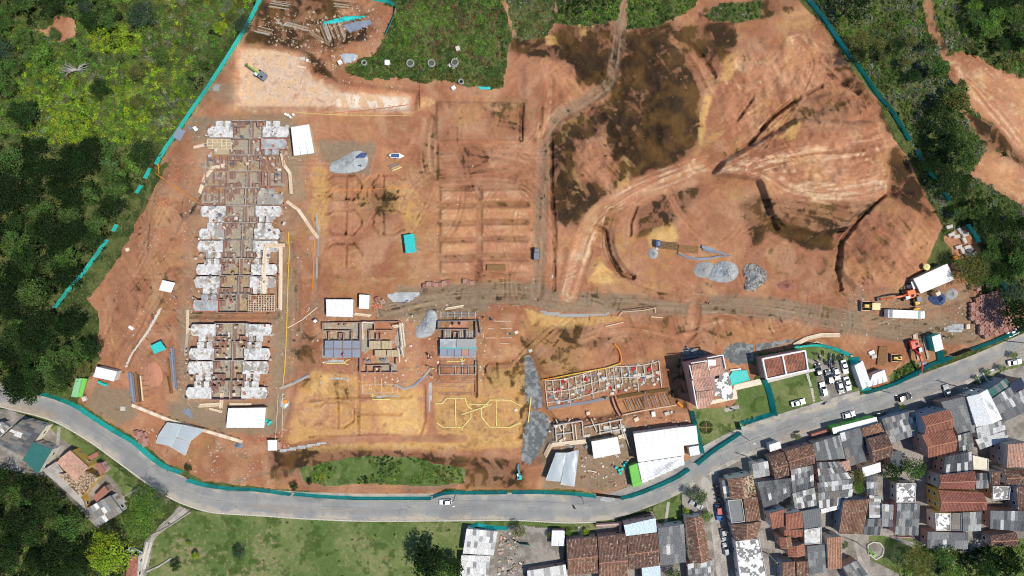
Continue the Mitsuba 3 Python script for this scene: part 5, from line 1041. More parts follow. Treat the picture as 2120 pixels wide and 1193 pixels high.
kinds = [('B', 'slab', 'slab'), ('A', 'deck', 'wet'), ('B', 'none', 'none'), ('A', 'none', 'none'), ('B', 'none', 'grey'), ('A', 'slab', 'slab'), ('B', 'slab', 'slab'), ('A', 'slab', 'slab'), ('B', 'slab', 'slab'), ('A', 'slab', 'slab'), ('B', 'wet', 'lattice')]
for k, (y0, y1, (ty, l, r)) in enumerate(zip(UP_ROWS, UP_ROWS[1:], kinds)): row_house(t_up, y0, y1, ty, l, r, zb1, RNG, k)
t_lo = thing('unfinished_building', 'shorter unfinished block of brick houses with white slabs, lower left', 'building')
for k, (y0, y1) in enumerate(zip(LOW_ROWS, LOW_ROWS[1:])): row_house(t_lo, y0, y1, 'AB'[k % 2], 'slab', 'slab', zb2, RNG, k)
for t, y, z in ((t_up, 646.5, zb1), (t_lo, 827.5, zb2)):
    rect(t, 'wall', spine(y) - 40, y, spine(y) + 30, y + 1.3, z - .3, z + 2.6, 'brick_wall')

# ------------------------------------------------------------------ the smaller concrete houses in the middle
def walls(t, segs, zb, h, bsdf='brick_wall', w=1.3, name='wall', cap=None):
    for i, (x0, y0, x1, y1) in enumerate(segs):
        a, b = P(x0, y0, zb + h), P(x1, y1, zb + h)
        hh = h + .004 * (i % 7)
        beam_part(t, name, [a[0], a[1], zb + hh / 2 - .2], [b[0], b[1], zb + hh / 2 - .2], w * S, hh + .4, bsdf)
        if cap: beam_part(t, 'coping', [a[0], a[1], zb + hh + .05], [b[0], b[1], zb + hh + .05], w * S * 1.25, .1, cap)
zc = G(750, 720)[2]
t = thing('unfinished_building', 'unfinished concrete house pair with a blue grey deck, left of the gravel heap', 'building')
rect(t, 'floor', 667, 668, 838, 741, zc - .8, zc + .1, 'room_floor', zplan=zc)
walls(t, [(667, 669, 745, 668), (667, 669, 667, 684), (745, 668, 745, 704), (680, 687, 680, 704), (702, 691, 702, 704), (711, 691, 711, 704), (727, 687, 727, 704), (669, 685, 728, 685), (702, 691, 711, 691), (748, 667, 826, 666), (775, 668, 775, 684), (764, 686, 764, 704), (779, 691, 779, 704), (788, 691, 788, 704), (762, 684, 812, 684), (702, 670, 702, 676), (714, 670, 714, 676)], zc, 2.0)
for i in range(4):
    for j in range(2):
        x0, y0 = 672 + i * 18.8, 705 + j * 18
        rect(t, 'deck_panel', x0 + .5, y0 + .5, x0 + 18.3, y0 + 17.5, zc + 2.2, zc + 2.36, 'deck_blue' if (i + j) % 3 else 'blue_grey')
for x in (690.8, 709.6, 728.4, 747): rect(t, 'deck_beam', x - .7, 704, x + .7, 741, zc + 2.1, zc + 2.45, 'rust')
rect(t, 'deck_beam', 671, 722.2, 747, 723.6, zc + 2.1, zc + 2.47, 'rust')
for i, (x0, y0, x1, y1) in enumerate([(764, 706, 788, 723), (790, 706, 812, 723), (776, 725, 799, 739), (801, 725, 823, 739)]):
    rect(t, 'deck_panel', x0, y0, x1, y1, zc + 2.2, zc + 2.34, 'plywood')
    for x in np.linspace(x0 + 4, x1 - 4, 3): rect(t, 'deck_joist', x - .4, y0, x + .4, y1, zc + 2.34, zc + 2.45, 'timber')
for i, a in enumerate([(750, 667, 752, 703), (752, 667, 775, 669), (828, 668, 834, 720), (833, 668, 839, 718), (812, 675, 836, 672), (815, 678, 832, 676), (826, 722, 828, 750), (832, 720, 836, 738)]):
    A, B = P(a[0], a[1], zc + 2.5), P(a[2], a[3], zc + 2.5); beam_part(t, 'scaffold_plank', A + [0, 0, .05 * i], B + [0, 0, .05 * i], .32, .06, 'timber_pale')
walls(t, [(745, 741, 745, 772), (745, 772, 822, 771), (820, 741, 820, 756), (757, 757, 808, 756), (760, 757, 760, 771), (776, 762, 776, 771), (787, 762, 787, 771), (810, 757, 810, 771), (776, 762, 790, 762)], zc, 1.9)
rect(t, 'floor', 744, 741.4, 822, 772, zc - .8, zc + .13, 'room_floor', zplan=zc)
t = thing('unfinished_building', 'unfinished concrete house with half poured grey deck, right of the gravel heap', 'building')
zd = G(948, 700)[2]
rect(t, 'floor', 908, 664, 987, 739, zd - .8, zd + .1, 'clay', zplan=zd)
walls(t, [(907, 665, 986, 664), (907, 665, 907, 684), (985, 665, 985, 701), (910, 682, 971, 682), (919, 683, 919, 701), (939, 690, 939, 701), (949, 690, 949, 701), (965, 684, 965, 701), (938, 688, 951, 688), (939, 668, 939, 674), (953, 668, 953, 674), (991, 662, 995, 690)], zd, 2.0, 'steel_grey')
for i, x in enumerate(np.linspace(922, 982, 18)):
    if not (936 < x < 952 or 963 < x < 968): rect(t, 'plank', x - 1.2, 684, x + 1.2, 700.5, zd + .35, zd + .45 + .01 * (i % 3), 'timber_grey')
rect(t, 'deck_slab', 911, 702, 945, 720, zd + 2.2, zd + 2.42, 'wet_slab'); rect(t, 'deck_slab', 946, 702, 986, 720, zd + 2.2, zd + 2.44, 'gravel_grey')
for i in range(5): rect(t, 'deck_panel', 911 + i * 15, 722, 925 + i * 15, 737, zd + 2.2, zd + 2.36, ['deck_blue', 'blue_grey', 'deck_blue', 'brick_pale', 'deck_blue'][i])
rect(t, 'deck_edge', 910, 720.2, 987, 721.8, zd + 2.2, zd + 2.46, 'teal_net'); rect(t, 'deck_edge', 910, 738, 985, 740.5, zd + 2.2, zd + 2.4, 'wet_slab')
for i in range(6): rect(t, 'formwork_post', 912 + i * 14.4, 645, 913.2 + i * 14.4, 658, zd + .2, zd + .8, 'timber')
rect(t, 'rebar_cage', 912, 647, 984, 650, zd + .2, zd + .5, 'steel_grey'); rect(t, 'rebar_cage', 912, 653, 984, 656, zd + .2, zd + .46, 'steel_grey')
walls(t, [(909, 758, 985, 758), (909, 758, 909, 776), (985, 748, 985, 776), (943, 758, 943, 776), (957, 758, 957, 776), (970, 758, 970, 776), (909, 776, 985, 775)], G(948, 765)[2], .3, 'concrete', 1.6, 'footing')
# foundations with store yard, lower right
t = thing('foundation', 'grid of pale concrete foundation beams with stored material beside the brick villa', 'foundation')
zf = G(1240, 800)[2]
fx = lambda u, v: (1128 + u * 236 + v * 6, 787 - u * 42 + v * 58 + (4 * math.sin(u * 9)))      # along the row, across it
def fseg(u0, v0, u1, v1): return (*fx(u0, v0), *fx(u1, v1))
rr = np.random.default_rng(4)
walls(t, [fseg(i / 15, 0.02, i / 15, .62 if i % 3 else .95) for i in range(16)] + [fseg(i / 15, .42, (i + 1) / 15, .42) for i in range(0, 14)] + [fseg(i / 15, .02, (i + 1) / 15, .02) for i in range(15)] + [fseg(i / 15, .80, (i + 1) / 15, .78) for i in range(8)], zf, .55, 'block', 1.5, 'foundation_beam')
for i in range(46):
    u, v = rr.uniform(.02, .98), rr.uniform(.06, .85); g = G(*fx(u, v))
    box_part(t, 'stored_block', g + [0, 0, .25], [rr.uniform(.5, 1.5), rr.uniform(.5, 1.1), .5], rr.uniform(-.3, .3) + .18, ['brick_red', 'block', 'steel_blue', 'timber_pale', 'plywood', 'block', 'tail_red'][int(rr.integers(7))])
low_wall('dark grey drain trench wall along the foundation grid', [(1134, 845), (1180, 838), (1215, 833), (1260, 823)], .5, .9, 'steel_grey', 'drain', 'drain_channel'); low_wall('dark steel beams laid at the right end of the foundation trench', [(1278, 822), (1330, 813), (1385, 806)], .5, 1.0, 'rust_dark', 'beams', 'steel_beam')
low_wall('rusty red formwork wall crossing the foundation trench', [(1266, 822), (1274, 845), (1283, 860)], 1.4, .5, 'brick_pale', name='formwork_wall'); low_wall('rusty red formwork wall twin at the foundation trench', [(1272, 820), (1280, 842), (1289, 858)], 1.2, .25, 'brick_red', name='formwork_wall')
low_wall('pale timber edge below the foundation trench', [(1288, 859), (1330, 850), (1400, 838)], .5, .3, 'timber', name='timber_edge', cat='timber')
t = thing('block_wall', 'grey block walls and footings of the cluttered yard above the white square roof', 'foundation'); zg = G(1220, 890)[2]
walls(t, [(1146, 882, 1205, 872), (1150, 882, 1152, 915), (1166, 880, 1168, 914), (1184, 876, 1188, 912), (1205, 872, 1208, 905), (1152, 900, 1186, 895), (1224, 868, 1236, 895), (1210, 885, 1290, 868), (1240, 878, 1243, 900), (1262, 872, 1266, 896), (1284, 869, 1290, 905), (1290, 890, 1305, 930), (1240, 898, 1288, 888)], zg, .9, 'block', 1.8)
for k in range(26): g = G(rr.uniform(1150, 1300), rr.uniform(878, 925)); box_part(t, 'stored_block', g + [0, 0, .3], [rr.uniform(.6, 2.4), rr.uniform(.5, 1.2), .6], rr.uniform(-.6, .6), ['block', 'kerb_grey', 'timber_pale', 'steel_grey', 'white', 'concrete'][int(rr.integers(6))])
t = thing('house_footing', 'row of low footings and dug rooms below the house pair', 'foundation'); zg = G(785, 800)[2]
walls(t, [(750, 797, 822, 796), (750, 797, 750, 814), (765, 797, 765, 806), (776, 783, 776, 797), (789, 783, 790, 812), (811, 797, 812, 812), (822, 796, 823, 814), (750, 814, 823, 813), (764, 805, 750, 805)], zg, .3, 'timber', 1.1, 'footing')
t = thing('house_footing', 'row of reddish footings above the left yellow pipe octagon', 'foundation'); zg = G(948, 800)[2]
walls(t, [(909, 794, 985, 793), (909, 801, 968, 801), (909, 813, 985, 813), (985, 793, 985, 813), (958, 789, 985, 789)], zg, .25, 'brick_pale', 1.1, 'footing')
t = thing('house_footing', 'pale string boards marking the dug plots right of the half poured house', 'foundation'); zg = G(1030, 680)[2]
walls(t, [(1022, 665, 1058, 665), (1002, 681, 1022, 681), (1036, 681, 1060, 680), (1005, 700, 1026, 700), (1036, 700, 1058, 699), (1034, 711, 1055, 711), (1000, 690, 1001, 700)], zg, .2, 'timber_pale', .9, 'string_board')
t = thing('safety_barrier', 'yellow safety barrier along the upper edge of the foundation grid', 'barrier')
yl = [(1122, 787), (1150, 782), (1200, 772), (1255, 762), (1285, 752)]
for a, b in zip(yl, yl[1:]): beam_part(t, 'mesh_strip', G(*a, .7), G(*b, .7), .25, .7, 'orange' if a[0] < 1130 else 'yellow')
rr = np.random.default_rng(9)
for i in range(30):                     # rods standing in the trench below
    pass
t = thing('rebar_mat', 'fan of reinforcing bars lying in the red trench below the foundation', 'rebar')
for i in range(16):
    x = 1290 + i * 6.0; beam_part(t, 'bar', G(x, 828 - i * .9, .3), G(x + 9 + rr.uniform(-2, 2), 852 - i * 1.0, .2), .14, .14, ['rust', 'steel_blue', 'timber_grey'][i % 3])
# the big brick villa and its annexe
def villa():
    z = G(1470, 800)[2]
    t = thing('villa', 'tall brick villa with pale orange tile roofs and a white spotted terrace', 'house')
    h = 9.0
    A = [(1431, 752), (1499, 735), (1506, 770), (1519, 772), (1519, 828), (1471, 842), (1446, 846), (1434, 787)]
    part(t, 'wall', prism([P(a, b, z + h)[:2] for a, b in [(1427, 756), (1497, 739), (1503, 772), (1480, 780), (1479, 822), (1470, 840), (1446, 845), (1434, 788)]], z - .5, z + h - .1), 'brick_wall')
    def slope(pts, zs, pal='pale'):
        q = [P(a, b, z + zz) for (a, b), zz in zip(pts, zs)]
        r = part(t, 'roof', deck_mesh(*q)[0], 'timber_dark'); cover(r, *q, 'tile', pal, np.random.default_rng(3))
    slope([(1435, 788), (1468, 779), (1464, 749), (1431, 756)][0:4], [h, h, h + .5, h + .5]); slope([(1469, 781), (1494, 772), (1491, 757), (1468, 764)], [h - .3, h - .3, h + .2, h + .2])
    slope([(1471, 812), (1440, 817), (1434, 788), (1472, 781)][::1], [h + .8, h + .8, h - .1, h - .1]) if False else None
    slope([(1434, 789), (1472, 782), (1478, 806), (1441, 811)], [h - .1, h - .1, h + .9, h + .9]); slope([(1444, 847), (1470, 842), (1478, 807), (1441, 812)], [h - .2, h - .2, h + .9, h + .9])
    for a, b in (((1430, 752), (1463, 747)), ((1463, 747), (1468, 766)), ((1433, 788), (1443, 846)), ((1427, 756), (1433, 784)), ((1464, 741), (1496, 735)), ((1496, 735), (1502, 764))):
        beam_part(t, 'parapet', P(*a, z + h + .3), P(*b, z + h + .3), .25, .8, 'white')
    rect(t, 'skylight_well', 1427, 755, 1441, 783, z + h - .1, z + h + .04, 'dark')
    part(t, 'terrace', prism([P(a, b, z + 6)[:2] for a, b in [(1489, 773), (1508, 769), (1519, 820), (1514, 827), (1500, 828), (1492, 822), (1480, 820), (1475, 787), (1489, 783)]], z - .4, z + 6), 'stained_white')
    rect(t, 'roof_tank', 1466, 745, 1482, 757, z + h, z + h + 1.0, 'white')
    part(t, 'patio', prism([G(a, b)[:2] for a, b in [(1470, 838), (1515, 828), (1527, 826), (1524, 808), (1577, 796), (1574, 784), (1520, 797), (1515, 820), (1470, 830)]], z - .6, z + .12), 'cream')
    for k, (x, y) in enumerate([(1432, 800), (1437, 822), (1430, 776)]):
        g = P(x, y, z + 4); w = box_part(t, 'window', [g[0] + .5, g[1], z + 2 + 2.5 * (k % 2)], [.3, 1.2, 1.1], .17, 'white'); box_part(w, 'pane', [g[0] + .53, g[1], z + 2 + 2.5 * (k % 2)], [.3, 1.0, .9], .17, 'glass_dark')
villa()
def annexe():
    z = G(1625, 755)[2]; h = 5.5
    t = thing('annexe', 'two bay annexe with red tile roofs framed by white parapets', 'house')
    q = [(1578, 743), (1666, 726), (1672, 766), (1587, 785)]
    part(t, 'wall', prism([P(a, b, z + h)[:2] for a, b in q], z - .5, z + h - .3), 'brick_wall')
    for (a, b, c, d) in (((1583, 746), (1617, 739), (1624, 773), (1590, 781)), ((1622, 738), (1664, 729), (1668, 763), (1629, 772))):
        m0, m1 = ((a[0] + d[0]) / 2, (a[1] + d[1]) / 2), ((b[0] + c[0]) / 2, (b[1] + c[1]) / 2)
        for s in (((b, a, m0, m1)), ((d, c, m1, m0))):
            pts = [P(*p, z + h - .3 + (.5 if k > 1 else 0)) for k, p in enumerate(s)]
            r = part(t, 'roof', deck_mesh(*pts)[0], 'timber_dark'); cover(r, *pts, 'tile', 'orange', np.random.default_rng(6))
    for k, (a, b) in enumerate(list(zip(q, q[1:] + q[:1])) + [((1619, 735), (1627, 775))]): beam_part(t, 'parapet', P(*a, z + h + .1), P(*b, z + h + .1), .4, .9 + .01 * k, 'white')
    part(t, 'porch', prism([P(a, b, z + 3)[:2] for a, b in [(1588, 786), (1686, 763), (1688, 768), (1590, 793)]], z + 2.8, z + 3.0), 'plaster')
    for k in range(5): x, y = 1592 + k * 22, 789 - k * 5.2; g = P(x, y, z + 2.8); box_part(t, 'column', [g[0], g[1], z + 1.3], [.25, .25, 3.0], .2, 'white')
    for k in range(3): x, y = 1600 + k * 26, 781 - k * 6; g = P(x, y, z + 3); w = box_part(t, 'window', [g[0], g[1] , z + 1.5], [1.6, .3, 1.2], .2, 'white'); box_part(w, 'pane', [g[0], g[1] - .03, z + 1.5], [1.4, .3, 1.0], .2, 'glass_dark')
annexe()
t = thing('pool_cover', 'turquoise cover stretched over the garden pool', 'pool cover')
part(t, 'cover', prism([G(a, b)[:2] for a, b in [(1510, 778), (1516, 768), (1545, 766), (1550, 783), (1513, 795)]], G(1530, 780)[2] - .2, G(1530, 780)[2] + .45), 'pool')
beam_part(t, 'edge_board', G(1512, 767, .6), G(1534, 764, .6), .4, .2, 'white'); beam_part(t, 'edge_board', G(1513, 797, .4), G(1552, 785, .4), .5, .15, 'teal_net')
part(thing('tile_path', 'brown tiled walk between villa lawn and annexe', 'path'), 'slab', prism([G(a, b)[:2] for a, b in [(1561, 737), (1569, 735), (1579, 782), (1572, 784)]], G(1570, 760)[2] - .3, G(1570, 760)[2] + .08), 'paving')

# ------------------------------------------------------------------ sheds and roofs on posts
def shed(label, q, h, bsdf, side=None, name='shed', cat='shed', drop=.25, posts=True, n=None):
    q = np.reshape(q, (-1, 2)); g = G(*q.mean(0)); z = g[2]
    t = thing(name, label, cat)
    R = [P(a, b, z + h) for a, b in q]
    A, B, C, D = R[3], R[2], R[1] + [0, 0, drop], R[0] + [0, 0, drop]
    roof = part(t, 'roof', deck_mesh(A, B, C, D, .06)[0], 'fc2'); cover(roof, A, B, C, D, 'sheet', bsdf, RNG)
    c = np.mean(R, 0)
    for p in R:
        p = c + (p - c) * .94; beam_part(t, 'post', [p[0], p[1], z - .3], [p[0], p[1], z + h - .12], .12, .12, 'timber_dark')
    if side:
        for a, b in zip(R, R[1:] + R[:1]):
            a, b = c + (a - c) * .93, c + (b - c) * .93
            beam_part(t, 'wall', [a[0], a[1], z + h / 2 - .2], [b[0], b[1], z + h / 2 - .2], .08, h - .05, side)
    return t
shed('white corrugated shed roof at the upper right end of the long brick row', (603, 264, 640, 258, 651, 317, 608, 323), 3.0, 'white_sheet', 'plywood')
shed('turquoise sheet roof standing alone on the bare plots', (836, 487, 856, 484, 861, 522, 840, 525), 2.6, 'turquoise', 'teal_dark')
shed('white sheet roof store above the concrete houses', (675, 620, 732, 620, 730, 657, 676, 655), 3.0, 'white_sheet', 'plywood')
shed('small upright white shed next to the white store roof', (744, 610, 765, 611, 764, 640, 743, 639), 2.6, 'white_sheet', 'plywood')
shed('bright white sheet roof below the lower brick block', (473, 845, 551, 844, 547, 886, 468, 886), 3.0, 'white_sheet', 'plywood')
shed('small white tent roof left of the long brick row', (337, 580, 364, 586, 354, 606, 329, 601), 2.5, 'white', None, 'canopy', 'canopy')
shed('turquoise sheet roof on the red yard', (312, 716, 333, 706, 344, 723, 320, 733), 2.4, 'turquoise', None, 'canopy', 'canopy')
shed('white ribbed shed roof at the left edge of the yard', (201, 759, 243, 769, 236, 790, 192, 780), 2.8, 'white_sheet', 'plaster')
shed('grey panelled roof leaning on the upper left fence', (369, 264, 385, 272, 373, 293, 357, 283), 2.4, 'blue_grey', None)
shed('large white roof of the site office', (1311, 898, 1412, 884, 1417, 943, 1321, 957), 4.2, 'white', 'plaster', 'site_office', 'office')
shed('pale bluish roof stepping down to the road below the site office', (1320, 958, 1415, 944, 1417, 962, 1330, 1001), 3.2, 'pale_blue' if False else 'white_sheet', 'plaster', 'site_office', 'office')
shed('white upright roof at the right side of the site office', (1410, 885, 1441, 881, 1446, 919, 1415, 923), 3.4, 'white', 'plaster', 'site_office', 'office')
shed('small white roof by the fence corner below the office', (1425, 926, 1446, 922, 1449, 941, 1429, 945), 2.6, 'white_sheet', 'plaster')
shed('brilliant white square roof left of the site office', (1224, 914, 1278, 904, 1285, 939, 1229, 950), 3.0, 'white', 'plywood')
shed('bright green container roof below the site office', (1302, 965, 1320, 959, 1328, 1003, 1311, 1011), 2.8, 'green', 'green', 'container', 'container')
shed('white roof of the yard store below the trees on the right', (1890, 578, 1960, 546, 1976, 579, 1906, 608), 3.4, 'white', 'plywood')
shed('small white side roof left of the yard store', (1885, 584, 1891, 581, 1898, 597, 1891, 600), 2.4, 'white', None)
shed('hut with white roof and turquoise side wall by the yard gate', (1928, 698, 1945, 691, 1954, 723, 1936, 729), 3.0, 'white_sheet', 'teal_net', 'hut', 'hut')
shed('long white leg of the L shaped shed beside the car park', (1768, 757, 1785, 747, 1803, 794, 1786, 808), 3.0, 'white_sheet', 'plaster')
shed('bright white short leg of the L shaped shed by the road', (1807, 775, 1829, 766, 1839, 789, 1795, 803), 2.9, 'white', 'plaster')
shed('small pinkish white hut roof beside the brick rubble', (554, 911, 574, 911, 573, 933, 555, 933), 2.4, 'white', 'plywood', 'hut', 'hut')
shed('tiny white kiosk roof left of the house pair', (648, 665, 653, 661, 657, 665, 652, 669), 2.2, 'white', None, 'canopy', 'canopy')
shed('white plastic tank shelter near the dark tarps of the upper left yard', (399, 264, 405, 262, 411, 268, 404, 273), 2.0, 'white', None, 'canopy', 'canopy')
t = thing('canopy', 'green arched double canopy at the site gate near the left road end', 'canopy')
for i, (a, m) in enumerate((((157, 784, 170, 783, 160, 823, 147, 821), 'light_green'), ((171, 783, 181, 785, 170, 822, 161, 822), 'green'))):
    q = np.reshape(a, (-1, 2)); z = G(165, 800)[2]; R = [P(*p, z + 2.6 + (.4 if (k in (1, 2)) == (i == 0) else 0)) for k, p in enumerate(q)]
    r = part(t, 'roof', deck_mesh(R[3], R[2], R[1], R[0], .05)[0], m); cover(r, R[3], R[2], R[1], R[0], 'sheet', m, RNG)
for x, y in ((149, 819), (168, 820), (159, 786), (179, 786)): p = P(x, y, z + 2.5); beam_part(t, 'post', [p[0], p[1], z - .2], [p[0], p[1], z + 2.4], .1, .1, 'steel_grey')
# plastic film houses
def film(label, panes, h):
    t = thing('film_roof', label, 'plastic roof')
    for q in panes:
        q = np.reshape(q, (-1, 2)); c = q.mean(0); z = G(*c)[2]
        n = 7; v = []
        for j in range(n):
            for i in range(n):
                u, w = i / (n - 1), j / (n - 1)
                p = (q[0] * (1 - u) + q[1] * u) * (1 - w) + (q[3] * (1 - u) + q[2] * u) * w
                v.append(P(*p, z + h + .25 * math.sin(u * 3.14) * math.sin(w * 3.14) + RNG.normal() * .05))
        f = [[j * n + i, j * n + i + 1, (j + 1) * n + i + 1, (j + 1) * n + i] for j in range(n - 1) for i in range(n - 1)]
        k = part(t, 'film', trimesh.Trimesh(v, np.vstack([np.array(f)[:, [2, 1, 0]], np.array(f)[:, [3, 2, 0]]]), process=False), 'plastic_film', smooth=True)
        for a, b in zip(q, np.roll(q, -1, 0)): beam_part(t, 'batten', P(*a, z + h), P(*b, z + h), .14, .10, 'white_line')
        for a in q: p = P(*(c + (a - c) * .97), z + h); beam_part(t, 'post', [p[0], p[1], z - .2], [p[0], p[1], z + h], .1, .1, 'timber_dark')
film('four pane plastic film roof in the lower left corner of the site', [(346, 875, 374, 879, 364, 906, 329, 900), (375, 879, 424, 890, 394, 914, 365, 906), (328, 901, 363, 907, 353, 924, 323, 917), (364, 908, 394, 915, 384, 943, 353, 925)], 2.2)
film('slanted plastic film house beside the grey slope', [(1151, 938, 1173, 938, 1160, 997, 1130, 994), (1174, 938, 1198, 932, 1189, 1007, 1161, 1003)], 2.6)
# ------------------------------------------------------------------ cars, bikes, machines
def car_meshes(kind):
    """L along x, nose towards +x"""
    L, W, H1, H2 = dict(hatch=(3.9, 1.72, .92, 1.48), sedan=(4.45, 1.76, .90, 1.44), suv=(4.6, 1.86, 1.05, 1.72), pickup=(5.1, 1.85, 1.05, 1.75), wagon=(4.5, 1.78, .95, 1.58))[kind]
    lo = []
    for x, w, z0, z1 in ((-L / 2, .80, .42, H1 - .12), (-L / 2 + .18, .95, .24, H1), (-L * .28, 1.0, .2, H1 + .02), (0, 1.0, .2, H1), (L * .25, 1.0, .2, H1 - .04), (L / 2 - .35, .92, .24, H1 - .16), (L / 2 - .05, .72, .34, H1 - .30)):
        for s in (-1, 1): lo += [[x, s * W / 2 * w * .93, z0], [x, s * W / 2 * w, (z0 + z1) / 2], [x, s * W / 2 * w * .95, z1 - .05], [x, s * W / 2 * w * .82, z1]]
    r0, r1 = dict(hatch=(-L * .47, L * .20), sedan=(-L * .36, L * .18), suv=(-L * .47, L * .20), pickup=(-L * .12, L * .20), wagon=(-L * .48, L * .2))[kind]
    b0, b1 = r0 + (.12 if kind != 'sedan' else .55), r1 - .75
    b0 = b0 + (.22 if kind in ('hatch', 'suv', 'wagon') else 0)
    cab = []
    for s in (-1, 1): cab += [[r0, s * W * .43, H1 - .04], [r1, s * W * .43, H1 - .08], [b0, s * W * .35, H2 - .03], [b1, s * W * .35, H2 - .03], [(b0 + b1) / 2, s * W * .36, H2]]
    roof = hull(np.array([[b0 - .03, s * W * .355, H2 - .04] for s in (-1, 1)] + [[b1 + .03, s * W * .355, H2 - .04] for s in (-1, 1)] + [[b0 + .1, s * W * .33, H2 + .02] for s in (-1, 1)] + [[b1 - .1, s * W * .33, H2 + .02] for s in (-1, 1)] + [[(b0 + b1) / 2, 0, H2 + .05]]))
    out = {'body': hull(lo), 'roof': roof, 'cabin_glass': hull(cab)}
    if kind == 'pickup':
        m = MB(); m.box([-L * .31, 0, H1 + .05], [L * .33, W * .78, .16]); out['cargo_bed'] = trimesh.Trimesh(*m.mesh(), process=False)
    pil = MB()
    for s in (-1, 1):
        pil.beam([r1, s * W * .43, H1 - .04], [b1, s * W * .352, H2 - .02], .09, .06); pil.beam([r0, s * W * .43, H1], [b0, s * W * .352, H2 - .02], .13, .06); pil.beam([(b0 + b1) / 2, s * W * .432, H1], [(b0 + b1) / 2, s * W * .362, H2 - .02], .09, .05)
    out['pillars'] = trimesh.Trimesh(*pil.mesh(), process=False)
    w = cyl(.32, .22, 'y', 14)
    out['wheel'] = [w.copy().apply_translation([x, s * (W / 2 - .12), .32]) for x in (-L * .30, L * .31) for s in (-1, 1)]
    out['headlight'] = [hull(rbox([L / 2 - .22, s * W * .36, H1 - .26], [.28, .32, .14], .04)) for s in (-1, 1)]
    out['tail_light'] = [hull(rbox([-L / 2 + .08, s * W * .37, H1 - .14], [.16, .26, .16], .04)) for s in (-1, 1)]
    out['mirror'] = [hull(rbox([r1 - .1, s * (W / 2 + .07), H1 + .04], [.14, .2, .14], .03)) for s in (-1, 1)]
    return out
CARP = {}
def car(label, px, py, ang, kind, paint, group=None, up=0.0):
    """ang: degrees, direction of the nose in the plan, 0 = right, 90 = up"""
    if kind not in CARP: CARP[kind] = {k: [mikit.ply(m, 'white', smooth=(35 if k in ('body', 'roof', 'wheel') else False)) for m in (v if isinstance(v, list) else [v])] for k, v in car_meshes(kind).items()}
    p = G(px, py, .8); p[2] = float(ground_z(p[0], p[1])) + .03 + up
    t = thing('car' if kind != 'pickup' else 'pickup_truck', label, 'car' if kind != 'pickup' else 'pickup', group)
    tw = M4(rotm([0, 0, 1], math.radians(ang)), p)
    mats = dict(body=paint, roof=paint, cabin_glass='glass_dark', pillars=paint, wheel='rubber', headlight='lamp', tail_light='tail_red', mirror=paint, cargo_bed='dark')
    for k, ms in CARP[kind].items():
        for m in ms: part(t, k, m, mats[k], tw=tw)
    return t
GC = 'cars in the gravel car park'
car('black car at the upper left corner of the gravel car park', 1694, 766, 100, 'hatch', 'car_black'); car('dark grey blue car in the middle of the car park', 1717, 781, 105, 'suv', 'car_grey'); car('white car in the middle of the car park', 1732, 774, -74, 'hatch', 'car_white'); car('white sedan at the top right of the car park beside the fence', 1749, 760, -76, 'sedan', 'car_white')
car('white sedan at the right of the car park, lower of the two by the fence', 1755, 795, -74, 'sedan', 'car_white'); car('silver fronted white car at the bottom of the car park', 1740, 803, -75, 'hatch', 'car_silver'); car('long white wagon at the bottom left of the car park', 1705, 806, 105, 'wagon', 'car_white'); car('white sedan parked on the villa lawn', 1653, 834, 14, 'sedan', 'car_white')
car('white hatchback driving alone on the road bend section', 922, 1040, 180, 'hatch', 'car_white'); car('black car parked at the village side of the road', 1872, 823, 16, 'suv', 'car_black'); car('white grey roofed car at the kerb above the long white roof', 1758, 859, 14, 'hatch', 'car_white'); car('silver green car parked nose to the road', 1961, 811, 105, 'sedan', 'car_silver')
car('white car by the hedge at the right edge', 2102, 750, 10, 'sedan', 'car_white'); car('white car at the far right end of the road by the net fence', 2100, 688, 26, 'sedan', 'car_white'); car('grey car under the garden bush at the street corner', 1442, 1046, 152, 'sedan', 'car_silver'); car('silver car in the narrow street, upper of two', 1499, 1108, -78, 'hatch', 'car_silver'); car('silver car in the narrow street, lower of two', 1503, 1137, 100, 'hatch', 'car_silver')
car('blue and red pickup parked in the narrow street', 1488, 1062, -82, 'pickup', 'car_blue'); car('dark car under a cover beside the kerb garden', 1824, 858, 10, 'hatch', 'car_grey'); car('silver car beside the small tiled house and driveway', 279, 1142, -25, 'sedan', 'car_silver')
part('pickup_truck', 'cab_top', UNIT, 'car_red', tw=M4(rotm([0, 0, 1], math.radians(-82)) @ np.diag([1.9, 1.5, .1]), G(1487, 1055, 0) + [0, 0, 1.85]))

def bike_parts():
    m1 = trimesh.creation.torus(.27, .055, major_sections=14, minor_sections=6); m1.apply_transform(trimesh.transformations.rotation_matrix(np.pi / 2, [1, 0, 0]))
    out = {'wheel': [m1.copy().apply_translation([x, 0, .32]) for x in (-.62, .65)], 'tank': [hull(rbox([.15, 0, .82], [.55, .34, .24], .08))], 'seat': [hull(rbox([-.4, 0, .80], [.75, .28, .12], .04))], 'engine': [hull(rbox([.05, 0, .48], [.5, .34, .34], .06))]}
    m = MB(); m.tube([[.42, -.36, 1.02], [.40, 0, .98], [.42, .36, 1.02]], .025, 5); m.tube([[.40, 0, .98], [.65, 0, .34]], .035, 5); m.tube([[-.62, 0, .32], [-.1, 0, .5], [.3, 0, .7]], .035, 5)
    out['frame'] = [trimesh.Trimesh(*m.mesh(), process=False)]; out['headlight'] = [hull(rbox([.55, 0, .92], [.16, .2, .18], .04))]
    return {k: [mikit.ply(q, 'white', smooth=40) for q in v] for k, v in out.items()}
BIKE = bike_parts()
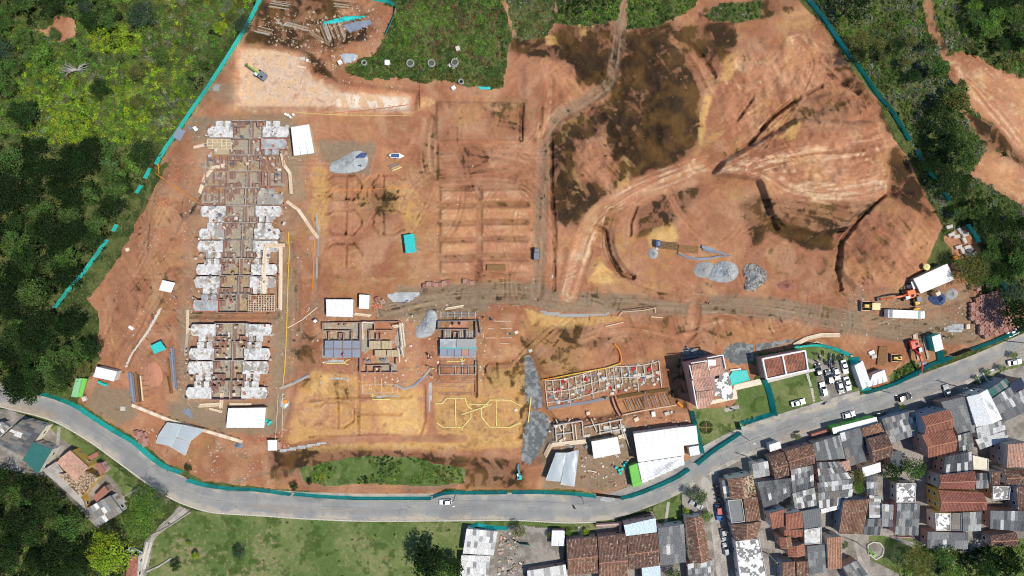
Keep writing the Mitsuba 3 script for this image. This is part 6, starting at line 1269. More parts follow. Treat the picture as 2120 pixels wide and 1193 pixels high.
def bike(label, px, py, ang, paint, group=None):
    p = G(px, py); t = thing('motorcycle', label, 'motorcycle', group); POS[t] = (px, py)
    tw = M4(rotm([0, 0, 1], math.radians(ang)) @ rotm([1, 0, 0], .16), p + [0, 0, .02])
    for k, ms in BIKE.items():
        for m in ms: part(t, k, m, dict(wheel='rubber', tank=paint, seat='black', engine='steel_grey', frame='steel_grey', headlight='lamp')[k], tw=tw)
BG, BL = 'motorcycles on the lawn above the car park', 'dark motorcycle in the cluster above the car park'
for i, (x, y, a) in enumerate([(1707, 750, 100), (1713, 752, 95), (1717, 756, 80), (1724, 751, 85), (1726, 749, 75), (1716, 745, 100)]): bike(BL, x, y, a, ['car_black', 'car_grey', 'car_blue'][i % 3], BG)
for l, x, y, a, c in [('black motorcycle lying nearest to the annexe corner', 1687, 732, -25, 'car_black'), ('silver and black motorcycle left of the others on the lawn', 1695, 735, -50, 'car_silver'), ('blue motorcycle beside the annexe roof end', 1698, 741, -70, 'car_blue'), ('dark motorcycle above the black car', 1690, 748, -40, 'car_black'), ('dark motorcycle close to the net fence top', 1704, 731, -80, 'car_black'), ('motorcycle under the white rail, left', 1716, 736, 80, 'car_grey'), ('motorcycle under the white rail, right', 1725, 738, 80, 'car_black'), ('motorcycle under the net fence corner', 1735, 739, 60, 'car_black'), ('last motorcycle right of the white rail', 1743, 738, 70, 'car_grey'),
    ('motorcycle outside the lawn net, left of three', 1539, 876, 110, 'car_grey'), ('motorcycle outside the lawn net, middle of three', 1549, 872, 110, 'car_black'), ('motorcycle outside the lawn net, right of three', 1559, 868, 110, 'car_grey'), ('white motorcycle at the top of the narrow street row', 1481, 1005, 15, 'car_white'), ('dark motorcycle second in the narrow street row', 1480, 1012, 15, 'car_black'), ('red motorcycle third in the narrow street row', 1483, 1023, 15, 'car_red'), ('white motorcycle fourth in the narrow street row', 1485, 1031, 15, 'car_silver'), ('red motorcycle just above the blue pickup', 1484, 1040, 15, 'car_red'), ('motorcycle crossing the road below the gate', 1190, 1050, -60, 'car_black'), ('motorcycle parked at the pavement below the car park', 1706, 834, 30, 'car_silver'), ('black motorcycle at the kerb beside the red wall', 1649, 893, 15, 'car_black'), ('white motorcycle on the road at the lower left bend', 352, 970, 50, 'car_white')]: bike(l, x, y, a, c)

def frame(px, py, ang):
    p = G(px, py); R = rotm([0, 0, 1], math.radians(ang))
    return p, R, lambda v: R @ np.asarray(v, float) + p
def mp(t, name, pts, bsdf, p, R, smooth=False): return part(t, name, hull(pts), bsdf, tw=M4(R, p), smooth=smooth)
def excavator(label, px, py, ang_t, ang_b, paint, s=1.0, reach=7.5, house=None):
    boomp = paint; paint = house or paint
    """ang_b: direction of the boom"""
    t = thing('excavator', label, 'excavator')
    p, Rt, _ = frame(px, py, ang_t); R = rotm([0, 0, 1], math.radians(ang_b)) * s; Rt = Rt * s
    for sd in (-1, 1): mp(t, 'track', rbox([0, sd * 1.15, .45], [3.6, .55, .85], .2), 'rubber', p, Rt)
    mp(t, 'undercarriage', rbox([0, 0, .55], [2.2, 1.8, .5], .1), 'steel_grey', p, Rt)
    mp(t, 'engine_housing', rbox([-.9, -.0, 1.6], [2.4, 2.6, 1.15], .18), paint, p, R); mp(t, 'counterweight', rbox([-2.1, 0, 1.45], [.6, 2.5, 1.2], .2), paint, p, R)
    c = mp(t, 'cab', [[.1, .35, 1.1], [1.7, .35, 1.1], [.1, 1.3, 1.1], [1.7, 1.3, 1.1], [.2, .4, 2.8], [1.4, .4, 2.8], [.2, 1.25, 2.8], [1.4, 1.25, 2.8]], 'glass_dark', p, R); mp(t, 'cab_roof', rbox([.8, .82, 2.86], [1.35, 1.0, .14], .05), 'pale_blue' if paint != 'machine_green' else 'steel_grey', p, R)
    mp(t, 'hatch', rbox([-1.1, .5, 2.2], [.9, .8, .06], .02), 'dark', p, R)
    k = reach / 7.5
    for nm, pts, w in (('boom', [[.6, 0, 1.5], [2.2 * k, 0, 3.3], [4.6 * k, 0, 3.2]], .5), ('arm', [[4.6 * k, 0, 3.3], [7.0 * k, 0, 1.3]], .38)):
        m = MB()
        for a, b in zip(pts[:-1], pts[1:]): m.beam(a, b, w, .55 if nm == 'boom' else .42)
        part(t, nm, trimesh.Trimesh(*m.mesh(), process=False), boomp, tw=M4(R, p))
    m = MB(); m.beam([1.3, 0, 1.4], [3.2 * k, 0, 2.75], .16, .16); m.beam([3.6 * k, 0, 3.75], [5.2 * k, 0, 3.0], .14, .14); part(t, 'ram', trimesh.Trimesh(*m.mesh(), process=False), 'steel_grey', tw=M4(R, p))
    mp(t, 'bucket', [[6.7 * k, s2 * .6, z] for s2 in (-1, 1) for z in (.4, 1.3)] + [[7.5 * k, s2 * .55, .9] for s2 in (-1, 1)] + [[7.1 * k, s2 * .55, .2] for s2 in (-1, 1)], 'steel_grey', p, R)
excavator('red excavator digging at the fence near the hut', 1888, 719, 90, -75, 'machine_red', reach=8.6); excavator('orange red excavator with outstretched arm in the upper right yard', 1873, 610, -80, 190, 'machine_orange', reach=9.0); excavator('green boomed excavator on the pale sand platform', 542, 157, -35, 145, 'machine_green', reach=7.0, s=.85, house='steel_blue'); excavator('small turquoise excavator on the dark bank by the road', 1075, 983, 90, 95, 'turquoise', s=.55, reach=6.5)
def dozer(label, px, py, ang, canopy=True, s=1.0):
    t = thing('bulldozer', label, 'bulldozer'); p, R, _ = frame(px, py, ang); R = R * s
    for sd in (-1, 1): mp(t, 'track', rbox([0, sd * 1.0, .5], [3.2, .5, .95], .2), 'rubber', p, R)
    mp(t, 'engine_hood', rbox([1.0, 0, 1.25], [1.6, 1.1, .8], .12), 'machine_yellow', p, R); mp(t, 'body', rbox([-.5, 0, 1.1], [1.8, 1.5, .8], .1), 'machine_yellow', p, R)
    mp(t, 'blade', [[2.5, q, z] for q in (-1.7, 1.7) for z in (.15, 1.3)] + [[2.7, q, z] for q in (-1.7, 1.7) for z in (.1, 1.25)], 'steel_grey', p, R)
    m = MB()
    for sd in (-1, 1): m.beam([-.3, sd * 1.35, .6], [2.5, sd * 1.3, .55], .16, .2)
    part(t, 'push_arm', trimesh.Trimesh(*m.mesh(), process=False), 'machine_cream', tw=M4(R, p))
    mp(t, 'exhaust_stack', rbox([1.2, .3, 1.9], [.14, .14, .8], .03), 'steel_grey', p, R); mp(t, 'seat', rbox([-.5, 0, 1.7], [.6, .6, .5], .1), 'black', p, R)
    if canopy:
        mp(t, 'canopy', rbox([-1.2, 0, 2.5], [2.5, 2.1, .14], .05), 'machine_cream', p, R); m = MB()
        for a in (-2.3, -.2):
            for b in (-.9, .9): m.beam([a, b, 1.2], [a, b, 2.5], .1, .1)
        part(t, 'canopy_post', trimesh.Trimesh(*m.mesh(), process=False), 'steel_grey', tw=M4(R, p))
dozer('yellow bulldozer with cream canopy in front of the white truck', 1797, 634, 178); dozer('small yellow bulldozer beside the rusty mesh sheet stack', 1856, 741, 180, canopy=False, s=.8)
def backhoe():
    t = thing('backhoe', 'yellow and dark backhoe behind the orange excavator', 'backhoe'); p, R, _ = frame(1893, 622, -80)
    mp(t, 'body', rbox([0, 0, 1.1], [2.6, 1.5, 1.0], .1), 'machine_yellow', p, R); mp(t, 'cab', rbox([-.4, 0, 2.1], [1.4, 1.4, 1.2], .12), 'glass_dark', p, R); mp(t, 'cab_roof', rbox([-.4, 0, 2.75], [1.5, 1.5, .1], .04), 'steel_blue', p, R)
    mp(t, 'loader_bucket', [[2.4, q, z] for q in (-1, 1) for z in (.3, 1.0)] + [[3.0, q, .35] for q in (-1, 1)], 'machine_yellow', p, R)
    for x in (-1, 1.1):
        for s in (-1, 1): part(t, 'wheel', cyl(.6, .4, 'y'), 'rubber', tw=M4(R, p + R @ np.array([x, s * .85, .6])))
backhoe()
def truck(label, px, py, ang, L, W, cargo, cabc, hgt=3.0, name='truck', cablen=2.2):
    t = thing(name, label, 'truck'); p, R, _ = frame(px, py, ang)
    mp(t, 'cargo_box', rbox([-cablen / 2, 0, 1.0 + hgt / 2 - .2], [L - cablen - .15, W, hgt - .6], .08), cargo, p, R); mp(t, 'chassis', rbox([-.2, 0, .75], [L - .5, W * .5, .3], .05), 'dark', p, R)
    mp(t, 'cab', rbox([L / 2 - cablen / 2, 0, 1.6], [cablen, W * .96, 2.2], .2), cabc, p, R, ); mp(t, 'windscreen', rbox([L / 2 - .05, 0, 2.0], [.2, W * .8, .8], .04), 'glass_dark', p, R); mp(t, 'wind_deflector', rbox([L / 2 - cablen * .55, 0, 2.85], [.9, W * .8, .4], .15), cabc, p, R)
    for x in (-L * .36, -L * .26, L * .32):
        for s in (-1, 1): part(t, 'wheel', cyl(.5, .3, 'y'), 'rubber', tw=M4(R, p + R @ np.array([x, s * (W / 2 - .16), .5])))
    for s in (-1, 1): mp(t, 'headlight', rbox([L / 2, s * W * .36, 1.0], [.12, .35, .22], .03), 'lamp', p, R); mp(t, 'mirror', rbox([L / 2 - .3, s * (W / 2 + .15), 2.0], [.15, .25, .5], .04), 'dark', p, R)
    return t
tt = truck('long white truck with green stripe in the yard', 1865, 650, -2, 11.8, 2.5, 'white', 'car_white')
p, R, _ = frame(1865, 650, -2); mp(tt, 'stripe', rbox([3.5, 0, 3.62], [.35, 2.3, .03], .01), 'light_green', p, R); mp(tt, 'rear_frame', rbox([-5.0, 0, 3.62], [.9, 2.3, .03], .01), 'steel_grey', p, R)
truck('small dark dump truck on the haul road', 1110, 527, 90, 3.6, 1.6, 'steel_blue', 'steel_grey', 1.9, 'dump_truck', 1.2)
def boat():
    t = thing('trailer', 'pointed dark blue and white boat shaped trailer near the gravel heap', 'trailer'); p, R, _ = frame(823, 324, -3)
    mp(t, 'hull', [[-1.9, q, z] for q in (-.7, .7) for z in (.5, 1.2)] + [[.8, q * .75, z] for q in (-1, 1) for z in (.5, 1.3)] + [[2.4, 0, 1.2], [2.0, 0, .8]], 'white', p, R)
    mp(t, 'deck', rbox([-.5, 0, 1.3], [2.4, 1.1, .16], .05), 'blue_tarp', p, R); mp(t, 'motor', rbox([-2.2, 0, 1.1], [.6, .6, .5], .1), 'pale_blue', p, R)
    for s in (-1, 1): part(t, 'wheel', cyl(.32, .2, 'y'), 'rubber', tw=M4(R, p + R @ np.array([-.6, s * .75, .32])))
boat()
# ------------------------------------------------------------------ net fences
def fence(label, pts, h=2.7, mat_='teal_net', step=21, lean=.22, gaps=()):
    t = thing('net_fence', label, 'fence'); q = np.asarray(pts, float); rng = np.random.default_rng(len(label))
    d = np.concatenate([[0], np.cumsum(np.hypot(*np.diff(q, axis=0).T))]); n = max(1, round(d[-1] / step)); s = np.linspace(0, d[-1], n + 1)
    x, y = np.interp(s, d, q[:, 0]), np.interp(s, d, q[:, 1])
    B = [G(a, b) for a, b in zip(x, y)]
    for i in range(n):
        a, b = B[i], B[i + 1]; e = (b - a) / np.linalg.norm(b - a); nr = np.array([-e[1], e[0], 0]) * lean
        m = MB(); k = 5; vs = []
        for j in range(k):
            p = a + (b - a) * j / (k - 1); sag = .12 * math.sin(math.pi * j / (k - 1)); hh = h - sag + rng.normal() * .05
            vs += [p - [0, 0, .1], p + [0, 0, hh * .5] + nr * (hh * .5 + sag * 1.4), p + [0, 0, hh] + nr * hh]
        f = np.array([[3 * j + r, 3 * j + 3 + r, 3 * j + 4 + r, 3 * j + 1 + r] for j in range(k - 1) for r in range(2)])
        vs = np.array(vs); off = np.cross(e, [0, 0, 1]) * .02
        m.add(vs + off, f); m.add(vs - off, f[:, ::-1]); m.part(t, 'net_panel', mat_ if rng.random() < .8 or mat_ != 'teal_net' else 'teal_dark')
    for p in B: beam_part(t, 'post', p - [0, 0, .3], p + [0, 0, h + .05] + (np.array([-(B[1] - B[0])[1], (B[1] - B[0])[0], 0]) / np.linalg.norm(B[1] - B[0]) * lean * (h + .05)), .10, .10, 'timber_dark')
for l, p in [('long turquoise net fence between upper left wood and site', [(546, -10), (520, 45), (490, 95), (455, 150), (425, 195), (400, 230), (370, 275), (345, 310), (326, 342)]), ('short turquoise net scrap below the long left fence', [(315, 350), (304, 371)]), ('small turquoise net scrap in the bushes', [(297, 385), (286, 401)]), ('tiny turquoise net scrap at the wood edge', [(246, 466), (238, 480)]), ('turquoise net stretch along the dark wood', [(226, 497), (213, 515), (180, 562), (148, 598), (118, 638)])]: fence(l, p, 2.0, lean=-.10)
for l, p in [('long turquoise net fence in the upper right', [(1660, -10), (1690, 25), (1706, 44), (1716, 62), (1740, 96), (1758, 121), (1785, 156), (1810, 195), (1840, 228), (1858, 256), (1880, 293)]), ('turquoise net stretch below the long right fence', [(1893, 312), (1906, 337), (1930, 371)]), ('turquoise net scrap between the right trees', [(1950, 400), (1963, 417)]), ('turquoise net stretch right of the scattered crates', [(1998, 466), (2012, 485), (2022, 502)]), ('turquoise net scrap by the blue grey tree', [(2067, 580), (2080, 606)])]: fence(l, p, 2.0, lean=.12)
R1 = 'turquoise roadside net fence '
for l, p in [(R1 + 'at the left road bend', [(72, 808), (110, 818), (145, 830), (170, 843), (195, 860), (245, 892), (285, 914), (315, 942), (345, 964), (380, 976)]), (R1 + 'below the lower left terraces', [(392, 990), (420, 1000), (470, 1008), (540, 1011), (605, 1020)]), (R1 + 'along the green bank', [(612, 1019), (660, 1024), (740, 1028), (820, 1028), (894, 1028)]), (R1 + 'below the dark bank', [(896, 1026), (922, 1016), (980, 1017), (1050, 1016)]), (R1 + 'below the plastic film house', [(1060, 1016), (1110, 1015), (1180, 1018), (1232, 1024)]), (R1 + 'curving below the site office', [(1284, 1028), (1312, 1022), (1360, 1003), (1400, 985), (1424, 968)]), (R1 + 'below the villa lawn', [(1440, 958), (1475, 930), (1530, 893)]), (R1 + 'below the L shaped shed', [(1785, 812), (1840, 796), (1880, 777), (1925, 752), (1966, 737)]), (R1 + 'below the brick pallets', [(2005, 722), (2050, 706), (2090, 688), (2130, 672)])]: fence(l, p, 2.3, lean=-.2)
fence('dark gate across the yard entrance', [(1233, 1021), (1284, 1027)], 2.2, 'black', lean=-.1); fence('dark gate by the hut', [(1968, 736), (2003, 722)], 2.0, 'dark', lean=-.1)
fence('turquoise net between foundation yard and villa lawn', [(1427, 850), (1434, 880), (1449, 937)], 2.8, lean=.3); fence('turquoise net dividing the villa lawn', [(1578, 787), (1588, 815), (1597, 860)], 2.8, lean=.35); fence('turquoise net along the parked motorcycles', [(1532, 872), (1562, 864), (1597, 852)], 2.4, lean=-.35); fence('turquoise net corner at the lawn', [(1531, 874), (1536, 890)], 2.4, lean=-.3)
fence('turquoise net above the car park lawn', [(1640, 722), (1690, 716), (1722, 724), (1756, 738)], 2.6, lean=.35); fence('turquoise net beside the parked cars', [(1757, 740), (1764, 770), (1774, 800), (1784, 811)], 3.2, lean=.55); fence('turquoise net beside the hut', [(1938, 726), (1941, 751)], 2.6, lean=.3)
fence('turquoise net loop at the top edge of the site', [(762, 0), (790, 5), (818, 10), (815, 35), (798, 72)], 2.0, lean=.25); fence('turquoise net behind the white shack', [(970, 1088), (985, 1081), (1010, 1087), (1050, 1090)], 2.0, lean=-.3); fence('turquoise net at the bottom of the shack yard', [(1060, 1117), (1075, 1126), (1095, 1128)], 1.8, lean=.3)

# ------------------------------------------------------------------ sheets, heaps, gravel
def drape(name, label, cat, q, bsdf, lift=.10, bump=.05, cell=.5, crumple=.0):
    q = np.reshape(q, (-1, 2)).astype(float); rng = np.random.default_rng(int(q.sum()) % 9999)
    st = cell / S; xs = np.arange(q[:, 0].min() - st, q[:, 0].max() + st, st); ys = np.arange(q[:, 1].min() - st, q[:, 1].max() + st, st)
    X, Y = np.meshgrid(xs, ys); d = sdf(X.ravel(), Y.ravel(), q); inside = (d > 0).reshape(X.shape)
    # pull the border cells onto the outline
    p = GV(X.ravel(), Y.ravel(), lift)
    nz = meshkit.fbm(np.stack([X.ravel() * .15, Y.ravel() * .15, X.ravel() * 0], -1), 3, 4) - .5
    p[:, 2] += nz * bump * 2 + crumple * np.abs(nz) * 4 - np.clip(1.2 - d / st, 0, 1) * lift * .7
    i = np.arange(X.size).reshape(X.shape); ok = inside[:-1, :-1] & inside[1:, 1:] & inside[1:, :-1] & inside[:-1, 1:]
    f = np.stack([i[:-1, :-1], i[1:, :-1], i[1:, 1:], i[:-1, 1:]], -1)[ok]
    if not len(f): return
    u, inv = np.unique(f, return_inverse=True); v = p[u]; f = inv.reshape(-1, 4)
    n = len(v); e = np.vstack([f[:, [0, 1]], f[:, [1, 2]], f[:, [2, 3]], f[:, [3, 0]]]); ks = e[:, 0].astype(np.int64) * n + e[:, 1]; rv = e[:, 1].astype(np.int64) * n + e[:, 0]
    b = e[~np.isin(ks, rv)]                                      # the rim gets a skirt
    low = v - [0, 0, lift + .25]
    F = np.vstack([f[:, [0, 1, 2]], f[:, [0, 2, 3]], np.stack([b[:, 1], b[:, 0], b[:, 0] + n], 1), np.stack([b[:, 1], b[:, 0] + n, b[:, 1] + n], 1)])
    t = numbered(name); put(t, trimesh.Trimesh(np.vstack([v, low]), F, process=False), bsdf, smooth=50); tag(t, label, cat)
    return t
def pile(name, label, cat, q, h, bsdf, rough=.12, seed=1):
    q = np.reshape(q, (-1, 2)).astype(float); c = q.mean(0); rng = np.random.default_rng(seed + int(c.sum()))
    ln = smooth_closed(q); m = len(ln); rings = 9; v = []; gc = G(*c)
    for r in range(rings + 1):
        s = r / rings
        g = GV(c[0] + (ln[:, 0] - c[0]) * s, c[1] + (ln[:, 1] - c[1]) * s)
        g[:, 2] += 1.8 * h * (1 - s ** 1.15) * (1 + .25 * rng.normal(size=m) * (0.3 if 0 < r < rings else 0)) - (.15 if r == rings else 0) + rough * rng.normal(size=m) * (r < rings) * (r > 0)
        v.append(g)
    v = np.vstack(v); i, j = np.meshgrid(np.arange(rings), np.arange(m), indexing='ij')
    f = np.stack([i * m + j, (i + 1) * m + j, (i + 1) * m + (j + 1) % m, i * m + (j + 1) % m], -1).reshape(-1, 4)
    F = np.vstack([f[:, [0, 1, 2]], f[:, [0, 2, 3]]])
    A = v[F]; F = F[np.linalg.norm(np.cross(A[:, 1] - A[:, 0], A[:, 2] - A[:, 0]), axis=1) > 1e-9]
    A = v[F]
    if np.cross(A[:, 1] - A[:, 0], A[:, 2] - A[:, 0])[:, 2].sum() < 0: F = F[:, ::-1]
    t = numbered(name); put(t, trimesh.Trimesh(v, F, process=False), bsdf); tag(t, label, cat)
    return t
def smooth_closed(q, n=44):
    from scipy.interpolate import CubicSpline
    p = np.vstack([q, q[:1]]); t = np.concatenate([[0], np.cumsum(np.hypot(*np.diff(p, axis=0).T))])
    return CubicSpline(t, p, bc_type='periodic')(np.linspace(0, t[-1], n, endpoint=False))
def stones(key, label, cat, q, n, size, mats_col, seed, kind='stuff', h=0.0, z=None):
    """loose stones or chips over an area, one mesh"""
    q = np.reshape(q, (-1, 2)).astype(float); rng = np.random.default_rng(seed); m = MB(); out = 0; c = q.mean(0)
    while out < n:
        x = rng.uniform(q[:, 0].min(), q[:, 0].max(), n * 3); y = rng.uniform(q[:, 1].min(), q[:, 1].max(), n * 3)
        d = sdf(x, y, q); nz = meshkit.fbm(np.stack([x * .045, y * .045, x * 0], -1), 3, seed); k = np.nonzero((d > 0) & ((rng.random(len(x)) < np.clip((nz - .42) * 6, .06, 1)) | (size[1] > .6)))[0][: n - out]
        g = GV(x[k], y[k])
        if z is not None: g = np.array([P(a, b, z) for a, b in zip(x[k], y[k])]).reshape(-1, 3)
        for i, p in enumerate(g):
            s = size[0] * .8 + (size[1] - size[0] * .8) * rng.random() ** 2; col = np.array(mats_col[int(rng.integers(len(mats_col)))]) * rng.uniform(.75, 1.2)
            m.box(p + [0, 0, s * .2 + h * min(1, d[k[i]] / 10)], [s, s * rng.uniform(.35, 1), s * rng.uniform(.3, .6)], rng.uniform(0, 6.3), col.clip(0, .85), rng.normal() * .25)
        out += len(k)
    m.put(key, 'vcol'); tag(key, label, cat, kind=kind)
def gravel_fn(p, n, uv):
    g = fbm(p.x * 0.8, p.y * 0.8, 2.0, 4); h = noise(p.x * 5, p.y * 5, p.z * 5)
    return mix((0.34, 0.37, 0.385), (0.43, 0.46, 0.475), smoothstep(.35, .65, g)) * (.82 + .36 * h)
mat('gravel', mikit.proc(gravel_fn), .95, spec=.1)
def slate_fn(p, n, uv):
    g = fbm(p.x * 0.9, p.y * 0.9, 2.0, 4); h = fbm(p.x * 3, p.y * 3, p.z * 3, 3)
    return mix((0.12, 0.135, 0.14), (0.26, 0.28, 0.285), smoothstep(.35, .68, g)) * (.75 + .5 * h)
mat('grey_slope', mikit.proc(slate_fn), .9, spec=.1)
P1, P2 = 'gravel_heap', 'gravel heap'
pile(P1, 'wide pale gravel heap under torn blue tarps on the upper plots', P2, (682, 340, 700, 330, 735, 312, 755, 314, 763, 325, 760, 345, 735, 358, 700, 360, 680, 352), .9, 'gravel', .05)
pile(P1, 'pale grey leaf shaped gravel heap between the concrete houses', P2, (862, 680, 880, 655, 890, 640, 902, 645, 905, 670, 896, 692, 880, 700, 860, 698), 1.0, 'gravel', .05); pile(P1, 'round pale gravel heap beside the dark rock pile', P2, (1466, 578, 1478, 548, 1500, 540, 1524, 548, 1530, 562, 1522, 578, 1500, 586, 1475, 582), 1.6, 'gravel', .06)
pile(P1, 'flat greenish gravel heap left of the round pale one', P2, (1436, 566, 1440, 548, 1458, 541, 1478, 548, 1470, 572, 1450, 576), .7, 'gravel_grey', .05); pile(P1, 'small gravel heap left of the rusty mesh stacks', P2, (1341, 525, 1350, 513, 1360, 518, 1362, 530, 1350, 537), .7, 'gravel', .05); pile(P1, 'flat grey gravel spread right of the blue tarped heap', P2, (1957, 610, 1965, 598, 1978, 598, 1984, 610, 1975, 620, 1962, 620), .5, 'gravel_grey', .04)
pile(P1, 'dark blue tarp covered heap by the yard store', 'tarped heap', (1920, 618, 1928, 608, 1945, 605, 1957, 612, 1957, 625, 1945, 633, 1928, 628), 1.3, 'blue_tarp', .12); pile(P1, 'small tarped heap on the red terrace by the road', 'tarped heap', (484, 924, 492, 916, 503, 917, 504, 923, 494, 928), .6, 'blue_grey', .06); pile('rock_pile', 'dark grey pile of broken rock beside the round gravel heap', 'rock pile', (1537, 560, 1548, 546, 1568, 550, 1586, 562, 1586, 582, 1570, 592, 1560, 602, 1540, 600, 1545, 582), 1.1, 'gravel_grey', .1)
stones('rock_rubble', 'loose broken stones lying all over the dark rock pile', 'rubble', (1537, 560, 1548, 546, 1568, 550, 1586, 562, 1588, 582, 1574, 592, 1560, 602, 1540, 600, 1545, 582), 520, (.25, .7), [(.12, .12, .12), (.30, .29, .27), (.45, .43, .40), (.2, .19, .18)], 3, h=.9)
pile('brick_rubble', 'heap of broken red bricks near the grey rock pile', 'rubble', (1607, 590, 1618, 582, 1635, 582, 1646, 592, 1640, 601, 1620, 602), .5, 'brick_red', .1); pile('earth_heap', 'low sandy earth heap between the beam stacks', 'earth heap', (300, 760, 318, 748, 335, 765, 330, 800, 305, 800), .5, 'clay', .05)
stones('brick_rubble_001', 'scattered red brick rubble beside the small hut', 'rubble', (525, 905, 556, 903, 605, 880, 600, 925, 575, 940, 575, 908, 530, 915), 240, (.2, .5), [(.36, .11, .07), (.42, .17, .11), (.5, .4, .3)], 5); stones('brick_rubble_002', 'scattered red brick rubble left of the long brick row', 'rubble', (345, 345, 372, 350, 368, 375, 355, 375), 90, (.2, .45), [(.42, .13, .08), (.45, .2, .12)], 6); stones('brick_rubble_003', 'second patch of red brick rubble near the end of the orange tape', 'rubble', (322, 405, 352, 412, 350, 432, 325, 428), 90, (.2, .45), [(.45, .12, .06), (.45, .2, .12)], 7)
stones('brick_rubble_004', 'spread of red brick chips beside the small upright shed', 'rubble', (766, 628, 790, 632, 800, 640, 768, 640), 120, (.2, .5), [(.42, .13, .08), (.5, .25, .18)], 8)
W = [(.62, .60, .56), (.52, .48, .42), (.42, .36, .31), (.50, .40, .29), (.32, .25, .2), (.45, .3, .22)]
stones('debris', 'pale chips and crumbs scattered over the red yard', 'debris', (330, 350, 400, 300, 400, 830, 215, 730, 220, 620, 300, 480), 300, (.15, .4), W, 11); stones('debris_001', 'pale chips scattered around the brick row houses', 'debris', (390, 240, 660, 245, 640, 640, 590, 860, 370, 860, 380, 640), 620, (.15, .5), W, 12); stones('debris_002', 'chips and offcuts scattered over the house plots', 'debris', (640, 630, 1080, 620, 1080, 900, 640, 900), 520, (.15, .45), W, 13); stones('debris_003', 'chips and scraps scattered over the bare upper plots', 'debris', (650, 290, 1100, 300, 1090, 600, 650, 610), 260, (.15, .4), W, 14)
stones('debris_004', 'clutter of boards and blocks around the site office yard', 'debris', (1125, 870, 1420, 850, 1430, 880, 1310, 890, 1305, 1010, 1200, 1010, 1200, 930, 1150, 930), 420, (.25, .8), W + [(.3, .12, .09), (.1, .12, .15)], 15); stones('debris_005', 'clutter around the yard store on the right', 'debris', (1760, 590, 1890, 580, 2010, 600, 2050, 690, 1920, 710, 1750, 720, 1740, 680), 420, (.15, .5), W + [(.4, .2, .14)], 16); stones('debris_006', 'felled branches and chips around the turquoise tarps at the top', 'debris', (540, 30, 780, 20, 800, 80, 700, 120, 690, 150, 560, 100), 520, (.2, .7), [(.45, .36, .28), (.3, .22, .15), (.5, .42, .34)], 17); stones('debris_007', 'pale stones in the white sand of the upper platform', 'debris', (500, 110, 690, 130, 860, 190, 850, 228, 500, 215), 300, (.15, .45), W, 18); stones('debris_008', 'loose clods on the dark stripped ground', 'debris', (1160, 60, 1440, 60, 1440, 300, 1300, 360, 1160, 460), 420, (.12, .4), [(.16, .11, .065), (.10, .07, .05), (.2, .14, .08)], 19); stones('debris_009', 'clods and roots on the earth mound at the right', 'debris', (1600, 480, 1760, 480, 1930, 400, 1930, 560, 1760, 640, 1600, 600), 300, (.12, .4), [(.30, .19, .12), (.36, .25, .17), (.15, .1, .07)], 20)
stones('debris_010', 'roof clutter and scraps in the yard behind the white shack', 'debris', (1032, 1100, 1090, 1095, 1085, 1190, 1030, 1190), 160, (.3, 1.0), W + [(.05, .05, .06), (.5, .3, .28)], 22); stones('debris_011', 'clutter between the lower left road fence and the white roof', 'debris', (250, 880, 350, 890, 480, 900, 500, 930, 620, 1000, 560, 1005, 400, 985, 320, 930), 260, (.2, .6), W + [(.4, .2, .15)], 23)
D = drape
SL = 'slope_cover'
D(SL, 'pale grey plastic covered slope left of the foundation grid', 'slope cover', (1086, 738, 1094, 728, 1102, 740, 1116, 775, 1126, 820, 1124, 846, 1105, 850, 1088, 830, 1083, 790), 'grey_slope', .12, .1); D(SL, 'dark grey oval covered slope above the plastic film house', 'slope cover', (1092, 852, 1112, 847, 1134, 858, 1143, 878, 1134, 905, 1114, 948, 1095, 966, 1076, 954, 1082, 900), 'grey_slope', .15, .15); D(SL, 'grey covered slope behind the villa', 'slope cover', (1408, 735, 1412, 722, 1435, 718, 1460, 728, 1470, 735, 1428, 748), 'grey_slope', .15, .15); D(SL, 'grey covered slope between villa and annexe', 'slope cover', (1493, 733, 1505, 715, 1525, 706, 1560, 712, 1562, 750, 1530, 757, 1512, 755), 'grey_slope', .15, .18); D(SL, 'grey covered slope above the annexe', 'slope cover', (1562, 712, 1600, 706, 1645, 700, 1652, 706, 1600, 722, 1565, 730), 'grey_slope', .15, .15); D(SL, 'thin grey covered bank at the edge of the haul road', 'slope cover', (1108, 640, 1150, 646, 1200, 650, 1262, 646, 1262, 653, 1190, 659, 1130, 655), 'gravel_grey', .1, .05)
TP = 'tarp'
D(TP, 'long turquoise tarp on the timber stacks at the top edge', 'tarp', (667, 44, 690, 38, 715, 32, 757, 30, 756, 36, 720, 44, 690, 50, 668, 52), 'turquoise', .5, .2, .4); D(TP, 'dark blue tarp below the long turquoise tarp', 'tarp', (706, 52, 730, 44, 766, 38, 772, 50, 745, 62, 722, 70), 'blue_grey', .35, .2, .4); D(TP, 'small turquoise tarp left of the big timber stacks', 'tarp', (577, 50, 592, 49, 605, 54, 590, 57), 'turquoise', .3, .1, .4); D(TP, 'crumpled turquoise tarp at the foot of the scrub knoll', 'tarp', (981, 177, 1000, 178, 1020, 178, 1015, 187, 990, 185), 'turquoise', .3, .3, .4); D(TP, 'bent dark blue tarp on the upper gravel heap', 'tarp', (728, 335, 733, 322, 750, 313, 760, 316, 758, 326, 742, 330, 738, 338, 752, 340, 748, 347, 732, 343), 'blue_tarp', 1.0, .1, .4); D(TP, 'small dark blue tarp at the left of the upper gravel heap', 'tarp', (692, 337, 702, 335, 704, 342, 697, 345), 'blue_tarp', .6, .1, .35); D(TP, 'square dark blue tarp in the middle of the upper gravel heap', 'tarp', (707, 342, 718, 339, 717, 350, 708, 353), 'blue_tarp', .85, .1, .35)
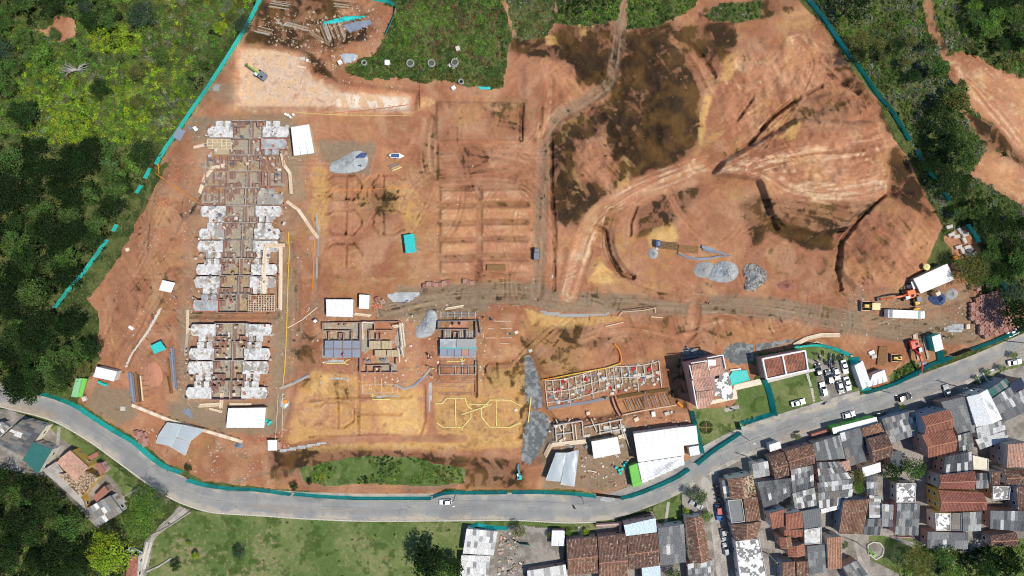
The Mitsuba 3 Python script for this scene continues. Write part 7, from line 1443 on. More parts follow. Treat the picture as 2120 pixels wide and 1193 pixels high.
D(TP, 'grey blue tarp right of the long brick row beside the white shed roof', 'tarp', (588, 255, 597, 253, 600, 265, 590, 266), 'blue_grey', .3, .2, .4); D(TP, 'blue tarp heap by the grey panelled roof on the fence', 'tarp', (383, 258, 396, 260, 400, 270, 388, 270), 'blue_grey', .4, .3, .4); D(TP, 'crumpled black and white plastic beside the white tank at the top', 'tarp', (700, 112, 720, 108, 742, 112, 738, 126, 712, 134), 'plastic_film', .3, .3, .4); D(TP, 'dark tarp sliver on the grey heap by the haul road', 'tarp', (810, 628, 835, 626, 846, 617, 848, 622, 838, 629), 'blue_tarp', .5, .1, .35); D(TP, 'blue tarp pile at the foot of the red excavator', 'tarp', (1898, 752, 1912, 746, 1923, 749, 1918, 757, 1905, 760), 'blue_grey', .5, .4, .4); D(TP, 'grey plastic sheet next to the timber wall, left piece', 'tarp', (372, 850, 390, 843, 402, 862, 395, 870), 'blue_grey', .2, .1, .4); D(TP, 'white and blue plastic sheets at the lower right of the brick block', 'tarp', (580, 825, 590, 822, 602, 835, 590, 848, 578, 842), 'plastic_film', .3, .3, .4)
GB = 'gravel_bed'
D(GB, 'pale grey gravel spread left of the haul road by the blue tarp sliver', 'gravel bed', (795, 610, 820, 604, 870, 602, 872, 612, 845, 628, 812, 628), 'gravel', .10, .06); D(GB, 'blue grey gravel bed with pipe below the house pair', 'gravel bed', (668, 746, 712, 742, 716, 754, 665, 753), 'gravel', .12, .04); D(GB, 'narrow blue grey gravel bed below the access track', 'gravel bed', (664, 784, 700, 781, 738, 779, 738, 785, 664, 788), 'gravel', .12, .04); D(GB, 'blue gravel bed beside the yellow pipe end', 'gravel bed', (778, 817, 826, 815, 830, 822, 776, 826), 'gravel', .12, .04); D(GB, 'long grey gravel strip running down beside the octagonal drain', 'gravel bed', (887, 793, 896, 793, 894, 830, 889, 865, 884, 862), 'gravel', .10, .04); D(GB, 'grey gravel path along the top of the lower bank', 'gravel bed', (576, 930, 620, 922, 676, 913, 678, 920, 622, 932, 578, 939), 'gravel', .10, .04)
D(GB, 'grey gravel patches left of the upper brick row end', 'gravel bed', (437, 176, 458, 172, 456, 190, 440, 192), 'gravel_grey', .08, .04); D(GB, 'pale gravel spot where the road gate is washed out', 'gravel bed', (1240, 1030, 1255, 1024, 1275, 1026, 1275, 1040, 1258, 1042, 1243, 1038), 'gravel', .15, .03); D(GB, 'white sandy spill around the right concrete ring', 'gravel bed', (920, 136, 935, 122, 948, 116, 950, 140, 940, 145), 'block', .10, .05); D(GB, 'pale cement spill in the middle of the right yard', 'gravel bed', (1945, 682, 1965, 672, 1985, 668, 2000, 672, 1995, 688, 1965, 690), 'gravel', .06, .03); D(GB, 'parking gravel between the cars', 'gravel bed', (1686, 762, 1694, 750, 1740, 745, 1768, 810, 1700, 833, 1692, 790), 'paving', .05, .02); D(GB, 'thin grey gravel trail beside the timber walkway', 'gravel bed', (652, 440, 658, 440, 664, 490, 656, 600, 651, 600, 656, 500), 'gravel_grey', .08, .03); D(GB, 'grey gravel ribbon at the edge of the haul road', 'gravel bed', (1139, 530, 1143, 530, 1147, 570, 1143, 592, 1140, 592, 1143, 560), 'gravel', .10, .03)

# ------------------------------------------------------------------ timber walkways, beams, pipes, walls
def walkway(label, pts, w, bsdf=('timber_pale', 'timber'), z=.35, name='timber_walkway', cat='walkway', plank=1.5, legs=True):
    t = thing(name, label, cat); q = np.asarray(pts, float); rng = np.random.default_rng(len(label))
    k = max(2, int(w / 3))
    for (a, b) in zip(q[:-1], q[1:]):
        e = (b - a) / np.hypot(*(b - a)); n = np.array([-e[1], e[0]])
        for j in range(k):
            o = n * (w * ((j + .5) / k - .5)); ex = e * rng.uniform(-1.5, 2.5)
            A, B = G(*(a + o + ex), z + .03 * j), G(*(b + o + e * 1.5 + ex * .5), z + .03 * j + rng.uniform(0, .05))
            beam_part(t, 'plank', A, B, w / k * S * .93, .06, bsdf[int(rng.integers(len(bsdf)))])
        if legs:
            for p in (a, b): g = G(*p, z); beam_part(t, 'trestle', [g[0], g[1], g[2] - z - .2], [g[0], g[1], g[2] - .05], .12, w * S * .8, 'timber_dark')
W_ = walkway
W_('long bent timber walkway descending right of the brick row', [(594, 417), (617, 434), (632, 455), (645, 475), (658, 492)], 7); W_('timber walkway along the upper right wall of the brick row', [(583, 318), (588, 342), (600, 358), (603, 400)], 7, z=1.5); W_('curved timber scaffold on the left of the brick row', [(466, 342), (440, 348), (424, 368), (414, 398)], 8, z=1.5); W_('short timber ramp at the upper left of the brick row', [(432, 298), (402, 305)], 6)
W_('inner timber scaffold strip on the right brick slabs', [(550, 508), (546, 560), (547, 606)], 9, z=3.0); W_('long outer timber scaffold strip right of the brick row', [(581, 510), (581, 560), (580, 640)], 8, z=2.2); W_('top cross timber scaffold joining the two strips', [(547, 508), (588, 508)], 8, z=3.1); W_('grey plank strip along the left of the lower brick block', [(389, 640), (388, 690), (384, 735)], 6, ('timber_grey', 'timber')); W_('timber landing below the lower brick block, left arm', [(412, 840), (452, 838)], 8); W_('timber ramp onto the lower brick block', [(457, 846), (460, 816)], 8, z=.8); W_('loose timber boards beside the landing', [(432, 846), (458, 853)], 5); W_('timber boards above the bright white roof', [(473, 837), (518, 837)], 6)
W_('pale boards beside the white sheet store', [(733, 650), (766, 654)], 6); W_('boards laid left of the haul road centre', [(922, 640), (958, 634)], 5); W_('sloping pale plank ramp below the grey track', [(1645, 715), (1668, 702), (1700, 694), (1738, 694)], 9, z=.5); W_('plank path above the film house', [(1128, 945), (1140, 922), (1175, 918), (1212, 914)], 9); W_('long thin board lying left of the house pair', [(594, 680), (626, 662), (655, 638)], 1.8, z=.2, legs=False); W_('grey duckboard track onto the plots', [(578, 805), (605, 795), (638, 778)], 6, ('blue_grey', 'timber_grey')); W_('curved duckboard track between the concrete houses', [(815, 796), (838, 806), (855, 800), (875, 784), (890, 765)], 5, ('blue_grey', 'timber_grey', 'gravel_grey')); W_('zigzag of boards around the car park lawn', [(1655, 720), (1690, 708), (1740, 726), (1764, 738)], 2, z=.3, legs=False); W_('long timber stack behind the red excavator', [(1894, 690), (1904, 742)], 10, ('timber_grey', 'timber'), legs=False); W_('second timber stack beside the hut', [(1912, 698), (1922, 742)], 5, ('timber_grey', 'timber'), legs=False)
t = thing('retaining_wall', 'long stepped timber retaining wall above the film roof', 'wall'); q = smooth_line([(275, 838), (310, 852), (350, 868), (400, 884), (450, 898), (503, 914)], 8)
for i, (a, b) in enumerate(zip(q[:-1], q[1:])):
    A, B = G(*a), G(*b); beam_part(t, 'plank', A + [0, 0, .3], B + [0, 0, .3], 1.0, .9, ['timber_pale', 'timber', 'cream'][i % 3]); n = np.array([-(B - A)[1], (B - A)[0], 0]) / np.linalg.norm(B - A) * .75
    if i % 2 == 0: beam_part(t, 'post', A + n - [0, 0, .2], A + n + [0, 0, 1.5], .22, .22, 'timber_dark')
t = thing('retaining_wall', 'row of timber posts holding the bank at the haul road', 'wall')
for i in range(22):
    x = 1280 + i * 3.7; g = G(x, 643 - i * .42); beam_part(t, 'post', g - [0, 0, .3], g + [RNG.normal() * .1, RNG.normal() * .1, 1.3], .18, .18, 'timber_dark')
for a, b in (((1282, 655), (1288, 646)), ((1288, 646), (1330, 643)), ((1330, 643), (1356, 638)), ((1356, 638), (1357, 648))): beam_part(t, 'rail', G(*a, .8), G(*b, .8), .2, .25, 'timber')
for l, a, b in [('short pale timber barrier below the ochre bank', (1253, 676), (1290, 667)), ('small timber barrier right of the post row', (1347, 656), (1372, 658)), ('dark rod fence above the ochre bank', (1060, 632), (1085, 631))]: low_wall(l, [a, b], .6, .3, 'timber' if 'dark' not in l else 'timber_dark', 'barrier', 'barrier')
def beams(label, rows, cross):
    t = thing('beam_rack', label, 'steel beams')
    for x0, y0, x1, y1, m, w in rows: beam_part(t, 'beam', G(x0, y0, .55), G(x1, y1, .55 + RNG.uniform(0, .05)), w * S, .35, m)
    for x0, y0, x1, y1 in cross: beam_part(t, 'cross_bar', G(x0, y0, .25), G(x1, y1, .25), .15, .2, 'timber_dark')
beams('blue grey steel beam rack beside the left yard, lower one', [(266, 771, 272, 818, 'steel_blue', 3), (270, 771, 277, 833, 'blue_grey', 3.5), (275, 774, 281, 833, 'steel_blue', 2.5), (281, 772, 287, 834, 'rust', 3.5), (286, 776, 291, 832, 'rust_dark', 2.5), (291, 778, 296, 830, 'timber_pale', 2)], [(266, 780 + k * 11, 310, 777 + k * 11) for k in range(5)])
beams('long blue and rust steel beam rack nearest the brick block', [(348, 744, 356, 815, 'rust', 3), (352, 730, 358, 790, 'steel_blue', 2.5), (355, 720, 362, 805, 'blue_grey', 3), (359, 716, 366, 808, 'steel_blue', 2.5), (347, 780, 354, 815, 'rust_dark', 3)], [(344, 728 + k * 14, 372, 726 + k * 14) for k in range(6)])
beams('bent blue rebar bundle below the rusty mesh stacks', [(1404, 524, 1420, 532, 'steel_blue', 3.5), (1419, 531, 1445, 537, 'steel_blue', 4.5), (1444, 537, 1470, 535, 'blue_grey', 4.5), (1469, 535, 1490, 531, 'steel_blue', 3.5), (1488, 531, 1515, 530, 'steel_blue', 2.5)], []); beams('blue grey rebar bundle right of the rusty mesh stacks', [(1453, 511, 1480, 518, 'blue_grey', 6), (1456, 516, 1478, 522, 'steel_blue', 5), (1478, 520, 1503, 527, 'steel_blue', 5)], [(1470, 512, 1467, 524)]); beams('small steel tube bundle with blue tarp near the boat trailer', [(806, 345, 822, 339, 'steel_grey', 3), (810, 350, 828, 343, 'plywood', 3), (812, 354, 832, 346, 'pale_yellow', 2)], [])
beams('white and blue tubes lying in the lower brick block', [(461, 690, 462, 706, 'lamp', 1.6), (469, 689, 470, 705, 'blue_grey', 1.6), (474, 688, 475, 704, 'lamp', 2.4)], [])
for l, q, m in [('dark rusty reinforcing mesh stack with the blue cab cover', (1365, 499, 1404, 503, 1403, 518, 1363, 514), 'rust_dark'), ('lighter rusty reinforcing mesh stack, right of the dark one', (1406, 507, 1446, 510, 1445, 525, 1403, 521), 'rust'), ('upright rusty mesh stack beside the small bulldozer', (1821, 717, 1839, 719, 1833, 758, 1816, 756), 'rust'), ('rusty mesh stack on the bare plots by the haul road', (1008, 547, 1047, 548, 1047, 562, 1008, 560), 'rust')]:
    q = np.reshape(q, (-1, 2)); t = thing('mesh_stack', l, 'steel mesh'); g = G(*q.mean(0)); z = g[2]
    part(t, 'mesh_sheets', prism([P(a, b, z + .6)[:2] for a, b in q], z - .1, z + .55), m)
    for k in range(9):
        for (a, b), (c, d) in (((q[0] * (1 - (k + .5) / 9) + q[1] * (k + .5) / 9), (q[3] * (1 - (k + .5) / 9) + q[2] * (k + .5) / 9)),): beam_part(t, 'wire', P(a, b, z + .58), P(c, d, z + .58), .05, .05, 'timber_dark')
    for k in range(5): a, b = q[0] * (1 - (k + .5) / 5) + q[3] * (k + .5) / 5, q[1] * (1 - (k + .5) / 5) + q[2] * (k + .5) / 5; beam_part(t, 'wire', P(*a, z + .62), P(*b, z + .62), .05, .05, 'timber_dark')
t = thing('cab_cover', 'small blue covered cab at the left end of the dark mesh stack', 'machine cab'); g = G(1360, 505)
part(t, 'cover', hull(rbox([g[0], g[1], g[2] + .9], [1.5, 2.2, 1.7], .2)), 'blue_tarp'); part(t, 'window', hull(rbox([g[0] + .3, g[1], g[2] + 1.75], [.6, 1.2, .1], .03)), 'blue_grey'); part(t, 'base', hull(rbox([g[0], g[1] - 1.5, g[2] + .2], [.9, .7, .4], .05)), 'block')
def pipes(label, runs, m='pale_yellow', r=.17, z=.22, name='drain_pipe', cat='pipe'):
    t = thing(name, label, cat)
    for a in runs:
        q = np.reshape(a, (-1, 2)); b = MB(); p = GV(q[:, 0], q[:, 1]); p[:, 2] = np.maximum(p[:, 2], np.median(p[:, 2]) - .1) + z; b.tube(p, r, 7); b.part(t, 'pipe', m, smooth=40)
pipes('pale yellow octagonal drain pipes, left set', [(900, 836, 915, 835, 925, 824, 962, 824), (962, 824, 968, 840, 977, 847), (943, 826, 943, 855), (943, 856, 944, 882), (904, 875, 917, 884, 958, 884, 975, 865, 974, 855), (958, 884, 957, 890)]); pipes('pale yellow octagonal drain pipes, right set', [(1013, 820, 1015, 828, 1055, 828, 1080, 838), (1015, 828, 996, 846, 996, 862, 1014, 884, 1055, 884, 1078, 872), (1027, 830, 1027, 868), (1027, 868, 1028, 882), (970, 836, 1018, 838), (955, 858, 1010, 840)]); pipes('yellow drain pipe with branches beside the half poured house', [(925, 748, 957, 748, 958, 740), (958, 748, 963, 744), (958, 748, 953, 743)]); pipes('yellow drain pipe in front of the house pair', [(675, 752, 712, 752, 718, 746, 724, 744), (712, 752, 722, 755)]); pipes('yellow drain pipe end at the blue gravel bed', [(772, 816, 772, 827, 808, 826), (768, 820, 777, 819)])
pipes('orange safety tape across the red yard', [(329, 362, 415, 422)], 'orange', .10, .8, 'safety_tape', 'safety tape'); pipes('orange safety tape loop at the left fence', [(330, 340, 332, 360), (328, 362, 333, 366)], 'orange', .12, .8, 'safety_tape', 'safety tape'); pipes('long yellow hose running down right of the brick row', [(597, 480, 600, 520, 596, 600, 593, 700, 590, 760, 586, 800)], 'yellow', .14, .2, 'hose', 'hose'); pipes('orange tape line beside the grey gravel trail', [(652, 490, 650, 540, 648, 600)], 'orange', .12, .5, 'safety_tape', 'safety tape'); pipes('orange line across the upper octagonal plots', [(672, 394, 750, 394, 850, 387)], 'orange', .07, .4, 'safety_tape', 'safety tape'); pipes('pale pipe string below the white sand platform', [(615, 234, 700, 239, 850, 240)], 'pale_yellow', .07, .4, 'safety_tape', 'safety tape'); pipes('red tape line below the white sand platform', [(690, 235, 760, 229, 848, 220)], 'red_form', .07, .4, 'safety_tape', 'safety tape'); pipes('red marker line crossing the sand edge', [(870, 177, 870, 225)], 'red_form', .07, .4, 'safety_tape', 'safety tape'); pipes('orange barrier mesh trailing down the red slope', [(1271, 712, 1280, 722, 1285, 735, 1286, 750)], 'orange', .22, .5, 'safety_tape', 'safety tape'); pipes('orange barrier mesh roll by the villa corner', [(1402, 832, 1412, 842)], 'orange', .45, .5, 'barrier_roll', 'barrier'); pipes('pale ladder rail line at the lower hut', [(577, 815, 575, 850, 574, 910), (586, 815, 586, 905)], 'timber_pale', .07, .5, 'string_line', 'string line'); pipes('dark drain pipes draped over the grey slope behind the villa', [(1408, 742, 1440, 738, 1500, 738), (1420, 718, 1450, 742)], 'steel_blue', .3, .6, 'drain_pipe', 'pipe'); pipes('yellow rail on the slope left of the foundation', [(1099, 822, 1096, 850, 1093, 875)], 'pale_yellow', .18, .4)
for l, a in [('leaning pale prop in the office yard, left', (1150, 867, 1162, 892)), ('leaning pale prop in the office yard, right', (1162, 892, 1180, 866)), ('pale prop standing at the concrete blocks', (1190, 878, 1194, 915)), ('white board lying in the office yard', (1216, 973, 1235, 977))]: pipes(l, [a], 'timber_pale', .2, .4, 'prop', 'prop')
def step_stones(name, label, pts, n, size, bsdf):
    t = thing(name, label, 'path'); q = smooth_line(pts, 2); k = np.linspace(0, len(q) - 1, n).astype(int)
    for i in k: g = G(*q[i]); box_part(t, 'stone', [g[0] + RNG.normal() * .05, g[1], g[2] + .03], [size * RNG.uniform(.85, 1.15), size * RNG.uniform(.6, .8), .14], RNG.uniform(-.2, .2) + .25, bsdf)
step_stones('stone_path', 'winding row of rough stones crossing the red yard', [(332, 640), (310, 680), (290, 710), (270, 740), (262, 758)], 34, .85, 'block'); step_stones('stepping_stones', 'straight row of white stepping stones on the lawn by the car park', [(1671, 775), (1680, 805), (1686, 836)], 15, .75, 'kerb_grey')
# ------------------------------------------------------------------ rings, pallets, small gear
for l, x, y, kind in [('open concrete ring in the scrub, leftmost', 755, 132, 'dark'), ('concrete ring closed with a white lid', 803, 132, 'white'), ('water filled concrete ring left of the middle one', 850, 133, 'water'), ('water filled concrete ring in the middle of the row', 894, 133, 'water'), ('water filled concrete ring in the white sand spill, rightmost', 942, 131, 'water'), ('small concrete ring at the foot of the scrub knoll', 955, 171, 'dark')]:
    t = thing('concrete_ring', l, 'concrete ring'); g = G(x, y); r = 1.15 if kind == 'water' else .85
    m = trimesh.creation.annulus(r - .25, r, 1.6, sections=22); m.apply_translation([g[0], g[1], g[2] + .3]); part(t, 'ring', m, 'gravel_grey', smooth=40)
    if kind == 'white': part(t, 'lid', hull(rbox([g[0], g[1], g[2] + 1.18], [1.5, 1.5, .12], .03)), 'white')
    else: m = cyl(r - .22, .1, 'z', 20); m.apply_translation([g[0], g[1], g[2] + (.7 if kind == 'water' else .1)]); part(t, 'water' if kind == 'water' else 'bottom', m, kind)
PB = [mikit.ply(hull(rbox([0, 0, .62], [1.18, 1.18, 1.0], .05)), 'brick_red')]
cm = MB()
for a in range(4):
    for b in range(4): cm.box([-.43 + a * .287, -.43 + b * .287, 1.15], [.25, .25, .07])
PC = mikit.ply(cm.mesh(), 'brick_red'); wm = MB()
for s in (-1, 1): wm.box([0, s * .605, .7], [1.24, .03, .9]); wm.box([s * .605, 0, .7], [.03, 1.18, .9])
wm.box([0, .56, 1.14], [1.2, .07, .06]); wm.box([-.56, 0, 1.141], [.07, 1.05, .06]); PWR = mikit.ply(wm.mesh(), 'white'); pm = MB()
for b in (-.5, 0, .5): pm.box([0, b, .06], [1.2, .12, .12])
pm.box([0, 0, .13], [1.2, 1.2, .04]); PP = mikit.ply(pm.mesh(), 'timber')
def pallet(label, x, y, a, group=None, k=0, up=0.0):
    g = G(x, y, .6 + up); g[2] -= .6; t = thing('brick_pallet', label, 'brick pallet', group); POS[t] = (x, y); tw = M4(rotm([0, 0, 1], a) @ np.diag([1.05, 1.05, 1.15]), g)
    part(t, 'bricks', PB[0], ['brick_red', 'brick_pale', 'clay'][k % 3], tw=tw); part(t, 'top_course', PC, ['brick_red', 'brick_pale'][k % 2], tw=tw); part(t, 'wrap', PWR, 'pink' if k % 3 else 'brick_pale', tw=tw); part(t, 'pallet', PP, 'timber_dark', tw=tw)
k = 0
for r in range(12):
    for c in range(10):
        x, y = 2012 + c * 10.0 - r * .2, 622 + r * 9.2 - c * 3.4 + (c % 2) * 2
        e = [(2044, 588), (2062, 590), (2085, 640), (2100, 655), (2112, 660), (2116, 672), (2080, 688), (2040, 700), (2028, 694), (2022, 668), (2008, 658), (2008, 630), (2030, 612)]
        if sdf(np.array([float(x)]), np.array([float(y)]), e)[0] > 0: pallet('wrapped brick pallet in the right yard', x, y, .35 + RNG.normal() * .06, 'brick pallets in the yard by the right road', k); k += 1
for i, (x, y) in enumerate([(2012, 595), (2024, 598), (2048, 590)]): pallet(['brick pallet lying apart at the upper left of the big stack', 'broken brick pallet just above the big stack', 'brick pallet at the top of the big stack near the fence'][i], x, y, .3, None, i)
for i, (x, y) in enumerate([(880, 592), (888, 588), (896, 588), (903, 590), (911, 590), (920, 586), (929, 585), (963, 583), (970, 585), (978, 586)]): pallet('brick pallet in the row along the haul road', x, y, .1, 'brick pallets along the haul road', i)
for i, (x, y) in enumerate([(782, 620), (792, 625)]): pallet(['brick pallet left of two by the small upright shed', 'brick pallet right of two by the small upright shed'][i], x, y, .5, None, i)
for i, (x, y) in enumerate([(283, 896), (291, 898), (299, 900), (287, 905), (296, 908), (303, 912), (293, 914), (301, 920)]): pallet('brick pallet at the left road bend', x, y, .4, 'brick pallets at the left road bend', i)
for l, x, y, a, s, m in [('white cement block by the left platform', 627, 123, .05, (1.6, 1.0, .8), 'block'), ('small white box right of the cement block', 637, 126, .05, (.8, .8, .6), 'white'), ('pair of pale boards on the sand platform', 625, 139, -.2, (2.8, .5, .2), 'timber_pale'), ('white tank beside the crumpled plastic', 705, 131, .4, (1.2, 1.2, 1.2), 'white'), ('pale crate by the scattered clutter at the scrub foot', 939, 183, .6, (1.3, 1.0, .9), 'white'), ('white stone block at the top of the scrub knoll', 948, 102, .3, (1.3, 1.4, .9), 'block'), ('tan crate in the red yard near the fence', 265, 517, .4, (1.2, 1.0, .5), 'timber'), ('pale plaster panel in the lower left yard', 255, 846, 0, (1.4, 1.4, .4), 'kerb_grey'), ('grey tank below the green gate canopy', 177, 825, .4, (1.2, 1.4, .9), 'block'), ('white block pile above the small bulldozer, upper', 1803, 730, .4, (1.8, 1.2, .6), 'white'), ('white block pile above the small bulldozer, lower', 1808, 738, .2, (1.6, 1.2, .6), 'kerb_grey'), ('tan crate on the blue tarped heap', 1931, 608, .5, (1.5, 1.2, 2.8), 'timber'), ('pale crate right of the cement spill', 2001, 676, 0, (1.1, 1.5, .8), 'timber'), ('white crate left of the yard store', 1882, 593, .2, (1.6, 1.1, .9), 'white'), ('white sheet box on the foundation bank', 1098, 726, .3, (1.2, 1.0, .5), 'kerb_grey'), ('pale crate at the ochre plot edge', 1069, 688, .4, (1.2, 1.0, .6), 'timber_pale'), ('small crate near the slope foot', 1068, 849, .5, (1.0, .9, .6), 'timber_pale'), ('white site table on the red bank', 1352, 857, .1, (1.2, 1.6, .7), 'white'), ('square pale table in the office yard, left', 1317, 868, .5, (1.5, 1.2, .6), 'timber_pale'), ('white board panel above the office, right', 1380, 856, .2, (1.5, 1.1, .5), 'kerb_grey'), ('pale crate in the trench below the foundation', 1217, 855, .3, (1.1, 1.1, .8), 'timber'), ('pinkish cabinet beside the small hut', 580, 921, 0, (.9, 2.4, 1.6), 'brick_pale'), ('white scrap on the red yard', 272, 679, -.6, (1.6, .9, .3), 'white'), ('orange drum by the foundation corner', 592, 831, .3, (1.2, 1.2, .8), 'orange'), ('reddish coil near the timber walkway end', 646, 493, .3, (1.8, 1.4, .4), 'brick_pale'), ('orange machine part among the scattered crates', 1976, 533, .3, (1.8, 1.1, .8), 'orange')]:
    t = thing('crate' if 'crate' in l else 'block' if 'block' in l else 'box', l, 'crate' if 'crate' in l else 'block' if 'block' in l else 'box'); g = G(x, y)
    part(t, 'body', hull(rbox([0, 0, s[2] / 2], s, .04)), m, tw=M4(rotm([0, 0, 1], a), g)); part(t, 'lid', hull(rbox([0, 0, s[2] + .03], [s[0] * .92, s[1] * .92, .06], .02)), m if m != 'timber' else 'timber_pale', tw=M4(rotm([0, 0, 1], a), g))
r5 = np.random.default_rng(21)
for x, y, a in [(1963, 470, .25), (1985, 478, -1.0), (1991, 483, -.9), (1967, 486, .4), (1978, 490, .1), (1996, 486, .3), (1994, 498, -1.1), (1982, 512, .3), (1990, 520, -1.2), (2000, 512, .3), (2005, 518, .8), (2012, 527, .4), (2002, 528, .2)]:
    t = thing('beehive_crate', 'pale wooden crate in the grass by the right fence', 'crate', 'pale crates near the right fence'); POS[t] = (x, y); g = G(x, y); part(t, 'body', hull(rbox([0, 0, .4], [2.0, 1.1, .8], .04)), 'block', tw=M4(rotm([0, 0, 1], a), g)); part(t, 'lid', hull(rbox([0, 0, .85], [1.8, .95, .08], .02)), 'kerb_grey', tw=M4(rotm([0, 0, 1], a), g))
t = thing('parasol', 'yellow parasol beside the yard store', 'parasol'); g = G(1920, 553, 2.2); m = trimesh.creation.cone(1.05, .45, sections=8); m.apply_translation(g - [0, 0, .2]); part(t, 'canopy', m, 'pale_yellow'); beam_part(t, 'pole', g - [0, 0, 2.3], g, .07, .07, 'steel_grey')
DR = mikit.ply(cyl(.42, 1.0, 'z', 14).apply_translation([0, 0, .5]), 'black', smooth=40); DL = mikit.ply(cyl(.36, .06, 'z', 14).apply_translation([0, 0, 1.02]), 'black')
for l, g_, m, pts in [('green drum in the site office yard', 'green drums in the office yard', 'teal_net', [(1275, 967), (1281, 972), (1287, 970), (1283, 978), (1292, 962), (1296, 958)]), ('teal barrel beside the white ribbed shed', 'barrels by the left shed', 'teal_net', [(209, 791), (215, 794), (221, 796)]), ('pale drum beside the upper end of the brick row', 'drums at the upper end of the brick row', 'block', [(593, 238), (603, 244), (609, 239), (598, 240)]), ('dark drum standing in the concrete house', 'drums in the house pair', 'steel_blue', [(757, 746), (766, 747), (791, 745), (797, 745)]), ('green tub at the lower right of the brick block', 'tubs by the bright white roof', 'teal_net', [(554, 870), (561, 873), (558, 877)])]:
    for x, y in pts: t = thing('drum', l, 'drum', g_); POS[t] = (x, y); g = G(x, y); part(t, 'body', DR, m, tw=M4(np.eye(3), g)); part(t, 'lid', DL, m if m != 'block' else 'white', tw=M4(np.eye(3), g))
t = thing('flower_bed', 'round red flower bed cut by a cross of grass', 'flower bed')
for k in range(4):
    c = np.array([1462.5, 885.5]) + 2.2 * np.array([math.cos(.785 + k * 1.571), math.sin(.785 + k * 1.571)]); a = np.linspace(k * 1.571 + .02, k * 1.571 + 1.55, 8)
    part(t, 'bed', prism([G(*p)[:2] for p in [c] + [c + 11.5 * np.array([math.cos(x), math.sin(x)]) for x in a]], G(*c)[2] - .2, G(*c)[2] + .2), 'hedge_soil'); m = MB()
    rr = np.random.default_rng(k); n = 60; an = rr.uniform(a[0], a[-1], n); ra = 11 - rr.random(n) ** 2 * 3; p = GV(c[0] + np.cos(an) * ra, c[1] + np.sin(an) * ra, .35); v, f = leaf_quads(p, rr.normal(size=(n, 3)) * .4 + [0, 0, 1], .4, rr)
    put(numbered(t + '__hedge'), (v, f), 'leaf', color=np.repeat(tone('mid', n, rr), 4, 0))
# ------------------------------------------------------------------ poles and people
def pole(label, px, py, h=8.5, lamp=None):
    g = G(px, py); t = thing('utility_pole', label, 'utility pole'); m = MB(); m.tube([g - [0, 0, .5], g + [0, 0, h]], [.17, .11], 8); m.part(t, 'mast', 'kerb_grey' if lamp is None else 'steel_grey', smooth=40)
    beam_part(t, 'crossarm', g + [-.7, -.2, h - .3], g + [.7, .2, h - .3], .1, .12, 'timber_dark')
    if lamp is not None: e = g + [1.6 * math.cos(lamp), 1.6 * math.sin(lamp), h + .1]; beam_part(t, 'lamp_arm', g + [0, 0, h - .1], e, .07, .07, 'steel_grey'); part(t, 'lamp', hull(rbox(e, [.7, .3, .16], .05)), 'white')
    return g + [0, 0, h - .25]
pts = [pole(*a) for a in [('pole at the lower side of the road below the net fence', 943, 1022, 7.5, -1.5), ('pole beside the net fence below the film house', 1205, 1030, 6.5, None), ('street lamp pole at the pavement above the white strip roof', 1815, 806, 8.0, -.4), ('street lamp pole near the silver green car', 1965, 796, 8, -.4), ('pole with lamp arm on the lawn pavement curve', 1533, 900, 8.5, -.6), ('pole beside the dark gate by the right fence', 2082, 706, 8, -.5), ('pole standing by the road bend at the lower left', 286, 1012, 8, None), ('pole at the playground lawn', 1771, 1121, 8, None), ('pole at the end of the pink wall', 1883, 1110, 7.5, None), ('short pole at the top of the narrow street', 1546, 945, 7.5, None), ('pole beside the village alley', 1590, 1146, 7.5, None)]]
for i, (a, b) in enumerate([(1, 4), (4, 2), (2, 3), (3, 5), (0, 1), (9, 4)]):
    t = thing('overhead_wire', ['wire between the film house pole and the lawn pavement pole', 'wire between the lawn pavement pole and the next street lamp', 'wire between the two street lamps on the right', 'wire from the silver green car lamp to the far right pole', 'wire along the lower road to the film house pole', 'wire crossing the road to the narrow street pole'][i], 'wire')
    s = np.linspace(0, 1, 12)[:, None]; q = pts[a] * (1 - s) + pts[b] * s; q[:, 2] -= 1.2 * (4 * s * (1 - s))[:, 0]; m = MB(); m.tube(q, .022, 4); m.part(t, 'cable', 'black')
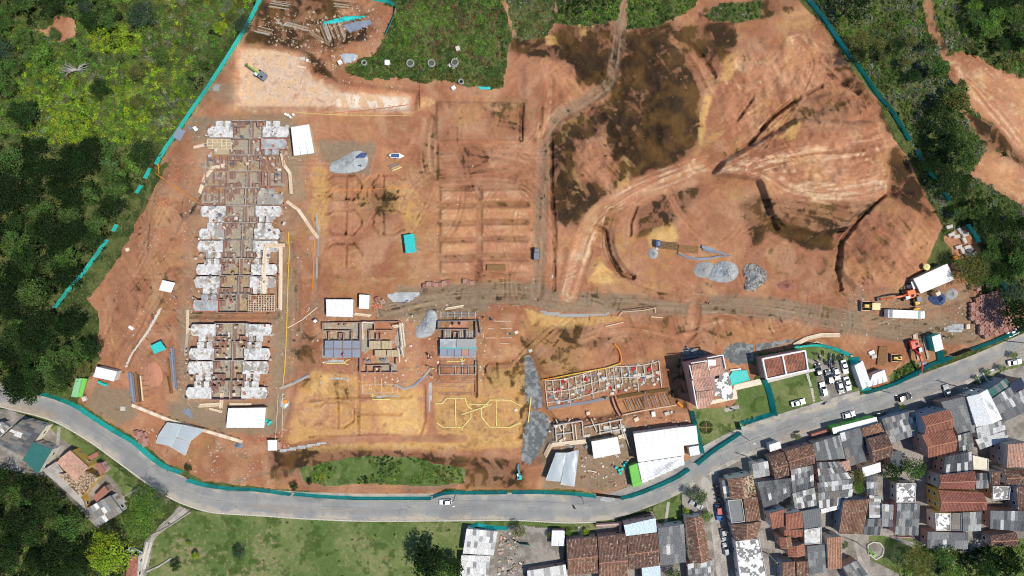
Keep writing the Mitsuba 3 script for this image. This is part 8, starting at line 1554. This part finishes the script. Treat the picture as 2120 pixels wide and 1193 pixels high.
def person_mesh(pose):
    """a standing or stooping worker as one body; x forward"""
    b = dict(head=(0, 0, 1.62), neck=(0, 0, 1.45), chest=(0, 0, 1.28), hip=(0, 0, .95))
    if pose == 1: b = dict(head=(.52, 0, 1.28), neck=(.40, 0, 1.22), chest=(.26, 0, 1.14), hip=(-.05, 0, .92))
    S_ = lambda c, r: np.asarray(c) + r * ICO
    seg = []
    def bone(a, ra, c, rc): seg.append(hull(np.vstack([S_(a, ra), S_(c, rc)])))
    bone(b['hip'], .15, b['chest'], .19); bone(b['chest'], .17, b['neck'], .07); bone(b['neck'], .06, b['head'], .10)
    ch, hp = np.array(b['chest']), np.array(b['hip'])
    for s in (-1, 1):
        sh = ch + [.02, s * .21, .08]; el = sh + [.10 if pose == 0 else .16, s * .07, -.27]; ha = el + [.22, -s * .02, -.12 if pose == 0 else -.2]
        bone(ch + [0, s * .1, .08], .09, sh, .075); bone(sh, .065, el, .05); bone(el, .048, ha, .035)
        for q in range(4): d = ha + [.09 - .01 * abs(q - 1.5), s * (-.03 + .02 * q), -.03]; bone(ha + [.03, s * (-.03 + .02 * q), 0], .014, d, .010)
        bone(ha, .014, ha + [.05, -s * .055, .01], .011)
        kn = hp + [.06 * s + .05, s * .11, -.44]; an = np.array([.10 * s, s * .13, .08]); bone(hp + [0, s * .08, 0], .10, kn, .07); bone(kn, .068, an, .045); bone(an + [0, 0, -.03], .045, an + [.16, 0, -.04], .035)
    m = m3.Manifold()
    for k in seg: m = m + m3.Manifold(m3.Mesh(np.asarray(k.vertices, np.float32), np.asarray(k.faces, np.uint32)))
    o = m.to_mesh(); body = trimesh.Trimesh(o.vert_properties[:, :3], o.tri_verts, process=False)
    vest = hull(np.vstack([S_(hp + [0, 0, .03], .17), S_(ch, .215), S_(ch + [0, .17, .08], .10), S_(ch + [0, -.17, .08], .10)])); hd = np.array(b['head'])
    helm = hull(np.vstack([S_(hd + [-.01, 0, .05], .125)[ICO[:, 2] > -.05], hd + np.array([[.17, y, .04] for y in (-.08, .08)])])); return [mikit.ply(q, 'skin', smooth=50) for q in (body, vest, helm)]
ICO = trimesh.creation.icosphere(1).vertices
PM = [person_mesh(0), person_mesh(1)]
for i, (l, x, y, a, pose, shirt, hat) in enumerate([('worker in red shirt in the group beside the half poured house', 888, 736, .5, 0, 'shirt_red', 'white'), ('worker in white at the group beside the half poured house', 893, 738, 2.5, 0, 'white', 'machine_yellow'), ('worker in dark clothes at the left of the group', 885, 731, -.7, 1, 'shirt_dark', 'machine_yellow'), ('worker with yellow helmet below the group', 890, 743, 1.6, 0, 'shirt_red', 'white'), ('worker standing on the duckboard track', 886, 758, 1.0, 0, 'shirt_dark', 'white'), ('worker in yellow vest by the footings', 899, 762, 3.0, 1, 'hivis', 'white'), ('worker near the lower duckboard', 894, 777, 2.0, 1, 'denim', 'machine_yellow'), ('worker stooping on the blue deck in red', 714, 733, .3, 1, 'shirt_red', 'white'), ('worker with orange vest at the dug plots', 1003, 658, 0, 0, 'orange', 'machine_yellow'), ('worker stooping at the dug plots', 1017, 662, 1.2, 1, 'shirt_dark', 'machine_yellow'), ('worker with turquoise helmet at the ochre plot', 1060, 693, 2.2, 1, 'shirt_green', 'turquoise'),
   ('worker on the haul road in black and yellow', 1465, 628, 0, 0, 'shirt_dark', 'machine_yellow'), ('worker above the concrete houses in yellow', 855, 653, .6, 0, 'hivis', 'white'), ('person in dark clothes on the villa lawn, left', 1509, 844, .5, 0, 'shirt_dark', 'black'), ('person in green on the villa lawn, right', 1519, 848, 2.8, 0, 'shirt_green', 'teal_net'), ('worker on the foundation trench with yellow helmet', 1250, 823, 0, 1, 'shirt_dark', 'machine_yellow'), ('worker beside the right end of the foundation trench', 1333, 812, 1.0, 0, 'denim', 'white'), ('worker in the yard beside the hut', 1957, 698, 2.0, 0, 'shirt_green', 'white'), ('worker at the small hut in yellow vest', 574, 900, 1.0, 0, 'hivis', 'orange'), ('worker in blue at the beam store of the left yard', 367, 617, 2.0, 1, 'blue_grey', 'white')]):
    g = G(x, y); t = thing('person', l, 'person'); zz = g + [0, 0, 2.4 if 'blue deck' in l else 0.05]; tw = M4(rotm([0, 0, 1], a) * 1.06, zz)
    part(t, 'body', PM[pose][0], 'denim', tw=tw); part(t, 'shirt', PM[pose][1], shirt, tw=tw); part(t, 'helmet', PM[pose][2], hat, tw=tw)

# ------------------------------------------------------------------ long poles and boards stacked at the top of the site
r7 = np.random.default_rng(33)
for l, x0, y0, x1, y1, w, n in [('stack of long dark poles at the upper left of the site', 572, 44, 640, 62, 18, 12), ('stack of grey poles beside the upper left fence', 530, 60, 562, 68, 14, 9), ('upright stack of dark poles under the long turquoise tarp, left', 670, 52, 682, 84, 22, 10), ('upright stack of dark poles under the long turquoise tarp, right', 695, 46, 708, 82, 20, 9), ('grey pole stack near the top edge of the site', 690, 8, 740, 14, 16, 9), ('brown boards spread along the dark track', 640, 66, 682, 90, 8, 5), ('weathered poles at the very top left of the site', 560, 8, 600, 14, 16, 8)]:
    t = thing('pole_stack', l, 'timber stack'); a, b = np.array([x0, y0]), np.array([x1, y1]); e = (b - a) / np.hypot(*(b - a)); nr = np.array([-e[1], e[0]])
    for k in range(n):
        o = nr * w * ((k + .5) / n - .5) + e * r7.uniform(-4, 4); beam_part(t, 'pole', G(*(a + o), .3), G(*(b + o + nr * r7.uniform(-1, 1)), .3), .22, .2, ['timber_dark', 'rust_dark', 'timber_grey', 'mud'][int(r7.integers(4))])
    for s in (.2, .8): beam_part(t, 'bearer', G(*(a + (b - a) * s - nr * w * .6), .12), G(*(a + (b - a) * s + nr * w * .6), .12), .15, .15, 'timber')

stones('slab_litter', 'boards, blocks and scraps lying on the slabs of the upper brick row', 'debris', (418, 252, 600, 252, 584, 640, 396, 646), 520, (.25, 1.1), W + [(.55, .45, .33), (.38, .15, .1), (.12, .14, .2)], 41, z=zb1 + 2.82)
stones('slab_litter_001', 'boards and scraps lying on the slabs of the lower brick block', 'debris', (386, 672, 568, 672, 556, 826, 382, 830), 220, (.25, .9), W + [(.55, .45, .33), (.38, .15, .1)], 42, z=zb2 + 2.82)
stones('foundation_litter', 'timber, blocks and steel lying between the foundation beams', 'debris', (1130, 790, 1362, 744, 1370, 792, 1140, 843), 320, (.3, 1.2), W + [(.5, .12, .12), (.12, .15, .22), (.6, .5, .38)], 43)

stones('debris_012', 'rubble, offcuts and spilled mortar around the concrete houses', 'debris', (645, 655, 870, 650, 1005, 640, 1060, 700, 1000, 790, 840, 800, 650, 800), 420, (.2, .8), W + [(.4, .42, .43), (.25, .25, .26), (.4, .2, .14), (.6, .55, .4)], 44)

# ------------------------------------------------------------------ look-alikes are told apart by where they stand among each other
ORD = 'first second third fourth fifth sixth seventh eighth ninth tenth eleventh twelfth thirteenth fourteenth fifteenth'.split()
same = {}
for k, p in POS.items(): same.setdefault(labels[k]['label'], []).append(k)
for text, ks in same.items():
    n = len(ks)
    if n < 2: continue
    P_ = np.array([POS[k] for k in ks], float); w = np.ptp(P_[:, 0]); h = np.ptp(P_[:, 1])
    if n <= 14:
        ax = 0 if w >= h else 1
        for r, i in enumerate(np.argsort(P_[:, ax])): labels[ks[i]]['label'] = f"{text}, {ORD[r]} from the {'left' if ax == 0 else 'top'}"
    else:
        m = int(np.ceil(n / 11)) if n < 60 else int(np.ceil(n / 9)); order = np.argsort(P_[:, 0]); cols = np.array_split(order, m)
        for c, col in enumerate(cols):
            for r, i in enumerate(sorted(col, key=lambda q: P_[q, 1])): labels[ks[i]]['label'] = f"{text}, {ORD[r]} from top in {ORD[c]} column from left"
